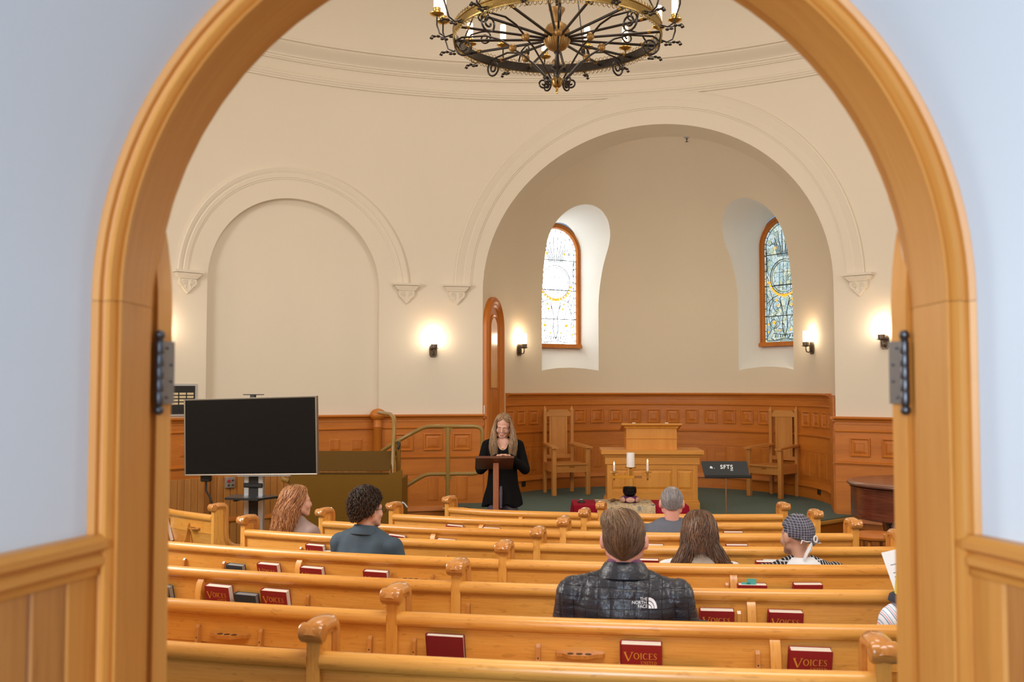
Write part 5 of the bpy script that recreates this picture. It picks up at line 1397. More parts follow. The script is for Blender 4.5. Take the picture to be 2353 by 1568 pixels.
m = MB(); m.box(-.315,.315,-.18,.20,.752,1.02); B(m, 'desk_body', PM, pt)
m = MB(); m.box(-.325,.325,-.19,.21,.888,.902, bev=.004); B(m, 'desk_moulding', PM, pt, grain=0)
m = MB(); rings = []
for o_, z in ((.0,.965),(.015,.97),(.022,.99),(.05,1.01),(.055,1.02)):
    rings.append([Vector((sx*(.315+o_), (-.18-o_ if sy < 0 else .20+o_), z + (.05 if sy < 0 else 0.0))) for sx, sy in ((-1,-1),(1,-1),(1,1),(-1,1))])
m.strip(rings, True, True); B(m, 'desk_cornice', PM, pt, grain=0)
m = MB(); m.add(*slope(-.375,.375,-.24,1.085,.27,.995,.022)); B(m, 'desk_top', PM, pt, grain=0)
for x in (-.22,.19):
    m = MB(); m.box(x-.02,x+.02,-.2,-.18,1.082,1.092); B(m, 'clip', M['white'], pt)

# =================================================================== throne chairs
def throne(loc, rz, label):
    t = thing('throne_chair', label, 'chair', loc, rz, 'tall oak armchairs on the platform')
    cm_ = M['pew2']; W_ = .255
    # local: front faces -y
    for s in (-1, 1):
        m = MB(); x = s*.215; m.box(x-.024,x+.024,.20,.252,0,1.20, bev=.004)
        B(m, 'back_post', cm_, t)
        m = MB(); m.add([(x-.024,.20,1.20),(x+.024,.20,1.20),(x+.024,.252,1.20),(x-.024,.252,1.20),(x,.226,1.275)], [(0,1,4),(1,2,4),(2,3,4),(3,0,4)]); B(m, 'finial', cm_, t)
        m = MB(); x = s*.262; m.box(x-.030,x+.030,-.27,-.21,0,.66, bev=.004); B(m, 'front_leg', cm_, t)
        m = MB()
        m.add([(s*.215-.045,.22,.705),(s*.215+.045,.22,.705),(s*.265+.052,-.30,.665),(s*.265-.052,-.30,.665),(s*.215-.045,.22,.735),(s*.215+.045,.22,.735),(s*.265+.052,-.30,.69),(s*.265-.052,-.30,.69)], [(0,3,2,1),(4,5,6,7),(0,1,5,4),(1,2,6,5),(2,3,7,6),(3,0,4,7)])
        B(m, 'armrest', cm_, t, grain=1)
        m = MB(); m.add([(s*.205,.2,.33),(s*.235,.2,.33),(s*.275,-.22,.33),(s*.245,-.22,.33),(s*.205,.2,.43),(s*.235,.2,.43),(s*.275,-.22,.43),(s*.245,-.22,.43)], [(0,3,2,1),(4,5,6,7),(0,1,5,4),(1,2,6,5),(2,3,7,6),(3,0,4,7)]); B(m, 'side_rail', cm_, t, grain=1)
    m = MB(); m.add([(-.235,.22,.43),(.235,.22,.43),(.24,-.285,.43),(-.24,-.285,.43),(-.235,.22,.452),(.235,.22,.452),(.24,-.285,.452),(-.24,-.285,.452)], [(0,3,2,1),(4,5,6,7),(0,1,5,4),(1,2,6,5),(2,3,7,6),(3,0,4,7)]); B(m, 'seat', cm_, t, grain=0)
    m = MB(); m.box(-.24,.24,-.262,-.235,.325,.43); B(m, 'front_apron', cm_, t, grain=0)
    m = MB(); m.box(-.035,.045,-.267,-.262,.395,.412); B(m, 'name_plate', M['brass'], t)
    m = MB(); m.box(-.195,.195,.215,.240,.50,.555); B(m, 'lower_rail', cm_, t, grain=0)
    m = MB(); m.prism([(-.19,1.115),(.19,1.115),(.19,1.165),(.165,1.185),(.145,1.21),(-.145,1.21),(-.165,1.185),(-.19,1.165)], lambda x, z, s: Vector((x, .21 if s else .245, z))); B(m, 'crest_rail', cm_, t, grain=0)
    for i, (x0, x1) in enumerate(((-.142,-.108),(-.106,.106),(.108,.142))):
        m = MB(); m.box(x0,x1,.220,.238,.55,1.118, bev=.002); B(m, 'back_slat', cm_, t)
    return t
M['pew2'] = wood('oak_chair', (.46,.18,.038), (.56,.24,.055), (.64,.30,.075), rough=.4, coat=.2, fleck=.2)
throne((.76, 14.52, PLAT), R_(20), 'tall oak armchair standing left of the pulpit')
throne((3.72, 14.16, PLAT), R_(-50), 'tall oak armchair standing right of the pulpit behind the music stand')

# =================================================================== grand piano
FZ = zfl(10)
pn = thing('grand_piano', 'dark mahogany grand piano with a closed lid, at the right edge', 'piano', (4.33, 10.45, FZ)); pn.scale = (1, 1, 1.045)
def plan(o=0.0, n=14):
    """tail at the left, keyboard away to the right; returns (x, y)"""
    P = []
    pts = [(.82,-.78),(.2,-.80),(-.35,-.72),(-.62,-.52),(-.76,-.22),(-.76,.10),(-.62,.40),(-.35,.62),(.05,.72),(.82,.74)]
    pts = [Vector((x, y, 0)) for x, y in pts]
    for i in range(len(pts)-1):
        p0 = pts[max(i-1,0)]; p1 = pts[i]; p2 = pts[i+1]; p3 = pts[min(i+2,len(pts)-1)]
        for k in range(n):
            f = k/n
            P.append(.5*((2*p1)+(p2-p0)*f+(2*p0-5*p1+4*p2-p3)*f*f+(3*p1-p0-3*p2+p3)*f*f*f))
    P.append(pts[-1]); c = Vector((.1,0,0))
    return [((p-c)*(1+o)+c) for p in P]
def band(o0, z0, o1, z1): return
m = MB(); rings = [[Vector((p.x,p.y,z)) for p in plan(o)] for o, z in ((-.01,.655),(0,.665),(0,.955),(-.02,.965))]
m.strip(rings, True, True); swap_uv(B(m, 'case', M['mahog'], pn, smooth=40, grain=0))
m = MB(); rings = [[Vector((p.x,p.y,z)) for p in plan(o)] for o, z in ((-.02,.966),(.03,.972),(.045,.985),(.045,.996),(.03,1.008),(-.01,1.012))]
m.strip(rings, True, True); B(m, 'lid', M['mahogtop'], pn, smooth=50, grain=0)
m = MB(); rings = [[Vector((p.x,p.y,z)) for p in plan(o)] for o, z in ((.004,.945),(.012,.950),(.012,.958),(.004,.962))]
m.strip(rings, True, True); B(m, 'rim_bead', M['mahog'], pn, smooth=50)
for x, y in ((-.45,-.28),(.8,-.6),(.8,.55)):
    m = MB(); m.loft([(x,y,.06,.045,.045),(x,y,.12,.05,.05),(x,y,.30,.055,.055),(x,y,.42,.075,.075),(x,y,.46,.06,.06),(x,y,.50,.085,.085),(x,y,.655,.11,.11)], n=16, p=5); B(m, 'leg', M['mahog'], pn, smooth=30)
    m = MB(); m.lathe([(.001,-.02),(.03,-.02),(.032,0),(.03,.02),(.001,.02)], (x,y,.032), 14, Matrix.Rotation(PI/2,4,'Y')); B(m, 'caster', M['brass'], pn)
m = MB(); m.box(-.30,.8,-.30,-.22,.55,.655); m.box(-.35,.6,-.5,.4,.60,.655); B(m, 'frame_beam', M['mahog'], pn, grain=0)
m = MB(); m.tube([(-.2,-.77,.952),(-.16,-.80,.955),(-.12,-.79,.94)], .006, 6); B(m, 'lid_hook', M['bronze'], pn)
# round-backed stool under the piano tail, wooden ledge and the handbag on it
st = thing('round_stool', 'round oak stool under the tail of the piano', 'stool', (3.42, 9.45, zfl(9.45)))
m = MB(); m.lathe([(.001,.60),(.17,.60),(.20,.615),(.205,.635),(.195,.655),(.17,.66),(.001,.66)], n=28); B(m, 'seat', M['wain'], st, smooth=40)
for k in range(4):
    a = R_(45+90*k); m = MB(); m.tube([(.12*cos(a),.12*sin(a),.60),(.17*cos(a),.17*sin(a),.0)], [.018,.014], 8); B(m, 'leg', M['wain'], st)
bc = thing('side_bench', 'low oak bench beside the piano carrying the handbag', 'bench', (3.62, 8.85, zfl(8.85)))
m = MB(); m.box(-.30,.6,-.14,.14,.66,.70, bev=.005); B(m, 'seat', M['pew'], bc, grain=0)
m = MB(); m.box(-.29,.59,-.12,-.10,.58,.66, bev=.003); B(m, 'apron', M['pew'], bc, grain=0)
for x in (-.26,.56):
    m = MB(); m.box(x-.02,x+.02,-.12,.12,0,.66); B(m, 'end_board', M['pew'], bc)
hb = thing('handbag', 'dark brown leather handbag with a buckled strap on the side bench', 'bag', (3.46, 8.85, zfl(8.85)+.70), R_(8))
m = MB(); m.loft([(0,0,.002,.11,.045),(0,0,.03,.125,.05),(0,0,.09,.115,.045),(0,0,.13,.085,.032),(0,0,.145,.05,.015)], n=24, p=2.6); B(m, 'body', M['leather'], hb, smooth=50)
m = MB(); m.tube([(-.05,-.01,.13),(-.04,-.012,.165),(0,-.012,.18),(.05,-.012,.165),(.07,-.01,.12)], .007, 8); B(m, 'handle', M['leather'], hb, smooth=50)
m = MB(); m.box(-.055,-.022,-.055,-.048,.085,.118, bev=.003); B(m, 'buckle', M['agedbrass'], hb)
# =================================================================== people
def xf(mb, Mx):
    mb.v = [tuple(Mx @ Vector(p)) for p in mb.v]; return mb
def join(a, b):
    n = len(a.v); a.v += b.v; a.f += [[k+n for k in f] for f in b.f]; a.uv += b.uv; return a
def head_mb(hc, female=False, rot=None, ears=True, s=1.0, earx=.079):
    m = MB(); e = m.ellipsoid
    e((0,-.006,0), (.073,.092,.086), n=24, m=16)
    e((0,.028,-.052), (.058,.066,.078), n=20, m=14)
    e((0,.074,-.120), (.026,.024,.020))
    for x in (-1, 1):
        m.capsule((x*.052,.012,-.078), (x*.018,.070,-.118), .024, .019)
        e((x*.036,.068,-.058), (.025,.022,.028)); m.capsule((x*.012,.088,-.010), (x*.042,.076,-.012), .010, .009, 10)
        if ears: e((x*earx,-.006,-.030), (.011,.023,.035), Matrix.Rotation(R_(-x*14),3,'Z') @ Matrix.Rotation(R_(8),3,'X')); e((x*.076,-.002,-.052), (.007,.010,.012))
        e((x*.031,.077,-.032), (.015,.011,.012))
    m.capsule((0,.092,-.022), (0,.107,-.056), .008, .0115, 10); e((0,.106,-.062), (.015,.010,.009)); e((0,.092,-.088), (.021,.011,.008)); e((0,.091,-.097), (.018,.011,.008))
    return xf(m, Matrix.Translation(hc) @ (rot or Matrix.Identity(4)) @ Matrix.Scale(s, 4))
def hand_mb(w, d, up, side, curl=35, s=1.0):
    """wrist, direction of the fingers, palm normal (away from the palm side), thumb side"""
    m = MB(); w = Vector(w); d = Vector(d).normalized(); n = Vector(up).normalized(); t = Vector(side).normalized()
    m.capsule(w, w + d*.05*s, .020*s, .024*s, 12); 
    for k, (o, L) in enumerate(((-.030,.062),(-.010,.074),(.010,.080),(.029,.073))):
        b = w + d*.078*s + t*o*s; m.capsule(w + d*.03*s + t*o*.7*s, b, .012*s, .0095*s, 10)
        c = R_(curl); p1 = b + (d*cos(c*.5) - n*sin(c*.5))*L*.45*s; p2 = p1 + (d*cos(c*1.3) - n*sin(c*1.3))*L*.32*s; p3 = p2 + (d*cos(c*1.9) - n*sin(c*1.9))*L*.23*s
        m.capsule(b, p1, .0088*s, .0080*s, 8); m.capsule(p1, p2, .0080*s, .0074*s, 8); m.capsule(p2, p3, .0074*s, .0064*s, 8)
    a = w + d*.018*s + t*.020*s; b = a + (d*.6 + t*.8).normalized()*.036*s; c = b + (d*.85 + t*.4 - n*.3).normalized()*.030*s
    m.capsule(a, b, .013*s, .010*s, 8); m.capsule(b, c, .010*s, .008*s, 8)
    return m
def seated(root, crown, sh_w=.185, build=1.0, rot=None, skin='skin', female=False, elb=.05, vox=.009, ears=True, hx=0.0, hy=.10, earx=.079):
    hc = Vector((hx, hy, crown-.100)); sh = crown-.285
    m = head_mb(hc, female, rot, ears, 1.0, earx)
    nb = Vector((0,.105,sh+.01)); m.capsule(hc + Vector((0,-.022,-.055)), nb, .050 if not female else .043, .056 if not female else .048)
    b = build
    m.loft([(0,.15,.43,.15*b,.12*b),(0,.14,.55,.145*b,.11*b),(0,.12,.70,.13*b,.095*b),(0,.115,.82,.148*b,.10*b),(0,.115,sh-.09,.165*b,.10*b),(0,.115,sh-.02,.15*b,.08*b),(0,.112,sh+.02,.085*b,.06*b)], n=24)
    for x in (-1, 1):
        S = Vector((x*sh_w,.115,sh-.055)); E_ = Vector((x*(sh_w+elb),.16,sh-.33)); Wr = Vector((x*.10,.40,.62))
        m.capsule(nb + Vector((x*.03,0,-.01)), S + Vector((-x*.01,0,.012)), .040, .042); m.capsule(S, E_, .050*b, .040*b); m.capsule(E_, Wr, .040*b, .028)
        join(m, hand_mb(Wr, (-x*.25,.6,-.35), (0,.3,1), (-x,0,0), 30))
        Hp = Vector((x*.09,.16,.53)); K = Vector((x*.11,.58,.52)); An = Vector((x*.11,.60,.10))
        m.capsule(Hp, K, .080, .056); m.capsule(K, An, .055, .036); m.capsule(An, An + Vector((x*.01,.13,-.045)), .036, .032, flat=.8)
    me = remesh(m, vox, 4, .5, 'body'); body = mk('body', me, M[skin], root, None)
    return hc, sh, body
def garment_mb(sh, sh_w=.185, build=1.0, elb=.05, thick=.0, z0=.44, neck=.065, top=.05):
    m = MB(); b = build; k = thick
    m.loft([(0,.15,z0,.165*b+k,.130*b+k),(0,.14,.55,.160*b+k,.122*b+k),(0,.12,.70,.150*b+k,.108*b+k),(0,.117,.82,.165*b+k,.113*b+k),(0,.115,sh-.10,.182*b+k,.114*b+k),(0,.115,sh-.035,.170*b+k,.098*b+k),(0,.113,sh+.010,.125*b+k,.080*b+k),(0,.11,sh+top,neck+k,neck*.95+k)], n=32)
    for x in (-1, 1):
        S = Vector((x*sh_w,.115,sh-.060)); E_ = Vector((x*(sh_w+elb),.16,sh-.33)); Wr = Vector((x*.105,.385,.625))
        m.capsule((x*.05,.11,sh+.012), S + Vector((-x*.012,0,.010)), .045+k, .052+k, 16)
        m.capsule(S, E_, .061*b+k, .052*b+k, 18); m.capsule(E_, Wr, .052*b+k, .040+k, 16)
    return m
def trousers(root, mat, floor=0.0):
    m = MB()
    for x in (-1, 1):
        m.capsule((x*.085,.15,.535), (x*.11,.59,.525), .098, .070); m.capsule((x*.11,.59,.52), (x*.11,.60,.12), .068, .055)
    m.ellipsoid((0,.15,.53), (.18,.14,.085))
    mk('trousers', remesh(m, .014, 4), M[mat], root, None)
    for x in (-1, 1):
        s = MB(); s.loft([(x*.115,.66,.0,.045,.125),(x*.115,.66,.02,.048,.130),(x*.115,.65,.05,.045,.115),(x*.113,.62,.085,.042,.07),(x*.11,.60,.12,.042,.045)], n=18); mk('shoe', s.mesh('shoe', smooth=60), M['shoe'], root, None)
def wrinkle(me, amp, sc, seed=0, zt=None):
    def fn(co, nr):
        out = co.copy()
        for i in range(len(co)):
            p = Vector(co[i])*sc + Vector((seed, 0, 0)); out[i] += nr[i]*amp*noise.noise(Vector((p.x, p.y, p.z*.6)))*1.6
        return out
    displace(me, fn)
# ---- hair
class Hair:
    """surface over the head: f -1..1 around (0 = nape), t 0..1 from crown to ends"""
    def __init__(s, secs): s.s = secs
    def sec(s, t):
        n = len(s.s)-1; q = min(max(t, 0), .99999)*n; i = int(q); f = q-i
        P = [s.s[max(0, min(n, i+k))] for k in (-1, 0, 1, 2)]
        return [.5*((2*P[1][j]) + (P[2][j]-P[0][j])*f + (2*P[0][j]-5*P[1][j]+4*P[2][j]-P[3][j])*f*f + (3*P[1][j]-P[0][j]-3*P[2][j]+P[3][j])*f**3) for j in range(6)]
    def __call__(s, f, t, k=1.0):
        z, cx, cy, rx, ry, A_ = s.sec(t); a = R_(f*A_)
        return Vector((cx + rx*k*sin(a), cy - ry*k*cos(a), z))
def hair_build(root, H, mat, Mx, n_lock=420, r=(.0022,.0034), wave=.0, wfreq=5, t0=(0,.35), t1=(.8,1.0), lift=(-.004,.006), ridge=.0025, nf=44, nt=30, seed=1, name='hair', spread=.0, base=.30, shell=True, shell_t=1.0):
    rg = random.Random(seed); n_lock = int(n_lock*1.9); r = (r[0]*.62, r[1]*.62)
    m = MB(); outr = []; inn = []
    for i in range(nt+1):
        t = i/nt*shell_t; ro = []; ri = []
        for j in range(nf+1):
            f = -1+2*j/nf; d = ridge*(sin(j*1.9+3*sin(t*5+seed)) + .6*sin(j*4.3+t*7))
            p = H(f, t); c = H(0, t, 0); v = (p-c); L = v.length or 1e-6
            ro.append(p + v/L*d); ri.append(c + v*(.80 if t < .95 else .85) - Vector((0,0,.004)))
        outr.append(ro); inn.append(ri)
    rings = [a + list(reversed(b)) for a, b in zip(outr, inn)]
    if shell: m.strip(rings, True, True)
    xf(m, Mx)
    lock = [base]*len(m.v)
    V = m.v; F = m.f; F = [f for f in F]
    for q in range(n_lock):
        f0 = rg.uniform(-1, 1); ta = rg.uniform(*t0); tb = rg.uniform(*t1)
        if tb <= ta + .05: continue
        n = 13; val = rg.random(); ph = rg.uniform(0, 6.28); lf = rg.uniform(*lift); rr = rg.uniform(*r); wv_ = wave*rg.uniform(.5, 1.3)
        dr = rg.uniform(-.06, .06); b0 = len(V); prev = None
        for i in range(n):
            u = i/(n-1); t = ta + (tb-ta)*u
            f = max(-1.02, min(1.02, f0 + dr*u))
            p = H(f, t); c = H(0, t, 0); v = (p-c).normalized() if (p-c).length > 1e-6 else Vector((0,0,1)); tg = Vector((-v.y, v.x, 0))
            grow = min(1, t*1.6)
            p = p + v*(lf + wv_*.6*sin(ph + wfreq*6.28*t)*grow + spread*u*u*rg.random()) + tg*wv_*sin(ph*1.7 + wfreq*6.28*t + 1.2)*grow
            rad = rr*(1 - .85*u**3)*(.45 + .55*min(1, u*5))
            ax_ = tg; bx_ = v
            for k in range(3):
                a = 2*PI*k/3; V.append(tuple(Mx @ (p + ax_*rad*1.5*cos(a) + bx_*rad*sin(a)))); lock.append(val)
            if i:
                o = b0 + (i-1)*3
                for k in range(3): F.append([o+k, o+(k+1)%3, o+3+(k+1)%3, o+3+k])
    me = bpy.data.meshes.new(name); me.from_pydata(V, [], F); 
    at = me.attributes.new('lock', 'FLOAT', 'POINT'); at.data.foreach_set('value', lock)
    me.polygons.foreach_set('use_smooth', [True]*len(me.polygons)); me.update()
    return mk(name, me, mat, root, None)
def cap_secs(a=.080, b=.098, c=.094, end=122, low=None, pw=1.0, Aback=70, cy=-.008, cz=.006, n=10, ear=100, face=168, side_end=88, taper=24):
    S = []
    for i in range(n+1):
        th = 4 + (end-4)*i/n; rt = R_(th)
        if th < 45: A_ = 179
        elif th < 75: A_ = 179 + (ear+22-179)*(th-45)/30
        elif th < side_end: A_ = ear+22 - 22*(th-75)/(side_end-75)
        else: A_ = ear - (ear-taper)*((th-side_end)/(end-side_end))**pw
        S.append((cz + (c if th < 90 or not low else low)*cos(rt), 0, cy, a*sin(rt), b*sin(rt), A_))
    return S
def collar_mesh(hc, sh, rx, ry, zb, zt, flare, open_deg=150, cy=.108, th=.006):
    m = MB(); rings = []
    for k in range(33):
        a = R_(-open_deg + 2*open_deg*k/32); dz = .012*(1-cos(a))*-1
        pr = []
        for (r_, z) in ((0,zb),(-.004,(zb+zt)/2),(0,zt),(th,zt+.003),(th+.006,zt-.004),(flare,zb+(zt-zb)*.35),(flare+.006,zb-.004),(flare,zb-.006),(th,zb+.004)):
            pr.append(Vector(((rx+r_)*sin(a), cy-(ry+r_)*cos(a), z + dz)))
        rings.append(pr)
    m.strip(rings, True, True); return m
def person(label, row, psi, u=-.055, yaw=0, group=None):
    arc = Arc(ROWS[row], 0); p = arc(psi, u, 0)
    return thing('person', label, 'person', p, R_(psi+yaw), group)

def quiltmat(name, col, line, bw, bh, mortar=.05, off=0.0, rough=.38, bump=.6, axes='xz', nz=55, vary=.25):
    m, nt, b = nmat(name)
    tc = nt.nodes.new('ShaderNodeTexCoord'); sp = nt.nodes.new('ShaderNodeSeparateXYZ'); cb = nt.nodes.new('ShaderNodeCombineXYZ')
    lk(nt, tc.outputs['Object'], sp.inputs[0]); lk(nt, sp.outputs[0], cb.inputs[0]); lk(nt, sp.outputs[2], cb.inputs[1])
    br = nt.nodes.new('ShaderNodeTexBrick'); br.offset = off; br.squash = 1
    br.inputs['Scale'].default_value = 1; br.inputs['Brick Width'].default_value = bw; br.inputs['Row Height'].default_value = bh
    br.inputs['Mortar Size'].default_value = mortar*bh; br.inputs['Mortar Smooth'].default_value = .6
    br.inputs['Color1'].default_value = (*col, 1); br.inputs['Color2'].default_value = (*[c*(1+vary) for c in col], 1); br.inputs['Mortar'].default_value = (*line, 1)
    n = nt.nodes.new('ShaderNodeTexNoise'); n.inputs['Scale'].default_value = 7; n.inputs['Detail'].default_value = 1
    wv_ = nt.nodes.new('ShaderNodeMix'); wv_.data_type = 'RGBA'; wv_.blend_type = 'LINEAR_LIGHT'; wv_.inputs['Factor'].default_value = .012
    lk(nt, tc.outputs['Object'], n.inputs['Vector']); lk(nt, cb.outputs[0], wv_.inputs['A']); lk(nt, n.outputs['Color'], wv_.inputs['B']); lk(nt, wv_.outputs['Result'], br.inputs['Vector'])
    lk(nt, br.outputs['Color'], b.inputs['Base Color']); b.inputs['Roughness'].default_value = rough
    n2 = nt.nodes.new('ShaderNodeTexNoise'); n2.inputs['Scale'].default_value = nz; n2.inputs['Detail'].default_value = 3; lk(nt, tc.outputs['Object'], n2.inputs['Vector'])
    mt = nt.nodes.new('ShaderNodeMath'); mt.operation = 'SUBTRACT'; lk(nt, n2.outputs['Fac'], mt.inputs[0]); lk(nt, br.outputs['Fac'], mt.inputs[1])
    bp = nt.nodes.new('ShaderNodeBump'); bp.inputs['Strength'].default_value = bump; bp.inputs['Distance'].default_value = .006
    lk(nt, mt.outputs[0], bp.inputs['Height']); lk(nt, bp.outputs['Normal'], b.inputs['Normal'])
    return m

# 1 --- man in the quilted jacket, row 2
P_ = person('man with short light brown hair in a charcoal quilted jacket with white logo', 2, -9.0)
hc, sh, body = seated(P_, 1.298, skin='skin_pink', sh_w=.195, build=1.08, ears=True, earx=.086)
m = garment_mb(sh, .20, 1.16, .045, .004, top=.035, neck=.075)
me = remesh(m, .0062, 5, .5, 'jacket')
def q_fn(co, nr):
    x = co[:,0]; z = co[:,2] + .10*x*x
    px = np.abs(np.sin(PI*x/.049)); pz = np.abs(np.sin(PI*z/.037))
    d = .0042*np.minimum(1, px*2.2)**.6*np.minimum(1, pz*2.2)**.6 - .002
    return co + nr*d[:,None]
displace(me, q_fn); wrinkle(me, .004, 22, 3)
jk = mk('quilted_jacket', me, quiltmat('quilted_nylon', (.017,.020,.030), (.006,.007,.012), .049, .037, .045, 0, .34, .55, nz=60), P_, None)
m = collar_mesh(hc, sh, .070, .066, sh+.028, sh+.082, .030); mk('collar', m.mesh('collar', smooth=60), M['quilt'], P_, None)
m = collar_mesh(hc, sh, .058, .056, sh+.05, sh+.093, .008); mk('shirt_collar', m.mesh('shirt_collar', smooth=60), M['purpleshirt'], P_, None)
trousers(P_, 'dark')
HM = hairmat('light_brown_hair', (.060,.030,.016), (.22,.115,.058), .42)
H1 = Hair(cap_secs(.0800,.099,.096, 130, low=.150, pw=2.2, cy=-.008, ear=95, side_end=92, taper=10, n=14))
hair_build(P_, H1, HM, Matrix.Translation(hc), 1500, (.0012,.0022), .003, 1.6, (0,.75), (.35,1.0), (-.002,.004), .0012, nf=60, nt=36, seed=4, base=.32)
# longer swept lock on top, parted on the left
H1b = Hair([(.100,-.01,.0,.005,.01,150),(.101,-.025,-.01,.03,.04,140),(.085,-.022,-.016,.053,.068,130),(.055,-.012,-.018,.071,.086,120),(.02,-.006,-.016,.077,.092,110)])
hair_build(P_, H1b, hairmat('sandy_lock_hair', (.12,.065,.034), (.36,.21,.11), .38), Matrix.Translation(hc) @ Matrix.Rotation(R_(-7),4,'Y'), 260, (.0014,.0026), .006, 1.2, (0,.3), (.5,.95), (-.004,.003), .0015, nf=40, nt=18, seed=9, name='swept_hair', base=.4, shell=False)
# logo: three words and a quarter dome, embroidered on the right shoulder blade
bv = BVHTree.FromPolygons([v.co for v in me.vertices], [tuple(p.vertices) for p in me.polygons])
def drape(mesh, off=.0012):
    for v in mesh.vertices:
        h = bv.ray_cast(Vector((v.co.x, -.5, v.co.z)), Vector((0,1,0)))[0]
        v.co.y = (h.y if h else 0) - off
    mesh.update()
LXc, LZc = .088, .950
ws = M['whitestitch'] = plain('white_stitch', (.72,.74,.80), .6)
lg = MB()
for i, w in enumerate(('THE', 'NORTH', 'FACE')):
    tm = text_mesh(w, .0165, None, 'logo', .0, .95)
    xs_ = [v.co.x for v in tm.vertices]; xm = max(xs_)
    vs = [(LXc + v.co.x - xm + (.004 if i != 1 else 0), 0, LZc + .012 - i*.0135 + v.co.y) for v in tm.vertices]
    lg.add(vs, [tuple(p.vertices) for p in tm.polygons]); bpy.data.meshes.remove(tm)
for r0, r1 in ((0,.010),(.0125,.020),(.0225,.032)):
    n = 12; X0 = LXc+.008; Z0 = LZc-.018
    for k in range(n):
        a, b = PI/2*k/n, PI/2*(k+1)/n
        lg.add([(X0+r0*cos(a),0,Z0+r0*1.25*sin(a)),(X0+r1*cos(a),0,Z0+r1*1.25*sin(a)),(X0+r1*cos(b),0,Z0+r1*1.25*sin(b)),(X0+r0*cos(b),0,Z0+r0*1.25*sin(b))], [(0,1,2,3)])
lm = bpy.data.meshes.new('logo'); lm.from_pydata(lg.v, [], lg.f); drape(lm, .0048); lo = mk('embroidered_logo', lm, ws, jk, None)

# 2 --- curly-haired man, row 4
P_ = person('man with dark curly hair and glasses in a blue-grey collared jacket, on the left', 4, -21.3, yaw=-6)
rot = Matrix.Rotation(R_(-22),4,'Z')
hc, sh, body = seated(P_, 1.262, skin='skin', sh_w=.185, build=1.0, rot=rot, hy=.115)
me = remesh(garment_mb(sh, .19, 1.04, .045, .004, top=.04, neck=.068), .009, 5, .5, 'jacket'); wrinkle(me, .007, 13, 8); mk('jacket', me, M['denim'], P_, None)
mk('collar', collar_mesh(hc, sh, .062, .060, sh+.026, sh+.072, .030).mesh('collar', smooth=60), M['denim'], P_, None)
trousers(P_, 'dark')
HC = hairmat('dark_curly_hair', (.016,.009,.006), (.085,.048,.032), .34)
Hs = Hair(cap_secs(.090,.108,.103, 128, low=.145, pw=2.0, cy=-.010, ear=104, side_end=92, taper=30, n=12))
Mx = Matrix.Translation(hc) @ rot
hair_build(P_, Hs, HC, Mx, 60, (.002,.003), .004, 3, (0,.6), (.5,1), (-.004,.0), .006, nf=44, nt=28, seed=5, base=.15)
rg = random.Random(3); V = []; F = []; lock = []
for q in range(1300):
    f = rg.uniform(-1,1); t = .04+.96*rg.random(); c = Hs(f, t); o = Hs(0, t, 0); v = (c-o).normalized()
    if t < .2: v = (v + Vector((0,0,1.5))).normalized()
    tg = Vector((-v.y, v.x, 0)); tg = tg.normalized() if tg.length > .01 else Vector((1,0,0)); dn = v.cross(tg).normalized()
    ph = rg.uniform(0, 6.28); rr = rg.uniform(.007,.014); turns = rg.uniform(.8,1.5); n = 13; b0 = len(V); val = rg.random(); hgt = rg.uniform(.006,.016); sw = rg.uniform(-.014,.014); r_ = rg.uniform(.0014,.0024)
    for i in range(n):
        u = i/(n-1); a = ph + turns*6.28*u
        p = c + v*(hgt*.8*sin(PI*u)+.002) + tg*(rr*cos(a)*(1-.4*u) + sw*u) + dn*(rr*sin(a)*(1-.4*u) + .018*(u-.5))
        rad = r_*(1-.7*u**2)
        for k in range(3):
            ang = 2*PI*k/3; V.append(tuple(Mx @ (p + tg*rad*1.6*cos(ang) + v*rad*sin(ang)))); lock.append(val)
        if i:
            for k in range(3): F.append([b0+(i-1)*3+k, b0+(i-1)*3+(k+1)%3, b0+i*3+(k+1)%3, b0+i*3+k])
hm = bpy.data.meshes.new('curls'); hm.from_pydata(V, [], F); at = hm.attributes.new('lock','FLOAT','POINT'); at.data.foreach_set('value', lock)
hm.polygons.foreach_set('use_smooth', [True]*len(hm.polygons)); mk('curls', hm, HC, P_, None)
g = MB()
for x in (-1, 1): g.tube([Mx @ Vector((x*.034 + .022*cos(a), .103, -.032 + .018*sin(a))) - hc*0 for a in np.linspace(0, 2*PI, 15)[:-1]], .002, 5, False, True); g.tube([Mx @ Vector((x*.056,.10,-.028)), Mx @ Vector((x*.078,.05,-.024)), Mx @ Vector((x*.080,-.01,-.030))], .0022, 5)
mk('glasses', g.mesh('glasses', smooth=60), M['black'], P_, None)

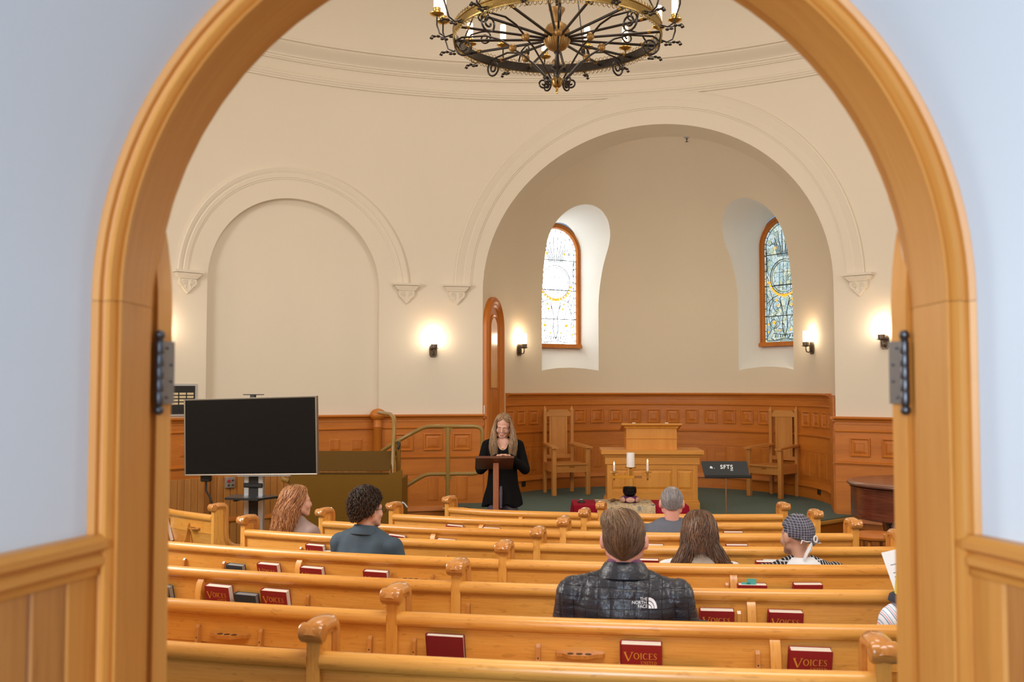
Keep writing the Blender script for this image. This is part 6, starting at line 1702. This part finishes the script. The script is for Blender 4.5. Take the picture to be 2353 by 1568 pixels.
# 3 --- red-haired woman, row 5
P_ = person('woman with long wavy red hair in a taupe jacket, far left of the seated people', 5, -30.7, yaw=-4)
rot = Matrix.Rotation(R_(-28),4,'Z')
hc, sh, body = seated(P_, 1.222, skin='skin', sh_w=.165, build=.92, female=True, rot=rot, hy=.12, hx=.01)
me = remesh(garment_mb(sh, .175, .98, .04, .004, top=.035, neck=.06), .010, 5, .5, 'jacket'); wrinkle(me, .005, 13, 2); mk('jacket', me, M['taupe'], P_, None)
m = collar_mesh(hc, sh, .056, .056, sh+.022, sh+.058, .022); mk('collar', m.mesh('collar', smooth=60), plain('sage_lining', (.35,.35,.26), .8), P_, None)
trousers(P_, 'dark')
HR = hairmat('red_hair', (.17,.048,.014), (.78,.40,.18), .36)
z0 = hc.z
L_ = Hair([(hc.z+.100,hc.x,hc.y-.01,.012,.015,175),(hc.z+.088,hc.x,hc.y-.012,.048,.055,170),(hc.z+.055,hc.x,hc.y-.012,.075,.088,140),(hc.z+.01,hc.x,hc.y-.012,.086,.103,118),(hc.z-.04,hc.x-.004,hc.y-.02,.090,.108,108),(hc.z-.10,hc.x-.012,hc.y-.035,.100,.105,100),(hc.z-.17,hc.x-.028,hc.y-.05,.118,.098,100),(hc.z-.24,hc.x-.05,hc.y-.055,.135,.100,95),(hc.z-.31,hc.x-.07,hc.y-.055,.142,.095,88),(hc.z-.37,hc.x-.085,hc.y-.05,.130,.088,80)])
Lr = Matrix.Translation(Vector((hc.x,hc.y,0))) @ rot @ Matrix.Translation(Vector((-hc.x,-hc.y,0)))
hair_build(P_, L_, HR, Lr, 800, (.0024,.0046), .017, 2.4, (0,.5), (.55,1.0), (-.004,.010), .005, nf=50, nt=36, seed=11, spread=.025, base=.28, shell_t=.93)

# 4 --- grey-haired man, row 6
P_ = person('grey-haired balding man in a slate blue t-shirt, seated in front of the low table', 6, -7.2)
hc, sh, body = seated(P_, 1.212, skin='skin_pink', sh_w=.19, build=1.08, hy=.115, vox=.009, earx=.083)
me = remesh(garment_mb(sh, .20, 1.18, .045, .002, top=.045, neck=.066), .009, 5, .5, 'tshirt'); wrinkle(me, .006, 13, 4); mk('tshirt', me, M['tee'], P_, None)
trousers(P_, 'dark')
HG = hairmat('grey_hair', (.13,.12,.125), (.46,.42,.42), .5)
H4 = Hair(cap_secs(.0785,.097,.091, 126, low=.12, pw=2.2, ear=96, side_end=92, taper=35, n=12))
hair_build(P_, H4, HG, Matrix.Translation(hc), 1100, (.0010,.0018), .002, 1.5, (.12,.8), (.35,1.0), (-.002,.002), .001, nf=50, nt=30, seed=14, base=.42)
m = MB(); m.ellipsoid(hc + Vector((.012,-.028,.052)), (.032,.040,.0435), n=18, m=10); mk('bald_patch', m.mesh('bald', smooth=80), plain('thin_scalp', (.40,.30,.29), .5), P_, None)

# 5 --- brunette woman, row 4
P_ = person('woman with long wavy brown hair in a beige hooded top with a dark strap', 4, -6.45, yaw=3)
hc, sh, body = seated(P_, 1.168, skin='skin', sh_w=.165, build=.95, female=True, hy=.12, hx=0)
me = remesh(garment_mb(sh, .178, 1.02, .045, .006, top=.03, neck=.065), .010, 5, .5, 'sweatshirt'); wrinkle(me, .008, 12, 5)
mk('sweatshirt', me, M['whitetee'], P_, None)
m = MB(); m.ellipsoid((.01,.035,sh-.035), (.115,.055,.085)); m.ellipsoid((.035,.02,sh-.06), (.10,.05,.07)); m.ellipsoid((-.055,.04,sh-.03),(.055,.045,.06)); m.ellipsoid((.095,.05,sh-.02),(.05,.045,.055))
me = remesh(m, .008, 5, .5, 'hood'); wrinkle(me, .012, 17, 6); mk('hood', me, M['hoodie'], P_, None)
m = MB(); m.box(-.13,.13,-.012,.10,sh-.32,sh-.10, bev=.03); m = MB(); m.loft([(0,.05,sh-.34,.14,.07),(0,.045,sh-.20,.14,.07),(0,.05,sh-.10,.12,.06),(0,.06,sh-.07,.08,.05)], n=24); mk('hood_back', m.mesh('vest', smooth=60), M['hoodie'], P_, None)
m = MB(); m.tube([(.06,-.035,sh+.0),(.03,-.046,sh-.06),(.005,-.044,sh-.12),(-.02,-.034,sh-.20)], .006, 6); mk('bag_strap', m.mesh('strap', smooth=60), M['black'], P_, None)
trousers(P_, 'dark')
HB_ = hairmat('brown_hair', (.040,.018,.010), (.25,.125,.065), .34)
L5 = Hair([(hc.z+.101,hc.x,hc.y-.01,.012,.015,175),(hc.z+.090,hc.x,hc.y-.012,.045,.055,170),(hc.z+.058,hc.x,hc.y-.012,.072,.086,140),(hc.z+.01,hc.x,hc.y-.012,.086,.102,118),(hc.z-.04,hc.x,hc.y-.018,.090,.104,110),(hc.z-.08,hc.x,hc.y-.025,.095,.104,104),(hc.z-.15,hc.x,hc.y-.040,.10,.100,100)])
hair_build(P_, L5, HB_, Matrix.Identity(4), 620, (.0022,.0040), .008, 2.0, (0,.5), (.6,1.0), (-.004,.008), .004, nf=48, nt=30, seed=21, spread=.012, base=.18, shell_t=.86)
for sx in (-1, 1):
    Ls = Hair([(hc.z-.06,hc.x+sx*.055,hc.y-.05,.035,.05,170),(hc.z-.13,hc.x+sx*.085,hc.y-.075,.045,.048,170),(hc.z-.20,hc.x+sx*.115,hc.y-.085,.048,.042,170),(hc.z-.28,hc.x+sx*.140,hc.y-.085,.046,.038,170),(hc.z-.36,hc.x+sx*.160,hc.y-.075,.034,.030,170)])
    hair_build(P_, Ls, HB_, Matrix.Identity(4), 240, (.002,.0038), .011, 2.2, (0,.5), (.5,1.0), (-.004,.008), .003, nf=22, nt=20, seed=22+sx, spread=.02, base=.18, name='hair_lock', shell_t=.85)

# 6 --- woman in the headscarf, row 4
P_ = person('woman in a checked headscarf knotted behind and a black and white patterned top', 4, -2.3, yaw=8)
rot = Matrix.Rotation(R_(16),4,'Z')
hc, sh, body = seated(P_, 1.150, skin='skin_tan', sh_w=.18, build=1.12, female=True, rot=rot, hy=.13, hx=-.01)
me = remesh(garment_mb(sh, .20, 1.22, .05, .004, top=.0, neck=.10), .009, 5, .5, 'blouse')
mk('patterned_top', me, quiltmat('basket_print', (.006,.006,.008), (.55,.55,.60), .018, .030, .10, .5, .8, .2, nz=30, vary=.5), P_, None)
me = remesh(garment_mb(sh, .12, .60, .02, .0, z0=.9, top=.042, neck=.068), .008, 6, .5, 'white collar')
m = MB(); m.loft([(0,.095,sh-.05,.10,.080),(0,.098,sh-.02,.112,.086),(0,.10,sh+.012,.112,.084),(0,.105,sh+.035,.085,.072),(0,.108,sh+.050,.066,.060)], n=32); mk('white_collar', m.mesh('wc', smooth=70), M['whitetee'], P_, None)
bpy.data.meshes.remove(me)
trousers(P_, 'dark')
Mx = Matrix.Translation(hc) @ rot
H6 = Hair(cap_secs(.0815,.102,.096, 106, cy=-.010, ear=104, side_end=76, taper=96, n=12))
m = MB(); outr = []
for i in range(30):
    t = i/29; ro = []
    for j in range(61):
        f = -1+2*j/60; p = H6(f, t); c = H6(0, t, 0); v = (p-c).normalized() if (p-c).length > 1e-5 else Vector((0,0,1))
        drop = 0; p = p + v*(.0018*sin(j*2.1+t*9)*min(1, t*2)); p.z -= .010*(1-abs(f))*t
        ro.append(p)
    outr.append(ro + [H6(0, t, 0) + (q-H6(0, t, 0))*.95 for q in reversed(ro)])
m.strip(outr, True, True); xf(m, Mx)
scm = quiltmat('checked_scarf', (.018,.018,.035), (.26,.26,.31), .0135, .0135, .12, 0, .6, .5, nz=50, vary=1.2)
sc6 = mk('headscarf', m.mesh('scarf', smooth=60), scm, P_, None)
def T6(x, y, z): return Mx @ Vector((x, y, z))
kn = MB(); kn.ellipsoid(T6(.028,-.104,-.030), (.020,.014,.018)); kn.ellipsoid(T6(.005,-.106,-.040), (.020,.012,.014)); kn.ellipsoid(T6(-.022,-.100,-.020), (.026,.012,.014)); kn.ellipsoid(T6(.045,-.098,-.045), (.026,.012,.012)); kn.ellipsoid(T6(.02,-.106,-.055), (.018,.012,.014))
me = remesh(kn, .005, 2, .4, 'knot'); wrinkle(me, .006, 50, 2); mk('knot', me, scm, sc6, None)
wb_ = plain('white_scarf_border', (.68,.67,.68), .7)
m = MB(); m.tube([T6(.028+.011*cos(a), -.121, -.028+.017*sin(a)) for a in np.linspace(0, 2*PI, 13)[:-1]], .0052, 6, False, True); mk('loop', m.mesh('loop', smooth=60), wb_, sc6, None)
for pts, w in (([(.005,-.116,-.045),(-.012,-.118,-.075),(-.028,-.113,-.105),(-.035,-.105,-.132)], .013), ([(.0,-.112,-.042),(-.028,-.114,-.040),(-.050,-.108,-.032),(-.055,-.105,-.05)], .010), ([(.035,-.112,-.050),(.062,-.104,-.052),(.085,-.090,-.058)], .010), ([(.01,-.116,-.055),(.0,-.118,-.085),(-.010,-.113,-.100)], .011)):
    m = MB(); m.tube([T6(*p) for p in pts], [w*.5, w] + [w]*(len(pts)-3) + [w*.8] if len(pts) > 3 else [w*.5, w, w*.7], 8, True, False, .35); mk('scarf_tail', m.mesh('tail', smooth=60), wb_, sc6, None)
hf = hairmat('cropped_grey_hair', (.10,.085,.08), (.30,.26,.24), .6)
H6b = Hair(cap_secs(.0755,.094,.088, 126, cy=-.008, ear=95, side_end=96, taper=45, n=10))
hair_build(P_, H6b, hf, Mx, 420, (.0009,.0014), .001, 1.5, (.62,.9), (.75,1.0), (-.001,.001), .0005, nf=40, nt=24, seed=31, base=.4, shell=False)
for x in (-1, 1):
    m = MB(); m.tube([T6(x*.082, -.004, -.068) + Vector((0, .008*cos(a), .010*sin(a)-.008)) for a in np.linspace(0, 2*PI, 11)[:-1]], .0014, 5, False, True); mk('earring', m.mesh('ear'), M['brass'], P_, None)

# 7 --- person at the right edge, row 2, reading a sheet
def stripemat():
    m, nt, b = nmat('striped_cotton')
    tc = nt.nodes.new('ShaderNodeTexCoord'); mp = nt.nodes.new('ShaderNodeMapping'); mp.inputs['Rotation'].default_value = (0, R_(28), 0); mp.inputs['Scale'].default_value = (34, 34, 34)
    sp = nt.nodes.new('ShaderNodeSeparateXYZ'); fr = nt.nodes.new('ShaderNodeMath'); fr.operation = 'FRACT'
    lk(nt, tc.outputs['Object'], mp.inputs['Vector']); lk(nt, mp.outputs[0], sp.inputs[0]); lk(nt, sp.outputs[0], fr.inputs[0])
    r = nt.nodes.new('ShaderNodeValToRGB'); r.color_ramp.interpolation = 'CONSTANT'; e = r.color_ramp.elements
    e[0].position = 0; e[0].color = (.78,.80,.86,1); e[1].position = .28; e[1].color = (.13,.24,.42,1)
    for p, c in ((.40,(.78,.80,.86,1)),(.52,(.62,.10,.16,1)),(.60,(.78,.80,.86,1)),(.74,(.30,.46,.62,1)),(.88,(.78,.80,.86,1))):
        k = e.new(p); k.color = c
    lk(nt, fr.outputs[0], r.inputs['Fac']); lk(nt, r.outputs[0], b.inputs['Base Color']); b.inputs['Roughness'].default_value = .8
    return m
P_ = person('person in a striped shirt and yellow headscarf, mostly hidden by the right jamb', 2, -1.62, u=-.06, yaw=2)
hc, sh, body = seated(P_, 1.22, skin='skin', sh_w=.16, build=.95, female=True, hy=.13, hx=.0)
me = remesh(garment_mb(sh, .172, 1.05, .03, .006, top=.02, neck=.075), .009, 5, .5, 'shirt'); wrinkle(me, .005, 13, 9); mk('striped_shirt', me, stripemat(), P_, None)
mk('navy_collar', collar_mesh(hc, sh, .075, .075, sh+.03, sh+.08, .115).mesh('nc', smooth=60), M['navyvest'], P_, None)
trousers(P_, 'dark')
H7 = Hair([(hc.z+.105,hc.x,hc.y-.01,.012,.015,175),(hc.z+.090,hc.x,hc.y-.012,.05,.058,170),(hc.z+.05,hc.x,hc.y-.012,.078,.090,140),(hc.z-.02,hc.x,hc.y-.012,.150,.108,120),(hc.z-.09,hc.x,hc.y-.02,.172,.112,120),(hc.z-.14,hc.x,hc.y-.03,.180,.120,125)])
m = MB(); rr = []
for i in range(24):
    ro = [H7(-1+2*j/40, i/23) for j in range(41)]; rr.append(ro + [H7(0, i/23, 0)+(q-H7(0, i/23, 0))*.95 for q in reversed(ro)])
m.strip(rr, True, True); mk('yellow_headscarf', m.mesh('ys', smooth=60), M['yellow'], P_, None)
# the sheet they hold
pp = Vector((1.375, 3.98, 0))
sh_t = thing('printed_sheet', 'white printed sheet held up beside the right door jamb', 'paper', (1.79, 4.33, .66), R_(-6))
m = MB(); m.add([(-.105,0,.0),(.105,0,.0),(.105,.10,.27),(-.105,.10,.27),(-.105,.001,.0),(.105,.001,.0),(.105,.101,.27),(-.105,.101,.27)], [(0,1,2,3),(7,6,5,4),(0,4,5,1),(1,5,6,2),(2,6,7,3),(3,7,4,0)])
xf(m, Matrix.Rotation(R_(-14),4,'Y')); B(m, 'sheet', M['paper'], sh_t)
rg = random.Random(5)
for i in range(14):
    z = .245 - i*.0165
    if i in (1, 3, 7, 11): continue
    x0 = -.085 if i != 0 else -.01; x1 = x0 + rg.uniform(.09,.15) if i not in (0,2) else x0+.06
    m = MB(); y = .10*z/.27 - .0008; m.add([(x0,y,z),(x1,y,z),(x1,y+.0012,z+.0035),(x0,y+.0012,z+.0035)], [(0,1,2,3)]); xf(m, Matrix.Rotation(R_(-14),4,'Y')); B(m, 'text_line', M['ink'], sh_t)

# 8 --- woman standing at the lectern
P_ = thing('person', 'woman with long fair hair in a black cardigan standing at the lectern, looking down', 'person', (-.095, 10.36, zfl(10)), PI)
rot = Matrix.Rotation(R_(-8),4,'Z') @ Matrix.Rotation(R_(-20),4,'X') @ Matrix.Rotation(R_(-5),4,'Y')
CR = 1.762; hc = Vector((-.005, .045, CR-.100)); sh = CR-.275
m = head_mb(hc, True, rot)
m.capsule(hc + Vector((0,-.03,-.05)), (0,.0,sh+.0), .042, .047)
m.loft([(0,0,.84,.145,.10),(0,0,.95,.15,.105),(0,0,1.08,.118,.085),(0,.01,1.22,.13,.095),(0,.01,sh-.09,.148,.095),(0,.0,sh-.02,.125,.07),(0,0,sh+.02,.06,.05)], n=24)
m.ellipsoid((0,.060,sh-.055), (.085,.028,.085))
for x in (-1, 1):
    S = Vector((x*.160,0,sh-.05)); E_ = Vector((x*.225,.04,sh-.30)); Wr = Vector((x*.055-.01,.255,sh-.155))
    m.capsule((x*.03,0,sh-.005), S + Vector((-x*.01,0,.01)), .036, .038); m.capsule(S, E_, .043, .036); m.capsule(E_, Wr, .035, .024)
    join(m, hand_mb(Wr, (-x*.62,.5,.15), (0,-.2,1), (0,.8,.3), 38, .95))
    m.capsule((x*.085,0,.90), (x*.09,.01,.50), .078, .052); m.capsule((x*.09,.01,.50), (x*.095,-.01,.10), .050, .034); m.capsule((x*.095,0,.06), (x*.105,.12,.035), .036, .03, flat=.8)
me = remesh(m, .0062, 3, .5, 'body'); mk('body', me, M['skin'], P_, None)
# cardigan and top
m = MB()
m.loft([(0,-.005,.815,.215,.130),(0,-.005,.90,.200,.125),(0,0,1.02,.165,.115),(0,.005,1.15,.150,.108),(0,.008,1.26,.155,.112),(0,.008,sh-.10,.165,.108),(0,.0,sh-.035,.150,.088),(0,-.004,sh+.005,.085,.055)], n=36)
for x in (-1, 1):
    S = Vector((x*.165,0,sh-.055)); E_ = Vector((x*.228,.04,sh-.30)); Wr = Vector((x*.070-.01,.235,sh-.165))
    m.capsule((x*.06,-.01,sh-.005), S + Vector((-x*.01,0,.012)), .042, .050, 16); m.capsule(S, E_, .056, .055, 18); m.capsule(E_, Wr, .054, .038, 16)
me = remesh(m, .008, 4, .5, 'cardigan')
def flare(co, nr):
    z = co[:,2]; k = np.clip((1.05-z)/.24, 0, 1); a = np.arctan2(co[:,1], co[:,0])
    out = co.copy(); w = 1 + .05*k*np.sin(a*9+1) ; out[:,0] *= w; out[:,1] *= w; out[:,2] -= .02*k*np.cos(a*5)
    neck = np.clip(1-np.hypot(co[:,0]/.062, (co[:,2]-(sh-.005))/.105), 0, 1)*(co[:,1] > .02); out[:,1] -= neck*.11
    return out
displace(me, flare); cg = mk('black_cardigan', me, M['knit'], P_, None)
m = MB()
for x in (-1, 1): m.capsule((x*.075,.0,.96), (x*.09,.01,.50), .080, .075); m.capsule((x*.09,.01,.50), (x*.095,0,.09), .074, .066)
m.ellipsoid((0,0,.95), (.13,.10,.09)); mk('trousers', remesh(m, .012, 4), M['trous'], P_, None)
m = MB(); m.loft([(.018,.128,.80,.012,.012),(.018,.127,.95,.016,.012),(.016,.118,1.02,.012,.008)], n=12); mk('trouser_front', m.mesh('tf', smooth=60), M['trous'], P_, None)
for x in (-1, 1):
    s = MB(); s.loft([(x*.105,.045,.0,.042,.120),(x*.105,.045,.02,.045,.123),(x*.105,.035,.05,.042,.105),(x*.10,.0,.085,.040,.06),(x*.098,-.01,.11,.040,.045)], n=18); mk('shoe', s.mesh('shoe', smooth=60), M['shoe'], P_, None)
# face details
Mf = Matrix.Translation(hc) @ rot
bvb = BVHTree.FromPolygons([v.co for v in P_.children[0].data.vertices], [tuple(p.vertices) for p in P_.children[0].data.polygons])
def onface(x, z, off=.0008):
    o = Mf @ Vector((x, .3, z)); d = (Mf.to_3x3() @ Vector((0,-1,0))).normalized(); h = bvb.ray_cast(o, d)[0]
    return (h - d*off) if h else Mf @ Vector((x,.1,z))
for x in (-1, 1):
    m = MB(); m.tube([onface(x*.016,-.008), onface(x*.030,-.002), onface(x*.046,-.010)], [.0010,.0020,.0010], 6); mk('eyebrow', m.mesh('b'), M['brow'], P_, None)
    m = MB(); m.tube([onface(x*.019,-.036), onface(x*.030,-.0405), onface(x*.042,-.036)], [.0008,.0014,.0008], 6); mk('eyelashes', m.mesh('l'), M['brow'], P_, None)
m = MB(); m.tube([onface(-.019,-.0925), onface(-.008,-.0905), onface(0,-.0915), onface(.008,-.0905), onface(.019,-.0925)], [.001,.0032,.0028,.0032,.001], 8, flat=.7); m.tube([onface(-.015,-.096), onface(0,-.0985), onface(.015,-.096)], [.001,.0036,.001], 8); mk('lips', m.mesh('lips', smooth=60), M['lips'], P_, None)
m = MB(); m.tube([(-.05,.075,sh-.02),(-.03,.105,sh-.055),(0,.118,sh-.078),(.03,.105,sh-.055),(.05,.075,sh-.02)], .001, 5); m.ellipsoid((0,.119,sh-.083), (.008,.003,.008)); mk('necklace', m.mesh('neck'), M['brass'], P_, None)
HF = hairmat('fair_hair', (.17,.095,.05), (.58,.37,.20), .38)
# scalp, then curtains falling forward over both shoulders
Hc = Hair([(.099,0,-.008,.010,.014,179),(.092,0,-.010,.040,.050,178),(.068,0,-.011,.066,.080,166),(.040,0,-.012,.079,.095,138),(.020,0,-.012,.082,.098,112),(-.02,0,-.014,.084,.100,98),(-.08,0,-.020,.088,.098,94),(-.14,0,-.028,.092,.092,94)])
hair_build(P_, Hc, HF, Mf, 520, (.0018,.0032), .004, 1.5, (0,.4), (.6,1.0), (-.003,.004), .003, nf=48, nt=28, seed=41, base=.32)
for sx in (-1, 1):
    a = hc
    Ls = Hair([(a.z+.055,a.x+sx*.060,a.y+.020,.016,.045,175),(a.z-.01,a.x+sx*.084,a.y+.008,.014,.045,175),(a.z-.08,a.x+sx*.096,a.y+.010,.018,.045,175),(a.z-.15,a.x+sx*.102,a.y+.030,.026,.040,175),(a.z-.22,a.x+sx*.102,a.y+.055,.034,.030,175),(a.z-.30,a.x+sx*.096,a.y+.062,.032,.022,175),(a.z-.38,a.x+sx*.080,a.y+.058,.018,.012,175)])
    hair_build(P_, Ls, HF, Matrix.Identity(4), 230, (.0018,.0034), .006, 1.6, (0,.4), (.55,1.0), (-.003,.006), .002, nf=20, nt=22, seed=42+sx, base=.4, name='hair_lock', spread=.01)
